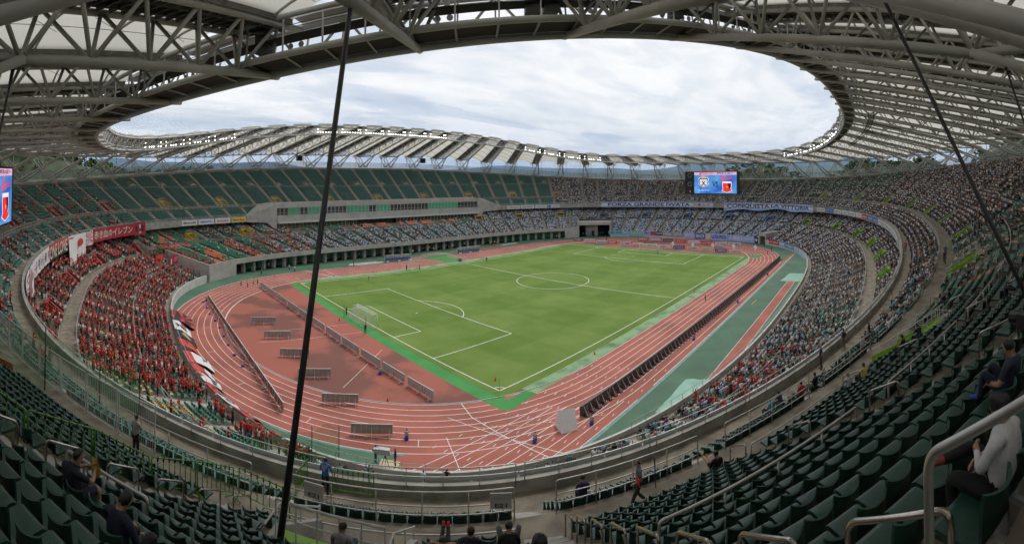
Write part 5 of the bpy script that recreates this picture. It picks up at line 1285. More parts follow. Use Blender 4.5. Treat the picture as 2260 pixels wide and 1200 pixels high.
for k in range(NT):
    for q in range(11):
        row = 0 if q < 8 else 1; v = (.12 + .76 * q / 7) if row == 0 else (.12, .2, .88)[q - 8]
        u = ((k + .5 + v) / NT) % 1; p = np.array([np.interp(u, R_, RX), np.interp(u, R_, RY), np.interp(u, R_, RZ)]); dd = np.array([np.interp(u, R_, DX), np.interp(u, R_, DY), 0])
        pos = p - dd * .45 + np.array([0, 0, .75 if row == 0 else 1.75]); rz = math.atan2(-dd[1], -dd[0]) - math.pi / 2
        if k in LIT and (k in (12, 13, 14, 15, 16, 17) or q not in (2, 6, 9)):
            o = link('floodlight', LAMP_B, None, 'lit floodlight on the roof ring, %s lamp in the %s bay anticlockwise from the scoreboard' % (ordinal(q + 1), ordinal(k + 1)), 'floodlight', 'lit floodlights on the roof ring', None, tuple(pos), rz); link('lens', LAMP_L, o); o.rotation_euler = (-.45, 0, rz)
        else: off_pts.append(pos); off_rz.append(rz)
fo = link('floodlight', LAMP_O, None, 'unlit floodlight in the last bay of the roof ring beside the scoreboard', 'floodlight', None, None, tuple(off_pts[-1]), off_rz[-1])
mass('floodlights', off_pts[:-1], off_rz[:-1], [(.4, .4, .4)] * (len(off_pts) - 1), np.zeros(len(off_pts) - 1), [fo], 'unlit floodlights set close together along the roof ring', 'floodlights')
# ------------------------------------------------------------------ goals, flags, boards and machines on the field
def see_through(name, col, alpha, rough=.6):
    if name in MATS: return MATS[name]
    m = mat(name, col, rough); m.node_tree.nodes['Principled BSDF'].inputs['Alpha'].default_value = alpha; return m
M_net = see_through('goal_net', (.75, .78, .74), .22)
def goal(x, sgn, lab):
    root = thing('football_goal', lab, 'goal', (x, 0, .026)); W = 3.66
    for y in (-W, W): g = MB(); g.tube([(0, y, 0), (0, y, 2.44)], .06, 8); g.build('post', M_white, root, True)
    g = MB(); g.tube([(0, -W, 2.44), (0, W, 2.44)], .06, 8); g.build('crossbar', M_white, root, True)
    for y in (-W, W): g = MB(); g.tube([(0, y, 2.44), (sgn * .9, y, 2.35), (sgn * 2.0, y, .03), (0, y, .03)], .025, 5); g.build('net_stay', M_steelp, root)
    g = MB(); n = 12
    g.grid([[(sgn * .9, -W + 2 * W * i / n, 2.35 - .06 * math.sin(i * 2)) for i in range(n + 1)], [(sgn * 1.95, -W + 2 * W * i / n, .03) for i in range(n + 1)]])
    g.grid([[(0, -W, 2.44), (0, W, 2.44)], [(sgn * .9, -W, 2.35), (sgn * .9, W, 2.35)]])
    for y in (-W, W): g.add([(0, y, 2.44), (sgn * .9, y, 2.35), (sgn * 2, y, .03), (0, y, .03)], [(0, 1, 2, 3)])
    g.build('net', M_net, root)
    g = MB()
    for i in range(25): y = -W + 2 * W * i / 24; g.tube([(0, y, 2.44), (sgn * .9, y, 2.36), (sgn * 1.97, y, .04)], .008, 3, caps=False)
    for q in np.linspace(.1, 1, 8): z = 2.36 * (1 - q); g.tube([(sgn * (.9 + 1.07 * q), -W, z + .03), (sgn * (.9 + 1.07 * q), W, z + .03)], .008, 3, caps=False)
    g.build('net_cords', M_white, root)
    for y in (-W - .6, W + .6):
        g = MB(); g.tube([(sgn * 2.6, y, 0), (sgn * 2.6, y, 2.5)], .035, 5); g.build('net_pole', M_black, root)
goal(-52.5, -1, 'white goal with net at the near end of the pitch'); goal(52.5, 1, 'white goal with net at the far end of the pitch')
M_limep = mat('flag_pole_lime', (.35, .55, .05), .5)
for x, y, lab in ((-52.5, -34, 'lime corner flag pole at the near corner of the pitch'), (-52.5, 34, 'lime corner flag pole at the corner towards the red supporters'), (52.5, 34, 'yellow corner flag pole at the far main stand corner'), (52.5, -34, 'yellow corner flag pole at the far back stand corner')):
    root = thing('corner_flag', lab, 'flag', (x, y, .026)); g = MB(); g.tube([(0, 0, 0), (0, 0, 1.6)], .035, 6); g.build('pole', M_limep, root); g = MB(); g.add([(0, .02, 1.6), (.30, .1, 1.5), (.02, .03, 1.25)], [(0, 1, 2)]); g.build('flag', M_cw, root)
# boards on frames; local +y is the printed face
M_back = mat('board_back', (.36, .33, .30), .7, var=.15, scale=1.5); M_brown = mat('board_back_brown', (.22, .12, .09), .8, var=.2, scale=1)
def frame_board(w, h, backm, ribs=6, wheels=False, text=None, tcol=None, face=None, lean=.0):
    parts = []
    g = MB(); g.box(0, 0, .18 + h / 2, w, .05, h); parts.append(('panel', g, [backm]))
    if face is not None: f = MB(); f.box(0, .035, .18 + h / 2, w - .04, .02, h - .04); parts.append(('face', f, [face]))
    if text:
        t_ = MB(); text_on(t_, text, lambda x, y: (w * .42 - x, .055, .18 + h * .22 + y), w=w * .84, h=h * .52, bold=True); parts.append(('lettering', t_, [tcol]))
    f = MB()
    for i in range(ribs + 1): x = -w / 2 + w * i / ribs; f.box(x, -.05, .18 + h / 2, .05, .05, h)
    f.box(0, 0, .18 + h + .02, w + .04, .12, .05)
    parts.append(('frame', f, [M_steelp]))
    for s in (-1, 0, 1):
        l = MB(); x = s * (w / 2 - .35); l.bar((x, -.06, h * .85), (x, -.7, .06), .05, .05); l.bar((x, .1, .05), (x, -.75, .05), .06, .06); l.bar((x, 0, 0), (x, 0, .3), .05, .05); parts.append(('leg', l, [M_steelp]))
    if wheels:
        for s in (-1, 1): l = MB(); l.tube([(s * .55, -.72, .13), (s * .55, -.80, .13)], .13, 10); parts.append(('wheel', l, [M_back]))
    return [(n, g.mesh(n, m)) for n, g, m in parts]
def put_board(name, parts, x, y, rz, label, group, cat='board'):
    o = thing(name, label, cat, (x, y, .02), rz, group)
    for n, me in parts: link(n, me, o)
    return o
bA = frame_board(5.2, .95, mat('board_back_pale', (.50, .49, .46), .6, var=.1), 12); bB = frame_board(6.0, .95, M_brown, 6); bR = frame_board(4.3, .95, M_back, 8, True)
n = 11
for i in range(n):
    t_ = (i + .5) / n; put_board('pitchside_board', bA, -63.0 + 2.7 * t_, 33.6 - 64.7 * t_, -math.pi / 2 + .04, 'pale slatted back of a board on the red infield, %s from the far track' % ordinal(i + 1), 'boards in the long row behind the goal')
n = 8
for i in range(n):
    t_ = (i + .5) / n; put_board('pitchside_board', bB, -77.3 + .2 * t_, 23.8 - 49.2 * t_, -math.pi / 2, 'brown backed board standing across the track, %s from its far end' % ordinal(i + 1), 'boards in the slanting row across the bend')
for i, (y, rz) in enumerate(((6.1, -.26), (-1.8, -.3), (-10.1, -.38), (-17.8, -.4), (-25.7, -.5), (-33.3, -.55))):
    put_board('pitchside_board', bR, -70.2, y, rz, 'grey board seen from behind, %s of six parallel ones on the infield' % ordinal(i + 1), 'parallel boards inside the bend')
# LED boards along the near straight
nl = 43
g = MB(); g.box(0, 0, .62, 2.30, .16, 1.0); LP = g.mesh('panel', mat('led_back', (.085, .072, .062), .6, var=.35, scale=2.5)); g = MB(); g.box(0, 0, 1.14, 2.34, .22, .05); g.box(-1.15, 0, .62, .05, .2, 1.06); LF = g.mesh('frame', mat('led_frame', (.035, .035, .037), .4))
g = MB(); g.bar((0, -.08, 1.0), (0, -.62, .1), .07, .06); LS = g.mesh('strut', mat('led_strut', (.42, .42, .42), .5)); g = MB(); g.box(0, -.4, .05, .5, .7, .09); LFo = g.mesh('foot', M_black)
g = MB(); g.box(0, -.1, .7, .3, .05, .35); LBx = g.mesh('power_box', mat('led_box', (.30, .19, .10), .7))
for i in range(nl):
    t_ = (i + .5) / nl; o = thing('led_board', 'black LED board with slanting struts on the near straight, %s from the white wedge' % ordinal(i + 1), 'board', (-51.3 + 101.8 * t_, -45.5 - .9 * t_, .02), -.009, 'LED boards along the near straight')
    link('panel', LP, o); link('frame', LF, o)
    for s in (-.6, .6): a = link('strut', LS, o); a.location = (s, 0, 0); b_ = link('foot', LFo, o); b_.location = (s, 0, 0)
    link('power_box', LBx, o)
# printed boards at the far end
R1 = [('PUMA', 'K', (60.4, 37.9, 62.3, 35.0)), ('JATCO', 'Wk', (59.7, 32.1, 61.7, 28.9)), ('Suzuyo', 'Wb', (60.0, 26.9, 62, 23.6)), ('静岡銀行', 'R', (60.9, 21.9, 62.5, 19)), ('石川建設', 'Wk', (60.6, 16.4, 62.4, 12.9)), ('enecle', 'Wr', (60.9, 11, 62.5, 7.5)), ('F 静岡新聞', 'Wk', (60.4, 5.6, 62.2, 1.7)), ('磐田信用グループ', 'Wb', (60.1, -.3, 61.7, -4.2)), ('JP いわたん', 'B', (60.6, -5.6, 62, -9.4)), ('NTN BEARING', 'Wk', (60, -11.3, 61.3, -15.1)), ('浜松ホト', 'G', (59.7, -16.5, 60.8, -20.3)), ('YAMAHA', 'B', (58.4, -22.2, 59.5, -26)), ('YAMAHA', 'Wr', (57.5, -27.6, 58.5, -31.6))]
R2 = [('静岡銀行', 'R', (73.8, 15.8, 75.5, 12.2)), ('KONAMI', 'Pk', (74.6, 10.9, 76.3, 7.1)), ('ふじのくに', 'N', (74.9, 5.4, 76.4, 1.8)), ('スカパー', 'R', (74.4, -.1, 75.9, -4.2)), ('AED ロイヤル', 'Wb', (74, -5.8, 75.3, -9.8)), ('enechita', 'R', (73.9, -11.2, 75.1, -15.3)), ('CCI Global', 'Wb', (73.2, -16.9, 74.3, -21.2)), ('浜松磐田', 'Wk', (73.4, -22.1, 74.4, -26.6))]
BC = {'K': ((.02, .02, .02), (.8, .8, .8), 'black board with white letters'), 'Wk': ((.72, .72, .71), (.04, .04, .04), 'white board with black letters'), 'Wb': ((.72, .72, .71), (.05, .14, .45), 'white board with blue letters'), 'R': ((.52, .04, .05), (.8, .75, .75), 'red board with white letters'), 'Wr': ((.72, .72, .71), (.55, .03, .04), 'white board with red letters'), 'B': ((.02, .06, .32), (.8, .8, .8), 'dark blue board with white letters'), 'G': ((.62, .64, .50), (.4, .5, .2), 'pale green board'), 'Pk': ((.62, .35, .5), (.75, .75, .75), 'half pink half white board'), 'N': ((.03, .06, .16), (.8, .8, .8), 'navy board with white characters')}
for rname, R in (('front', R1), ('back', R2)):
    for i, (tx, k, (x0, y0, x1, y1)) in enumerate(R):
        bg, fg, lab = BC[k]; w = math.hypot(x1 - x0, y1 - y0)
        pr_ = frame_board(w, 1.05, mat('bd' + k, bg, .5), 2, False, tx, mat('bt' + k, fg, .6), mat('bd' + k, bg, .5))
        put_board('advertising_board', pr_, (x0 + x1) / 2, (y0 + y1) / 2, math.atan2(y1 - y0, x1 - x0) + math.pi, '%s, %s of the %s row beyond the far goal' % (lab, ordinal(i + 1), rname), 'boards beyond the far goal')
for i, (x, y) in enumerate([(64.8, -3.5), (65.3, -11.2), (65.5, -18.8), (65.5, -26.6), (64.2, -34.8)]):
    o = thing('diamond_sign', 'white square sign tipped on its corner on the far track, %s from the middle' % ordinal(i + 1), 'sign', (x, y, .02), math.pi / 2 - .4, 'tipped white signs on the far track')
    g = MB(); s = .95; g.obox((0, 0, 1.25), (s * .707 * .7, 0, s * .707 * .7), (0, .03, 0), (-s * .707 * .7, 0, s * .707 * .7)); g.build('panel', M_white, o); g = MB(); g.bar((0, 0, .02), (0, 0, 1.1), .05, .05); g.box(0, 0, .04, .8, .5, .06); g.build('stand', M_steelp, o)
# white wedge board
o = thing('wedge_board', 'big white triangular board standing at the end of the LED row', 'board', (-53.9, -45.5, .02), -.5)
g = MB(); g.add([(-.95, -1.0, 0), (.95, -1.0, 0), (.95, 1.0, 0), (-.95, 1.0, 0), (-.95, 0, 1.9), (.95, 0, 1.9)], [(0, 1, 5, 4), (2, 3, 4, 5), (1, 2, 5), (3, 0, 4), (3, 2, 1, 0)]); g.build('shell', mat('wedge_white', (.78, .78, .79), .6, var=.05), o)
# dugouts
for (x0, y0, x1, y1, lab) in ((-18.7, 49.9, -10.1, 48.6, 'glazed team bench with blue seats on the far touchline, beside the sand pit'), (9.4, 48.9, 18.9, 48.2, 'glazed team bench with blue seats on the far touchline, beside the water jet')):
    L = math.hypot(x1 - x0, y1 - y0); o = thing('team_bench', lab, 'dugout', ((x0 + x1) / 2, (y0 + y1) / 2, .02), math.atan2(y1 - y0, x1 - x0) + math.pi)
    g = MB()
    for i in range(7):
        x = -L / 2 + L * i / 6; g.tube([(x, -.6, 0), (x, -.7, 1.5), (x, -.3, 1.95), (x, .75, 2.1)], .04, 5)
    for y, z in ((-.7, 1.5), (-.3, 1.95), (.75, 2.1)): g.tube([(-L / 2, y, z), (L / 2, y, z)], .04, 5)
    g.build('frame', M_steelp, o)
    g = MB(); g.grid([[(-L / 2, -.6, .1), (L / 2, -.6, .1)], [(-L / 2, -.7, 1.5), (L / 2, -.7, 1.5)], [(-L / 2, -.3, 1.95), (L / 2, -.3, 1.95)], [(-L / 2, .75, 2.1), (L / 2, .75, 2.1)]]); g.build('shell', see_through('clear_shell', (.6, .65, .65), .30, .15), o)
    for i in range(12):
        s = MB(); x = -L / 2 + L * (i + .5) / 12; s.box(x, -.1, .45, .5, .45, .08); s.box(x, -.34, .78, .5, .08, .6); s.box(x, -.15, .2, .08, .3, .4); s.build('seat', mat('bench_blue', (.02, .09, .30), .5), o)
    for s in (-1, 0, 1): g = MB(); g.box(s * L * .45, .75, .18, .7, .4, .3); g.build('ballast_bag', M_white, o)
# water jet from the sprinkler
rr = random.Random(5); pts = []
for i in range(1500):
    t_ = rr.random() ** .8; x = 1.0 - 17 * t_; z = .9 + 9.5 * t_ - 10.2 * t_ * t_; s_ = .06 + .95 * t_ * t_; pts.append((x + rr.gauss(0, s_), 37.2 + 5.5 * t_ + rr.gauss(0, s_), max(.05, z + rr.gauss(0, s_ * .8) - (rr.random() ** 2) * t_ * 1.2)))
g = MB(); q = .055
for p in pts: g.add([(p[0] + q, p[1], p[2]), (p[0] - q, p[1], p[2]), (p[0], p[1] + q, p[2]), (p[0], p[1] - q, p[2]), (p[0], p[1], p[2] + q), (p[0], p[1], p[2] - q)], [(0, 2, 4), (2, 1, 4), (1, 3, 4), (3, 0, 4), (2, 0, 5), (1, 2, 5), (3, 1, 5), (0, 3, 5)])
g.build('water_spray', see_through('water_drops', (.86, .88, .88), .55, .1), label='arching spray of water drops over the far touchline', cat='water', kind='stuff')
o = thing('sprinkler_cart', 'wheeled hose reel throwing water beside the far touchline', 'sprinkler', (.9, 37.2, .02))
g = MB(); g.tube([(-.2, 0, .5), (-.2, .6, .5)], .5, 12); g.build('hose_reel', mat('hose', (.10, .16, .28), .6), o); g = MB(); g.tube([(.4, .3, .1), (.3, .3, .9), (-.1, .35, 1.3)], .05, 6); g.build('nozzle', M_steelp, o)
for s in (-.05, .65): g = MB(); g.tube([(.2, s, .22), (.2, s + .07, .22)], .22, 10); g.build('wheel', M_black, o)
# pit covers on the near apron
M_tarp = mat('tarp_green', (.19, .40, .29), .55, var=.12, scale=.6, bump=.3, bscale=1.5)
for nm, P, lab in (('pit_cover', [(-46.2, -52.2), (-36.6, -51.9), (-35.6, -55.6), (-45.3, -54.2)], 'pale green sheet covering the pit close to the red shirts'), ('pit_cover', [(21.6, -52.4), (31.0, -53.0), (30.4, -58.0), (21.6, -57.8)], 'pale green sheet covering the pit at the far end of the runway')):
    g = MB(); a, b_, c, d_ = [np.array(p) for p in P]; rows = []
    for i in range(9):
        r = []
        for j in range(9):
            p = (a * (1 - j / 8) + b_ * (j / 8)) * (1 - i / 8) + (d_ * (1 - j / 8) + c * (j / 8)) * (i / 8); e_ = min(i, j, 8 - i, 8 - j)
            r.append((p[0], p[1], .03 + (.10 if e_ else 0) + .05 * math.sin(i * 1.9 + j * 1.3)))
        rows.append(r)
    g.grid(rows); g.build(nm, M_tarp, None, True, label=lab, cat='cover')
    for q in range(3):
        t_ = .2 + .3 * q; p = a * (1 - t_) + d_ * t_
g = MB(); g.box(1.7, -51.0, .05, 2.0 * 1.7, .18, .06, -.05); g.build('take_off_board', mat('board_gold', (.55, .36, .10), .6), label='yellow take-off board lying on the green apron', cat='board')
# television platform in front of the near stand
o = thing('camera_platform', 'plywood camera platform on green scaffold beside the near wall', 'platform', (-72.9, -40.9, 0), .75)
g = MB(); g.box(0, 0, 1.45, 2.3, 1.7, .1); g.build('deck', mat('plywood', (.55, .45, .28), .7, var=.12, scale=2), o); g = MB(); g.box(0, -.86, .72, 2.3, .03, 1.38); g.build('skirt', mat('plywood', (.55, .45, .28)), o)
M_greenp = mat('barrier_green', (.10, .32, .03), .45, var=.1, scale=4)
for sx in (-1, 1):
    for sy in (-1, 1): g = MB(); g.tube([(sx * 1.05, sy * .75, 0), (sx * 1.05, sy * .75, 1.42)], .035, 6); g.build('leg', M_greenp, o)
g = MB()
for q in range(6): g.tube([(1.2, -.3, .25 + q * .24), (1.55 - q * .05, .25, .25 + q * .24)], .02, 4)
g.build('ladder', M_greenp, o)
o = thing('television_camera', 'television camera under a grey rain cover on a tripod', 'camera', (-73.0, -40.7, 1.5), 1.0)
for a in (0, 2.1, 4.2): g = MB(); g.tube([(0, 0, 1.05), (.45 * math.cos(a), .45 * math.sin(a), 0)], .03, 6); g.build('tripod_leg', M_black, o)
g = MB(); g.add(*(lambda: ([(-.22, -.45, 1.05), (.22, -.45, 1.05), (.24, .5, 1.15), (-.24, .5, 1.15), (-.2, -.4, 1.5), (.2, -.4, 1.55), (.2, .55, 1.65), (-.2, .5, 1.6), (-.13, 1.05, 1.3), (.13, 1.05, 1.3), (.13, 1.05, 1.58), (-.13, 1.05, 1.58)], [(0, 3, 2, 1), (0, 1, 5, 4), (4, 5, 6, 7), (0, 4, 7, 3), (1, 2, 6, 5), (3, 8, 9, 2), (7, 6, 10, 11), (3, 7, 11, 8), (2, 9, 10, 6), (8, 11, 10, 9)]))()); g.build('rain_cover', mat('rain_cover', (.45, .45, .43), .5, var=.2, scale=5), o)
g = MB(); g.tube([(0, 1.0, 1.44), (0, 1.12, 1.44)], .11, 10); g.build('lens', M_black, o)
# big flags draped over the wall in front of the red supporters
def drape(u0, u1, out_, zt=1.95, seed=0):
    rr = random.Random(seed); a, b_ = rr.uniform(0, 6), rr.uniform(0, 6)
    def fn(x, y, off=0.0):
        u = u0 + (u1 - u0) * x; s = 1 - y; d = .3 - (out_ + .3) * s; z = zt * (1 - s ** 1.4) + .10 + .14 * math.sin(x * 9 + a + s * 3) * s + .1 * math.sin(s * 7 + b_)
        return pt(lo, u, d, max(.05, z) + off * .8 + .02)
    return fn
FL = [(.478, .490, 3.6, M_ck, [('rays', M_cr2, .62, .45, 9, .8), ('text', M_cr2, 'URAWA', .05, .5, .75, .95)], 'black flag with a red rising sun, spread at the end of the red section'), (.4905, .500, 2.6, M_cw, [('poly', M_ck, [(.2, .2), (.5, .6), (.8, .3), (.7, .8), (.3, .85)]), ('rect', M_cr2, .0, .2, .1, .5), ('text', M_ck, '闘', .35, .7, .2, .6)], 'crumpled white flag with black brush strokes'), (.5005, .508, 2.8, M_ck, [('disc', M_gold2, .5, .45, .3, .25), ('disc', M_cream, .55, .4, .15, .12)], 'black flag with a golden face'), (.5085, .515, 2.6, M_cr2, [('rect', M_ck, .15, .4, .1, .6), ('poly', M_gold2, [(.6, .2), (.9, .4), (.7, .7)])], 'red flag with a black panel and a golden wing'), (.5155, .519, 2.4, M_ck, [('poly', M_cw, [(.1, .1), (.2, .5), (.35, .1), (.5, .5), (.65, .1), (.8, .5), (.9, .1)])], 'small black flag with white teeth'),
      (.5195, .528, 3.4, M_cw, [('rect', M_cr2, 0, 1, .72, .98), ('text', M_ck, 'LOVE', .1, .45, .08, .3)], 'white and red flag with small black letters'), (.5285, .534, 2.6, M_cr2, [('rect', M_cw, 0, 1, 0, .35)], 'scarlet flag with a white edge'), (.5345, .541, 2.6, M_cw, [('poly', M_cr2, [(0, 1), (.3, .7), (.6, 1)]), ('text', M_ck, '浦和', .3, .8, .2, .5)], 'white flag with two black characters'), (.5415, .547, 2.0, M_cr2, [('rect', M_ck, .35, .6, .3, .8), ('rect', M_cw, .62, .95, .2, .6)], 'red flag with a dark square'), (.5475, .554, 2.2, M_cw, [('text', M_ck, '魂', .2, .6, .3, .8)], 'white flag with one black character'), (.5545, .560, 2.3, M_cr2, [('poly', M_cw, [(0, .2), (.4, .4), (.3, .8), (0, .9)]), ('rect', M_cw, .7, .95, .0, .4)], 'red and white balloon cloth'), (.5605, .566, 1.8, M_cr2, [('poly', M_cy, [(.2, .2), (.8, .5), (.5, .7)]), ('rect', M_cw, 0, .3, 0, .4)], 'red flag with a yellow sash'), (.5665, .5705, 1.6, M_cr2, [], 'plain scarlet cloth near the green net'), (.571, .5775, 1.7, M_cw, [('text', M_ck, '浦和', .2, .75, .35, .85), ('text', M_cr2, 'HYPE', .2, .8, .05, .25)], 'white flag with two black characters and red letters beside the green net')]
for i, (u0, u1, out_, m_, dr, lab) in enumerate(FL): banner('supporters_flag', lab, 'flag', lo, 0, 0, 0, 0, 0, m_, dr, 'flags spread over the wall of the red section', nx=8, seed=i, fn=drape(u0, u1, out_, seed=i))
# bench block beside the tunnel
o = thing('bench_stand', 'block of green benches beside the tunnel with a red and white cloth on its front', 'stand', (-83.0, 35.5, 0), math.atan2(-.42, .9) - math.pi / 2)
for i in range(7):
    g = MB(); g.box(0, -.85 * i, .35 + .3 * i, 13, .8, .7 + .6 * i); g.build('step', M_conc, o)
    for s in (-1, 0, 1): g = MB(); g.box(s * 4.3, -.85 * i - .1, .82 + .6 * i, 3.9, .32, .10); g.box(s * 4.3, -.85 * i - .28, .98 + .6 * i, 3.9, .06, .34); g.build('bench', mat('bench_green', (.03, .17, .12), .5), o)
g = MB(); g.grid([[(6.6 - 13.2 * k / 10, .46 + .05 * math.sin(k), .1) for k in range(11)], [(6.6 - 13.2 * k / 10, .44, 1.0) for k in range(11)]]); g.grid([[(6.6 - 13.2 * k / 10, .45, 1.0) for k in range(11)], [(6.6 - 13.2 * k / 10, .42, 1.75) for k in range(11)]], 1); g.build('front_cloth', [M_cw, M_pinkc], o)
g = MB(); g.tube([(-6.5, .3, 2.1), (-6.5, -5.6, 5.6)], .04, 5); g.tube([(6.5, .3, 2.1), (6.5, -5.6, 5.6)], .04, 5)
for k in range(7):
    for s in (-6.5, 6.5): g.bar((s, .3 - .98 * k, .8 + .58 * k), (s, .3 - .98 * k, 2.1 + .58 * k), .05, .05)
g.build('side_rail', M_steelp, o)
# people on and beside the field: (x, y, kind)
FP = [(-67.4, 35.0, 'y'), (-66.2, 33.4, 'y'), (-64.4, 34.9, 'y'), (-63.0, 36.0, 'y'), (-77.8, 23.2, 'sq'), (-59.1, 46.3, 'b'), (-54.8, 54.1, 'p'), (-50.1, 49.4, 'p'), (-49.3, 47.2, 'p'), (-77.6, 50.5, 'k'), (-74.9, 50.8, 'k'), (-71.4, 52.8, 'k'), (-72.2, -37.6, 'k'), (-54.1, 5.3, 'k'), (-55.8, -5.4, 'k'), (-35.4, 30.3, 'w'), (5.7, 30.7, 'k'), (47.9, -5.8, 'bl'), (0.0, -40.8, 'y'), (-17.0, 34.0, 'k'), (-20.4, 35.5, 'k'), (-28.7, 58.5, 'k'), (-30.0, 49.3, 'r'), (-22.1, 60.6, 'p'), (-10.7, 60.4, 'w'), (-8.3, 60.9, 'bl'), (-7.6, 59.9, 'bl'), (-5.4, 60.4, 'k'), (-3.2, 60.1, 'bl'), (4.7, 60.6, 'y'), (5.6, 60.0, 'y'), (10.2, 60.3, 'k'), (11.3, 61, 'bl'), (13.6, 60.6, 'bl'), (20.4, 60.2, 'k'), (21.4, 59.6, 'w'), (31.4, 55.4, 'y'), (32.2, 54.6, 'y'), (29.0, 59.8, 'k'), (32.4, 59.2, 'bl'), (61.7, 47.8, 'y'), (77.5, 39.8, 'k'), (78.4, 32.4, 'k'), (69.5, 28.3, 'bl'), (63.4, 10.5, 'y'), (75.4, -35.2, 'k'), (64.2, -40.5, 'k'), (59.6, -40.2, 'w'), (-51.9, -47.4, 'st'), (-58.2, -44.8, 'st'), (-67.6, -35.9, 'st'), (-61.9, -20.8, 'st'), (.6, -47.7, 'st'), (27.7, -47.7, 'st'), (-22.8, -47.4, 'st')]
for q in range(9): FP.append((75.0 + q * .75, 43.8 - q * .8, 'bl'))
for q in range(8): FP.append((-4 + q * 3.1, 56.5 + (q * 7 % 5) * .8, 'wkb'[q % 3]))
KC = {'y': ((.60, .48, .03), 'yellow vest'), 'b': ((.06, .10, .35), 'blue top'), 'p': ((.62, .62, .62), 'white training top'), 'k': ((.015, .015, .018), 'black suit'), 'w': ((.65, .65, .65), 'white top'), 'bl': ((.04, .12, .5), 'blue bib'), 'r': ((.45, .04, .03), 'red top'), 'st': ((.34, .35, .37), 'grey top'), 'sq': ((.30, .32, .36), 'grey top')}
g = MB(); g.tube([(0, 0, 0), (0, 0, .22), (0, 0, .30)], [.22, .2, .18], 8); STOOL = g.mesh('stool', mat('stool_blue', (.02, .05, .42), .5))
def whereabouts(x, y):
    if y > 54: return 'in front of the main stand'
    if x > 56: return 'beyond the far goal'
    if y < -38: return 'on the near straight'
    if x < -57: return 'on the red bend' if y > 20 else 'inside the bend'
    return 'beside the goal' if abs(y) < 8 and x < -50 else 'on the far touchline' if y > 30 else 'on the grass'
for i, (x, y, k) in enumerate(FP):
    c, w = KC[k]; seated = k in ('st', 'sq'); me = POSES['sit_lean' if seated else ('stand' if i % 3 else 'stand_clap')]
    facing = 'facing away' if i % 2 else 'turned to the pitch'; rz = math.atan2(-y, -x) - math.pi / 2 + (i * 1.7 % 2.2 - 1.1) if not seated else math.atan2(-66 - y, -90 - x) + math.pi / 2
    link('person', me, None, 'person in %s %s %s, %s along' % (w, 'sitting on a blue stool' if seated else 'standing', whereabouts(x, y), ordinal(i + 1)), 'person', 'people on the field', None, (x, y, .02 if not seated else -.17), rz, c)
    if seated: v = (math.cos(rz + math.pi / 2), math.sin(rz + math.pi / 2)); link('stool', STOOL, None, 'small blue stool under the steward %s' % whereabouts(x, y) if True else '', 'stool', 'blue stools', None, (x + v[0] * .05, y + v[1] * .05, .012), rz)
rr = random.Random(4)
for i in range(9):          # blue kit bags behind the slanting boards
    o_ = link('kit_bag', STOOL, None, 'blue bag behind the slanting boards, %s from the far end' % ordinal(i + 1), 'bag', 'bags behind the slanting boards', None, (-78.6 + rr.uniform(-.2, .2), 22 - 4.2 * i, .012), rr.uniform(0, 3)); o_.scale = (1.2, .8, .9)
for i, (x, y) in enumerate(((-50.8, -31.5), (-35, -36.4), (6, -35.8), (23, -33.4), (-65, -27.9), (-56.6, 3.2))):
    g = MB(); g.tube([(0, 0, 0), (0, 0, .05), (0, 0, .06), (0, 0, .45)], [.2, .2, .13, .03], 8); g.build('marker_cone', mat('cone_red', (.6, .06, .03), .5), label='small red and white marker cone, %s along the near side' % ordinal(i + 1), cat='cone', group='marker cones', loc=(x, y, .027))
# ------------------------------------------------------------------ rails, barriers and nets on the near part of the upper tier
def frame_at(f, u, d, z):
    v = inward(f, u); return np.array(pt(f, u, d, z)), np.array([v[0], v[1], 0.0]), np.array([v[1], -v[0], 0.0])      # origin, towards the pitch, to the right
def loc_build(root, o, name, g, m, smooth=True):
    g.v = [tuple(np.array(v) - o) for v in g.v]; return g.build(name, m, root, smooth)
def zup_at(d):
    if d < 1.4: return 12.75
    for r in UP_ROWS:
        if r[0] <= d < r[1]: return r[2]
    if d < 7.6: return 15.6
    return upz(int((d - 7.6) / .8))
def round_path(P, r=.12, n=4):
    out_ = [np.array(P[0], float)]
    for a, b_, c in zip(P[:-2], P[1:-1], P[2:]):
        a, b_, c = (np.array(q, float) for q in (a, b_, c)); d0 = (a - b_) / np.linalg.norm(a - b_); d1 = (c - b_) / np.linalg.norm(c - b_)
        for t in np.linspace(0, 1, n + 1): p, q = b_ + d0 * r * (1 - t), b_ + d1 * r * t; out_.append(p * (1 - t) + q * t)
    out_.append(np.array(P[-1], float)); return out_
def hoop(u, d0, d1, side, label, group, r=.026, h=.92, m=None):
    a, fwd, rgt = frame_at(up, u, d0, zup_at(d0)); b_, _, _ = frame_at(up, u, d1, zup_at(d1)); a = a + rgt * side; b_ = b_ + rgt * side
    root = thing('stair_hoop', label, 'handrail', tuple(a), 0, group); g = MB(); g.tube(round_path([a, a + [0, 0, h], b_ + [0, 0, h], b_]), r, 8); loc_build(root, a, 'bent_tube', g, m or M_inox)
    for q in (a, b_): g = MB(); g.tube([q + [0, 0, .0], q + [0, 0, .02]], .07, 8); loc_build(root, a, 'base_plate', g, M_steelp)
near_aisles = [float(u) for u in UPA if .585 < u < .70]
cnt = 0
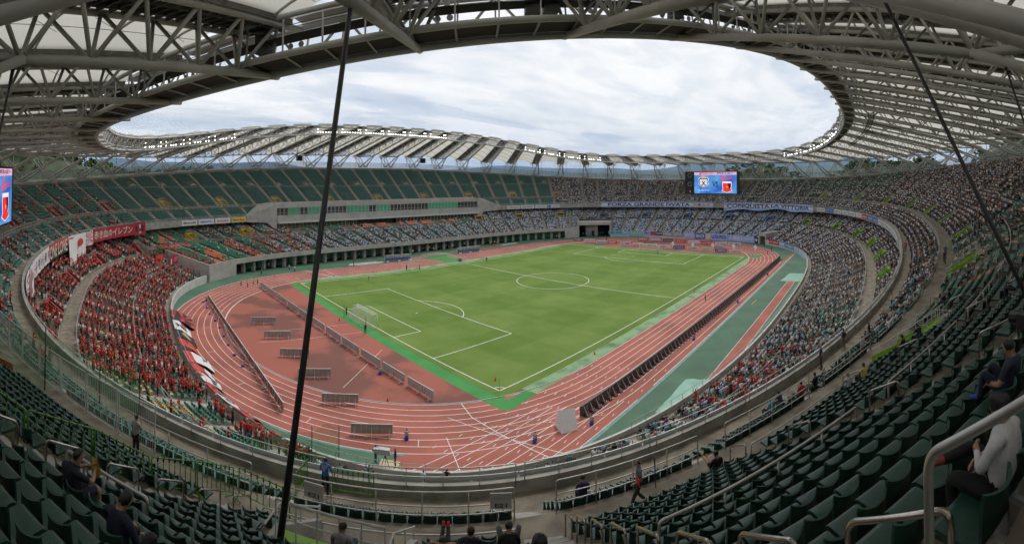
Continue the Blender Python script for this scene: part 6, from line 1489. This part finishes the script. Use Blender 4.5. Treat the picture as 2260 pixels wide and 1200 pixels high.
for u in near_aisles:
    for j in range(0, 17, 2):
        for side in ((-.62, .62) if abs(u - .6168) > .002 and abs(u - .603) > .002 else (.60,)):
            d0 = 7.6 + .8 * j + .35
            if u > .62 and (j % 4 or side > 0): continue
            if j > 12 and u < .61: continue
            cnt += 1; w = 'beside the stairs below the camera' if abs(u - .6168) < .002 else 'beside the stairs along the green barriers' if abs(u - .603) < .002 else 'on the %s stairs beyond the white-shirted man' % ordinal(int(round((u - .6168) * 90)))
            hoop(u, d0, d0 + .95, side, 'bent steel handrail hoop %s, %s step pair up' % (w, ordinal(j // 2 + 1)), 'stair handrail hoops')
def straight_rail(u0, u1, d, zb, hs, label, group, r=.026, m=None, post=1.9, legs=True, name='guard_rail'):
    us = np.linspace(u0, u1, max(3, int((u1 - u0) / .0008) + 2)); x, y = up(us, d); o = np.array([x[0], y[0], zb]); root = thing(name, label, 'rail', tuple(o), 0, group); m = m or M_steel
    P = np.stack([x, y, np.full_like(x, zb)], 1); top = [P[0] + [0, 0, 0]] + [p + [0, 0, hs[0]] for p in P] + [P[-1] + [0, 0, 0]]
    g = MB(); g.tube(round_path(top[:2] + top[2:], .10) if len(top) < 6 else [top[0]] + round_path([top[0], top[1], top[2]], .10)[1:-1] + top[2:-2] + round_path([top[-3], top[-2], top[-1]], .10)[1:], r, 8); loc_build(root, o, 'top_rail', g, m)
    for h in hs[1:]: g = MB(); g.tube([p + [0, 0, h] for p in P], r * .8, 6); loc_build(root, o, 'lower_rail', g, m)
    l = np.r_[0, np.cumsum(np.hypot(np.diff(x), np.diff(y)))]; n = int(l[-1] / post)
    for q in range(1, n + 1):
        s = l[-1] * q / (n + 1); p = np.array([np.interp(s, l, x), np.interp(s, l, y), zb]); g = MB(); g.tube([p, p + [0, 0, hs[0]]], r * .85, 6); loc_build(root, o, 'post', g, m)
al = sorted([.578] + near_aisles + [.696])
for i, (a, b_) in enumerate(zip(al[:-1], al[1:])):
    e = .0011; tag_ = ordinal(i + 1)
    straight_rail(a + e, b_ - e, 5.72, 15.6, (1.08, .62, .34), 'grey rail on the pitch side of the cross aisle, %s from the tall fence' % tag_, 'rails along the cross aisle')
    if b_ > .6115 or b_ < .6: straight_rail(a + e, b_ - e, 7.5, 15.62, (1.0, .55), 'grey rail at the foot of the upper seats, %s from the tall fence' % tag_, 'rails at the foot of the upper seats') if i % 2 else None
    straight_rail(a + e * .3, b_ - e * .3, .16, 13.1, (1.0, .62), 'grey tube rail on the front parapet, %s length from the tall fence' % tag_, 'rails on the front parapet')
for i, (a, b_) in enumerate([(.6185, .6268), (.6292, .6378), (.6402, .649), (.6515, .66), (.6625, .696)]):
    straight_rail(a, b_, 13.95, upz(7), (1.0,), 'long grey rail between the seat rows, %s length beyond the stairs' % ordinal(i + 1), 'rails between seat rows', r=.032)
straight_rail(.6037, .6066, 14.75, upz(8), (1.0,), 'short grey rail in front of the two men in dark shirts', None, r=.032)
# handrail close to the camera
a = np.array([-92.61, -77.18, 24.0]); root = thing('stair_handrail', 'thick grey handrail crossing in front of the man in white', 'handrail', tuple(a)); g = MB(); g.tube(round_path([a, [a[0], a[1], 25.76], [-93.25, -77.93, 26.47], [-94.6, -79.5, 27.6]], .09, 6), .024, 12); loc_build(root, a, 'bent_tube', g, M_steel)
# stair rails and sign boards at the exit in front of the camera
M_sign = mat('sign_grey', (.42, .41, .40), .6, var=.08)
for u, lab in ((.6056, 'grey exit sign lettered E21 on the rail near the man in blue'), (.6150, 'grey exit sign lettered 21 on the rail near the three sitting people')):
    o, fwd, rgt = frame_at(up, u, 5.9, 15.6); root = thing('exit_sign', lab, 'sign', tuple(o), math.atan2(fwd[1], fwd[0]) - math.pi / 2)
    g = MB(); g.box(0, 0, .82, .70, .04, .50); g.build('plate', M_sign, root); g = MB(); text_on(g, 'E21', lambda x, y: (-.2 + x, -.024, .62 + y), w=.40, h=.13, bold=True); g.build('lettering', M_black, root)
    g = MB(); text_on(g, '↑ ○ □ ↓', lambda x, y: (-.27 + x, -.024, .86 + y), w=.54, h=.11); g.build('pictogram', mat('sign_mark', (.25, .24, .24), .6), root)
# tall barred fence on the far side of the aisle
ue = np.linspace(.568, .5955, 9)
for i in range(8):
    us = np.linspace(ue[i] + .0001, ue[i + 1] - .0001, 3); x, y = up(us, 5.95); o = np.array([x[0], y[0], 15.6]); root = thing('barred_fence', 'tall grey barred fence panel across the aisle, %s from its far end' % ordinal(i + 1), 'fence', tuple(o), 0, 'tall barred fence panels')
    P = np.stack([x, y, np.full(3, 15.6)], 1)
    for h in (1.9, .12): g = MB(); g.tube(list(P + [0, 0, h]), .03, 5); loc_build(root, o, 'rail', g, M_steelp)
    for t in np.linspace(0, 1, 18):
        p = P[0] * (1 - t) + P[2] * t; g = MB(); k = .03 if t in (0, 1) else .010; g.tube([p + [0, 0, .1 if 0 < t < 1 else 0], p + [0, 0, 1.9]], k, 4, caps=False); loc_build(root, o, 'bar', g, M_steelp)
# green crowd barriers down the side of the stairs
def barrier(a, b_, label):
    a, b_ = np.array(a, float), np.array(b_, float); root = thing('crowd_barrier', label, 'barrier', tuple(a), 0, 'green crowd barriers'); d = b_ - a; up_ = np.array([0, 0, 1.0]); n = np.cross(d / np.linalg.norm(d), up_); n /= np.linalg.norm(n)
    g = MB(); g.tube(round_path([a + up_ * .12, a + up_ * 1.12, b_ + up_ * 1.12, b_ + up_ * .12], .08), .024, 7); loc_build(root, a, 'frame', g, M_greenp)
    g = MB(); g.tube([a + up_ * .26, b_ + up_ * .26], .018, 6); loc_build(root, a, 'lower_rail', g, M_greenp)
    for t in np.linspace(0, 1, 9)[1:-1]: p = a * (1 - t) + b_ * t; g = MB(); g.tube([p + up_ * .26, p + up_ * 1.11], .016, 5); loc_build(root, a, 'upright', g, M_greenp); g = MB(); g.tube([p + up_ * 1.02, p + up_ * 1.16], .028, 5); loc_build(root, a, 'clip', g, M_black)
    for p in (a, b_): g = MB(); g.tube([p + n * .32, p + up_ * .16, p - n * .32], .022, 5); loc_build(root, a, 'foot', g, M_greenp)
dl = [16.6, 14.6, 12.6, 10.5, 8.4, 6.3]
for i in range(5):
    d0, d1 = dl[i], dl[i + 1]; za = (zup_at(d0) + zup_at(d1)) / 2; s = (zup_at(d0) - zup_at(d1)) / 2 * .96
    barrier(pt(up, .6014, d0 - .05, za + s), pt(up, .6014, d1 + .05, za - s), 'green tube crowd barrier down the stairs, %s from the top' % ordinal(i + 1))
barrier(pt(up, .6016, 6.2, 15.6), pt(up, .6048, 6.6, 15.6), 'green tube crowd barrier across the aisle near the exit sign'); barrier(pt(up, .6012, 1.3, 12.75), pt(up, .6012, .15, 12.75), 'green tube crowd barrier on the walkway beside the man in blue')
barrier(pt(up, .6034, .5, 12.75), pt(up, .6064, .5, 12.75), 'green tube crowd barrier along the walkway behind the man in blue')
# green segregation nets with black poles
M_gnet = see_through('safety_net', (.03, .34, .09), .27, .8)
def seg_net(P, h, label, poles):
    P = [np.array(p, float) for p in P]; root = thing('segregation_net', label, 'net', tuple(P[0])); o = P[0]
    g = MB(); g.grid([[p + [0, 0, .05] for p in P], [p + [0, 0, h * .5] for p in P], [p + [0, 0, h - .25 * (i % 2)] for i, p in enumerate(P)]]); g.v = [tuple(v) for v in g.v]; loc_build(root, o, 'netting', g, M_gnet)
    for p in poles: p = np.array(p); g = MB(); g.tube([p, p + [0, 0, h + .25]], .035, 6); loc_build(root, o, 'pole', g, M_black)
ds = [14, 12, 10, 8, 6.4, 5, 3, 1.2, .15]
seg_net([pt(up, .584, d, zup_at(d)) for d in ds], 3.0, 'green net on black poles across the upper tier', [pt(up, .584, d, zup_at(d)) for d in (14, 10, 6.4, 3, .2)])
def zlo_at(d):
    for r in LO_ROWS + [LO_WALK] + LO_ROWS2:
        if r[0] <= d < r[1]: return r[2]
    return 1.3
ds = [22, 19, 17, 14, 11, 8, 5, 2.5, .5, -1.5]
seg_net([pt(lo, .581, d, zlo_at(d) if d > 0 else 0) for d in ds], 3.6, 'green net on black poles down the lower tier to the track', [pt(lo, .581, d, zlo_at(d) if d > 0 else 0) for d in (19, 14, 8, 2.5, -1.4)])
g = MB(); us = np.linspace(.5775, .5875, 6); g.grid([[pt(lo, u, .35, 1.9) for u in us], [pt(lo, u, -.2, 1.5) for u in us], [pt(lo, u, -.35, .05) for u in us]]); g.build('wall_net', see_through('wall_net_green', (.03, .32, .12), .8), label='green sheet netting hung over the near wall beside the white flag', cat='net')
# litter and belongings
g = MB(); g.tube([(0, 0, 0), (0, 0, .13)], [.035, .045], 10); p = pt(up, .6080, 17.6, upz(12)); g.build('paper_cup', mat('cup', (.62, .52, .40), .6), label='paper cup on the concrete beside the man in black', cat='cup', loc=p)
# ------------------------------------------------------------------ people close to the camera, each in the pose seen
def pm(nm, c, rough=.8, **k): return mat('cl_' + nm, c, rough, var=.10, scale=9, bump=.25, bscale=22, **k)
SK = mat('skin_plain', (.40, .235, .16), .55, var=.05, scale=20); HB = mat('hair_black', (.012, .011, .012), .5, var=.3, scale=60); HBr = mat('hair_brown', (.045, .022, .014), .5, var=.3, scale=60)
def near_person(label, u, d, J, shirt, trousers, shoes=(.03, .03, .03), hair=None, dz=0.0, drz=0.0, bare=True, shorts=False, fat=1.0, detail=True, pos=None, rz=None, sub=2, back=None):
    me = person_mesh('person', J, sub, [SK, hair or HB, pm('s_%d' % int(sum(c * 1000 * (i + 1) for i, c in enumerate(shirt))), shirt), pm('t_%d' % int(sum(c * 1000 * (i + 1) for i, c in enumerate(trousers))), trousers), pm('f_%d' % int(sum(c * 1000 * (i + 1) for i, c in enumerate(shoes))), shoes, .6)], fat, bare, shorts, detail)
    p = pos or pt(up, u, d, zup_at(d) + dz)
    o = link('person', me, None, label, 'person', None, None, p, (face_rz(up, u) + drz) if rz is None else rz)
    return o
def row_d(j): return 7.6 + .8 * j + .64          # where a sitter's seat is in row j of the upper block
NAVY, BLK, GRY, WHT_ = (.016, .018, .035), (.012, .012, .014), (.20, .20, .205), (.62, .61, .63)
# the man in white: left side and back towards the camera, right ankle over left knee
W1 = pose(SIT, pel=(0, .06, .53), chest=(.0, .02, .83), neck=(0, .06, 1.03), head=(.02, .10, 1.16), crown=(.02, .09, 1.25), face=(.5, 1, -.05), elL=(-.25, .14, .74), elR=(.24, .16, .72), haL=(-.02, .30, .74), haR=(-.04, .26, .70), knL=(-.12, .50, .52), anL=(-.12, .46, .10), toL=(-.13, .62, .045), knR=(.20, .46, .62), anR=(-.16, .52, .68), toR=(-.34, .60, .71), gripL=(0, -1, -.3), gripR=(-1, 0, -.3))
o_ = near_person('man in white long sleeved shirt sitting with one ankle across his knee', .61885, row_d(15), W1, WHT_, BLK, (.26, .05, .035), bare=False, fat=1.06)
near_person('man with dark jeans and bright blue socks sitting beyond the man in white', .6222, row_d(14), pose(SIT, knL=(-.12, .42, .78), anL=(-.12, .48, .42), toL=(-.13, .64, .40), knR=(.10, .40, .82), anR=(.10, .50, .44), toR=(.11, .66, .42)), (.03, .035, .06), (.012, .016, .04), (.03, .07, .42))
near_person('man in pale teal shirt sitting with a hand at his face', .6402, row_d(10), pose(SIT, haL=(-.03, .24, 1.02), elL=(-.2, .28, .80)), (.24, .36, .38), NAVY)
# photographer at the edge: only the raised hands and camera reach into the picture
near_person('photographer in a black sleeve and wrist watch raising a small camera', .62, 21.2, pose(STAND, elL=(-.16, .30, 1.30), elR=(.18, .30, 1.30), haL=(-.10, .50, 1.50), haR=(.06, .50, 1.50), gripL=(1, 0, .2), gripR=(-1, 0, .2), face=(0, 1, 0)), BLK, NAVY, bare=False, pos=(-93.02, -78.10, 24.84), rz=face_rz(up, .62) - .15)
cm_ = thing('compact_camera', 'small black camera held up by the photographer at the edge', 'camera', (-92.80, -77.60, 26.40), face_rz(up, .62) - .15)
g = MB(); g.box(0, 0, 0, .105, .04, .065); g.build('body', M_black, cm_); g = MB(); g.tube([(0, .025, 0), (0, .075, 0)], .03, 10); g.build('lens', mat('camera_lens', (.03, .03, .035), .15), cm_)
# two men at the lower left
near_person('man in navy shirt sitting and opening a white snack bag', .6062, row_d(10), pose(SIT, chest=(0, .06, .83), neck=(.02, .10, 1.03), head=(.05, .15, 1.15), crown=(.05, .14, 1.25), face=(.9, .8, -.1), elL=(-.24, .26, .78), elR=(.26, .26, .78), haL=(.0, .46, .86), haR=(.10, .46, .82), gripL=(1, 0, -.2), gripR=(-1, 0, -.2)), NAVY, (.02, .025, .06), shorts=True, fat=1.12)
sb = thing('snack_bag', 'white and yellow snack bag held by the man in navy', 'bag', pt(up, .60625, row_d(10) - .50, upz(10) + .68), face_rz(up, .606)); g = MB(); g.grid([[(-.10, .02, 0), (0, .05, -.01), (.10, .02, 0)], [(-.11, .03, .14), (0, .07, .14), (.11, .03, .14)], [(-.09, 0, .28), (0, .01, .29), (.09, 0, .28)]]); g.grid([[(-.10, .02, 0), (0, -.03, -.01), (.10, .02, 0)], [(-.11, .03, .14), (0, -.05, .14), (.11, .03, .14)], [(-.09, 0, .28), (0, .01, .29), (.09, 0, .28)]], 1, True); g.build('pouch', [M_cw, mat('snack_gold', (.50, .33, .06), .4)], sb)
near_person('man in black long sleeved top sitting with his head bowed', .6086, row_d(11), pose(SIT, neck=(0, .08, 1.02), head=(.03, .15, 1.12), crown=(.03, .13, 1.21), face=(.3, 1, -.4), knR=(.17, .5, .56), elR=(.26, .1, .72), haR=(.10, .36, .60)), NAVY, (.022, .022, .026), bare=False, fat=1.08)
near_person('security guard in black cap and white sleeves standing behind the rail', .5948, 6.6, pose(STAND, elL=(-.26, .1, 1.14), haL=(-.05, .22, 1.12), elR=(.26, .1, 1.16), haR=(.05, .24, 1.38)), (.34, .34, .33), BLK, hair=M_black)
near_person('man in bright blue jacket with grey hood standing at the parapet', .6030, .75, pose(STAND, elL=(-.27, .08, 1.14), elR=(.27, .08, 1.14), haL=(-.18, .26, .98), haR=(.18, .26, .98)), (.012, .13, .48), BLK, bare=False)
jk = thing('jacket_hood', 'grey hood lying on the back of the blue jacket', 'hood', pt(up, .6030, .75, 12.75), face_rz(up, .603)); g = MB(); g.grid([[(-.16, -.07, 1.44), (-.08, -.13, 1.47), (0, -.15, 1.48), (.08, -.13, 1.47), (.16, -.07, 1.44)], [(-.13, -.10, 1.34), (-.07, -.18, 1.30), (0, -.20, 1.28), (.07, -.18, 1.30), (.13, -.10, 1.34)], [(-.05, -.12, 1.24), (-.03, -.15, 1.20), (0, -.16, 1.18), (.03, -.15, 1.20), (.05, -.12, 1.24)]]); g.build('fold', mat('hood_grey', (.33, .33, .34), .9), jk, True)
near_person('woman in grey top and jeans sitting above the exit', .6098, row_d(4), pose(SIT, head=(.02, .07, 1.15), knR=(.20, .46, .64), anR=(.06, .62, .34), toR=(.05, .76, .32), haR=(.10, .40, .70)), (.22, .22, .225), (.07, .11, .20), hair=HBr)
near_person('child with hands behind the head and red shoes up on the rail', .6128, row_d(3), pose(SIT, pel=(0, .14, .50), chest=(0, .0, .70), neck=(0, -.02, .86), head=(0, .0, .98), crown=(0, -.01, 1.07), shL=(-.15, 0, .80), shR=(.15, 0, .80), elL=(-.30, .02, .92), elR=(.30, .02, .92), haL=(-.07, -.06, .95), haR=(.07, -.06, .95), knL=(-.08, .46, .62), knR=(.08, .46, .62), anL=(-.06, .80, .70), anR=(.06, .80, .70), toL=(-.06, .86, .82), toR=(.06, .86, .82)), (.02, .02, .06), BLK, (.5, .03, .03))
near_person('woman with dark red hair in a navy top sitting between the child and the man', .6137, row_d(3), pose(SIT, head=(.02, .07, 1.12), crown=(.02, .05, 1.22)), NAVY, BLK, hair=mat('hair_auburn', (.05, .012, .010), .5))
near_person('man in black cap and black shirt with both knees drawn up', .6150, row_d(3), pose(SIT, knL=(-.24, .36, .96), anL=(-.20, .52, .55), toL=(-.2, .66, .52), knR=(.26, .36, .96), anR=(.22, .52, .55), toR=(.22, .66, .52), chest=(0, .02, .84)), BLK, (.16, .16, .17), bare=False, fat=1.1)
near_person('person in purple printed shirt sitting in the front block', .6196, 5.2, SIT, (.045, .02, .10), NAVY, fat=1.05)
near_person('man in grey shirt walking along the cross aisle with a red folder', .6221, 6.7, pose(STAND, knL=(-.10, .20, .52), anL=(-.10, .34, .10), toL=(-.10, .50, .06), knR=(.10, .02, .50), anR=(.10, -.34, .16), toR=(.10, -.22, .04), haL=(-.22, .22, 1.05), haR=(.26, -.12, .90)), (.17, .18, .20), (.03, .03, .032), hair=HBr, drz=1.45)
g = MB(); g.box(0, 0, 0, .03, .30, .22); g.build('folder', mat('folder_red', (.5, .02, .03), .5), label='red folder under the arm of the walking man', cat='folder', loc=pt(up, .6219, 6.95, 16.75), rz=face_rz(up, .622))
near_person('girl in black top and yellow shoes sitting with one leg raised', .6257, row_d(0), pose(SIT, knL=(-.10, .46, .70), anL=(-.08, .82, .70), toL=(-.08, .88, .84), knR=(.12, .50, .60), anR=(.12, .88, .56), toR=(.12, .95, .68), haL=(-.06, .30, .80), haR=(.06, .30, .80)), BLK, (.03, .03, .03), (.55, .42, .03), shorts=True)
NP = [(.6384, row_d(1), 'sit_arms', (.60, .52, .16), 'person in pale yellow shirt sitting past the exit stairs'), (.6365, row_d(1), 'sit_lean', (.40, .40, .42), 'person in light grey shirt leaning forward past the exit stairs'), (.6380, 5.2, 'sit', (.45, .03, .04), 'person in red shirt sitting at the cross aisle'), (.6400, 5.2, 'sit', (.02, .02, .02), 'person in black shirt sitting at the cross aisle'), (.6383, 2.7, 'sit', (.05, .34, .52), 'man in turquoise shirt sitting in the front block'), (.6398, 2.7, 'sit_lean', (.03, .04, .09), 'man in dark shirt drinking in the front block'), (.6519, 4.4, 'sit_lean', (.38, .38, .38), 'person in striped grey top leaning forward in the front block'), (.6573, row_d(2), 'sit', (.02, .02, .022), 'person in black sitting at the edge of the aisle, nearer the fence'), (.6556, row_d(2), 'sit_lean', (.02, .022, .03), 'person in black leaning forward at the edge of the aisle'), (.6918, 6.6, 'stand', (.02, .02, .022), 'man in black standing in the cross aisle'), (.6977, 6.6, 'stand', (.05, .08, .2), 'man in blue jeans standing in the cross aisle'), (.6579, .8, 'stand', (.03, .03, .05), 'man in black jacket standing on the front walkway'), (.6515, .8, 'stand', (.02, .03, .09), 'man in navy shirt standing on the front walkway'), (.6436, row_d(3), 'sit_lean', (.02, .02, .03), 'man in black hunched over at the end of a row'), (.6428, row_d(2), 'sit', (.03, .02, .02), 'person in dark top sitting by the lime exit panel'), (.6622, 4.4, 'sit_lean', (.30, .30, .31), 'person in grey leaning on the rail of the front block'), (.6610, 3.5, 'sit', (.10, .34, .34), 'person in turquoise top in the front block'), (.6601, 3.5, 'sit_arms', (.22, .03, .04), 'person in dark red top in the front block'), (.6745, row_d(4), 'sit', (.58, .58, .6), 'person in white in the middle rows'), (.6652, row_d(3), 'sit_lean', (.06, .10, .28), 'person in blue jeans sitting with a companion'), (.6645, row_d(3), 'sit', (.02, .02, .025), 'companion in black beside the person in jeans'), (.7330, .7, 'stand', (.50, .04, .04), 'person in red shirt standing on the curved walkway'), (.7338, .7, 'stand', (.06, .10, .06), 'person in dark green standing on the curved walkway')]
for u, d, ps, c, lab in NP: link('person', POSES[ps], None, lab, 'person', 'people scattered over the near seats', None, pt(up, u, d, zup_at(d)), face_rz(up, u) + RND.uniform(-.3, .3) + (1.2 if ps == 'stand' else 0), c)
# camera operator on the platform
link('person', POSES['stand_clap'], None, 'camera operator in black with a green cap on the plywood platform', 'person', None, None, (-72.3, -41.25, 1.5), .9, (.012, .012, .014))
# belongings
g = MB(); g.tube([(0, 0, 0), (0, .02, .12), (0, 0, .26), (.02, 0, .34)], [.16, .2, .17, .05], 9); g.build('rucksack', mat('rucksack', (.015, .015, .018), .7, bump=.4, bscale=20), label='black rucksack on the seat beside the man with drawn-up knees', cat='bag', loc=pt(up, .6161, row_d(3) - .2, upz(3) + .42))
g = MB(); g.tube([(0, 0, 0), (.03, 0, .10), (0, .02, .2)], [.12, .15, .04], 8); g.build('plastic_bag', mat('plastic_bag', (.6, .6, .58), .4), label='crumpled white plastic bag on the seat beside the woman in grey', cat='bag', loc=pt(up, .6110, row_d(4) - .25, upz(4) + .42))
g = MB(); g.tube([(0, 0, 0), (.12, .1, 1.0)], [.02, .03], 6); g.build('folded_umbrella', mat('umbrella_navy', (.01, .02, .07), .6), label='folded navy umbrella leaning on the aisle rail', cat='umbrella', loc=pt(up, .6236, 6.0, 15.6))
# ------------------------------------------------------------------ rim screen, hills and far mountains
M_scr = see_through('rim_screen_glass', (.30, .38, .44), .38, .2)
for k in range(NT):
    for h_ in (0, 1):
        u0, u1 = ((k + .5 * h_) / NT) % 1, ((k + .5 * h_ + .5) / NT) % 1 or 1.0; um = (u0 + u1) / 2
        a, b_ = [np.array([*up(u, float(up_len(u)) + 4.2), float(np.interp(u, UU, bz)) + 1.2]) for u in (u0, u1)]; o = a.copy()
        root = thing('rim_screen', 'glazed screen with thin posts on the stadium rim, %s panel anticlockwise from the scoreboard' % ordinal(2 * k + h_ + 1), 'screen', tuple(a), 0, 'screens round the rim')
        g = MB(); g.quad(a, b_, b_ + [0, 0, 2.3], a + [0, 0, 2.3]); g.v = [tuple(v) for v in g.v]; loc_build(root, o, 'pane', g, M_scr, False)
        g = MB()
        for t in np.linspace(0, 1, 5)[:-1]: p = a * (1 - t) + b_ * t; g.tube([p, p + [0, 0, 2.4]], .035, 4)
        g.tube([a + [0, 0, 2.3], b_ + [0, 0, 2.3]], .03, 4); loc_build(root, o, 'posts', g, M_roofst)
# wooded hills close to the stadium, built as terrain with individual clumps of foliage
def hill(name, cx, cy, rx, ry, h, rot, label, n=900, seed=1):
    rr = random.Random(seed); c, s = math.cos(rot), math.sin(rot)
    def hz(a, b_): r2 = a * a + b_ * b_; return h * max(0, 1 - r2) ** 1.2 * (1 + .18 * math.sin(a * 5 + seed) * math.cos(b_ * 4)) - 26
    rows = []
    for i in range(25):
        r = []
        for j in range(25): a, b_ = -1 + i / 12, -1 + j / 12; r.append((cx + (a * rx * c - b_ * ry * s), cy + (a * rx * s + b_ * ry * c), hz(a, b_)))
        rows.append(r)
    g = MB(); g.grid(rows); g.build(name, mat('hill_soil', (.05, .065, .03), .95, var=.4, scale=.05), None, True, kind='structure')
    g = MB()
    for i in range(n):
        a, b_ = rr.uniform(-.93, .93), rr.uniform(-.93, .93)
        if a * a + b_ * b_ > .86: continue
        x, y, z = cx + (a * rx * c - b_ * ry * s), cy + (a * rx * s + b_ * ry * c), hz(a, b_); R = rr.uniform(2.6, 5.2); m_ = rr.randrange(3)
        for q in range(26):
            th, ph = rr.uniform(0, 6.28), rr.uniform(-.3, 1.5); rad_ = R * rr.uniform(.7, 1.1); p = np.array([x + rad_ * math.cos(th) * math.cos(ph), y + rad_ * math.sin(th) * math.cos(ph), z + R * .8 + rad_ * math.sin(ph) * .95])
            e1 = np.array([rr.gauss(0, 1), rr.gauss(0, 1), rr.gauss(0, .6)]); e1 /= np.linalg.norm(e1); e2 = np.cross(e1, [rr.gauss(0, 1), rr.gauss(0, 1), rr.gauss(0, 1)]); e2 /= np.linalg.norm(e2) + 1e-6; k = R * rr.uniform(.25, .5)
            g.add([tuple(p - e1 * k), tuple(p + e2 * k * .7), tuple(p + e1 * k), tuple(p - e2 * k * .7)], [(0, 1, 2, 3)], m_)
    g.build('forest', [mat('leaf_dark', (.030, .055, .018), .9), mat('leaf_mid', (.055, .095, .025), .9), mat('leaf_light', (.10, .145, .035), .9)], None, False, label=label, cat='forest', kind='stuff')
hill('hill', -215, 330, 210, 120, 84, .1, 'thick green wood on the hill seen under the roof behind the red section', 700, 3)
hill('hill', -60, 380, 120, 80, 58, .2, 'low wooded spur in front of the hill behind the red section', 260, 5)
hill('hill', 300, -250, 260, 120, 98, .15, 'thick green wood on the hill seen under the roof above the back stand', 800, 9)
hill('hill', 420, -90, 120, 90, 66, .8, 'wooded slope beyond the corner of the back stand', 280, 11)
hill('hill', 430, 60, 80, 120, 52, .1, 'belt of low trees seen under the roof beside the scoreboard', 220, 13)
# far mountain ranges
def range_(name, dist, h, a0, a1, seed, col, rough_=.5):
    rr = random.Random(seed); n = 160; ph = [rr.uniform(0, 6.28) for _ in range(8)]
    rows = [[], [], []]
    for i in range(n + 1):
        a = a0 + (a1 - a0) * i / n; s = sum(math.sin(a * (4 + 5.3 * q) + ph[q]) / (1 + q * .75) for q in range(8)); hh = h * (.62 + .20 * s + .03 * rr.random()) * min(1, 6 * min(i, n - i) / n)
        for r, (dd, k) in zip(rows, ((dist * .86, 0), (dist, 1.0), (dist * 1.2, .2))): r.append((dd * math.cos(a), dd * math.sin(a), -30 + hh * k))
    g = MB(); g.grid(rows); g.build(name, mat(name + '_cover', col, .95, var=.3, scale=.0006), None, True, kind='structure')
range_('mountains', 21000, 640, -.35, 2.0, 4, (.03, .05, .03))
range_('foothills', 9000, 170, -.5, 2.2, 8, (.035, .06, .03))
# small white town in the plain, seen between the roof columns
rr = random.Random(21)
for i in range(26):
    a = rr.uniform(.05, .62); dd = rr.uniform(1500, 3200); w, d_, h_ = rr.uniform(14, 40), rr.uniform(12, 24), rr.uniform(7, 20)
    o = thing('far_building', 'tiny pale building on the plain beyond the rim, %s in the scattered town' % ordinal(i + 1), 'building', (dd * math.cos(a), dd * math.sin(a), -28), a, 'far town buildings'); g = MB(); g.box(0, 0, h_ / 2, d_, w, h_); g.build('wall', mat('town_wall', (.55, .54, .52), .8), o); g = MB(); g.box(0, 0, h_ + .5, d_ + 1, w + 1, 1.0); g.build('roof', mat('town_roof', (.30, .29, .28), .8), o)
# air between the stadium and the mountains
g = MB(); g.box(0, 0, 535, 60000, 60000, 1140); hz_ = g.build('haze', [], label='thin bluish air over the whole plain', cat='haze', kind='stuff')
mh = bpy.data.materials.new('haze_air'); mh.use_nodes = True; t = mh.node_tree; t.nodes.remove(t.nodes['Principled BSDF']); pv = t.nodes.new('ShaderNodeVolumePrincipled')
pv.inputs['Color'].default_value = (.36, .60, .96, 1); pv.inputs['Density'].default_value = 3.0e-5; pv.inputs['Anisotropy'].default_value = .2; t.links.new(pv.outputs[0], t.nodes['Material Output'].inputs['Volume']); hz_.data.materials.append(mh)
bpy.data.scenes.remove(TMP)
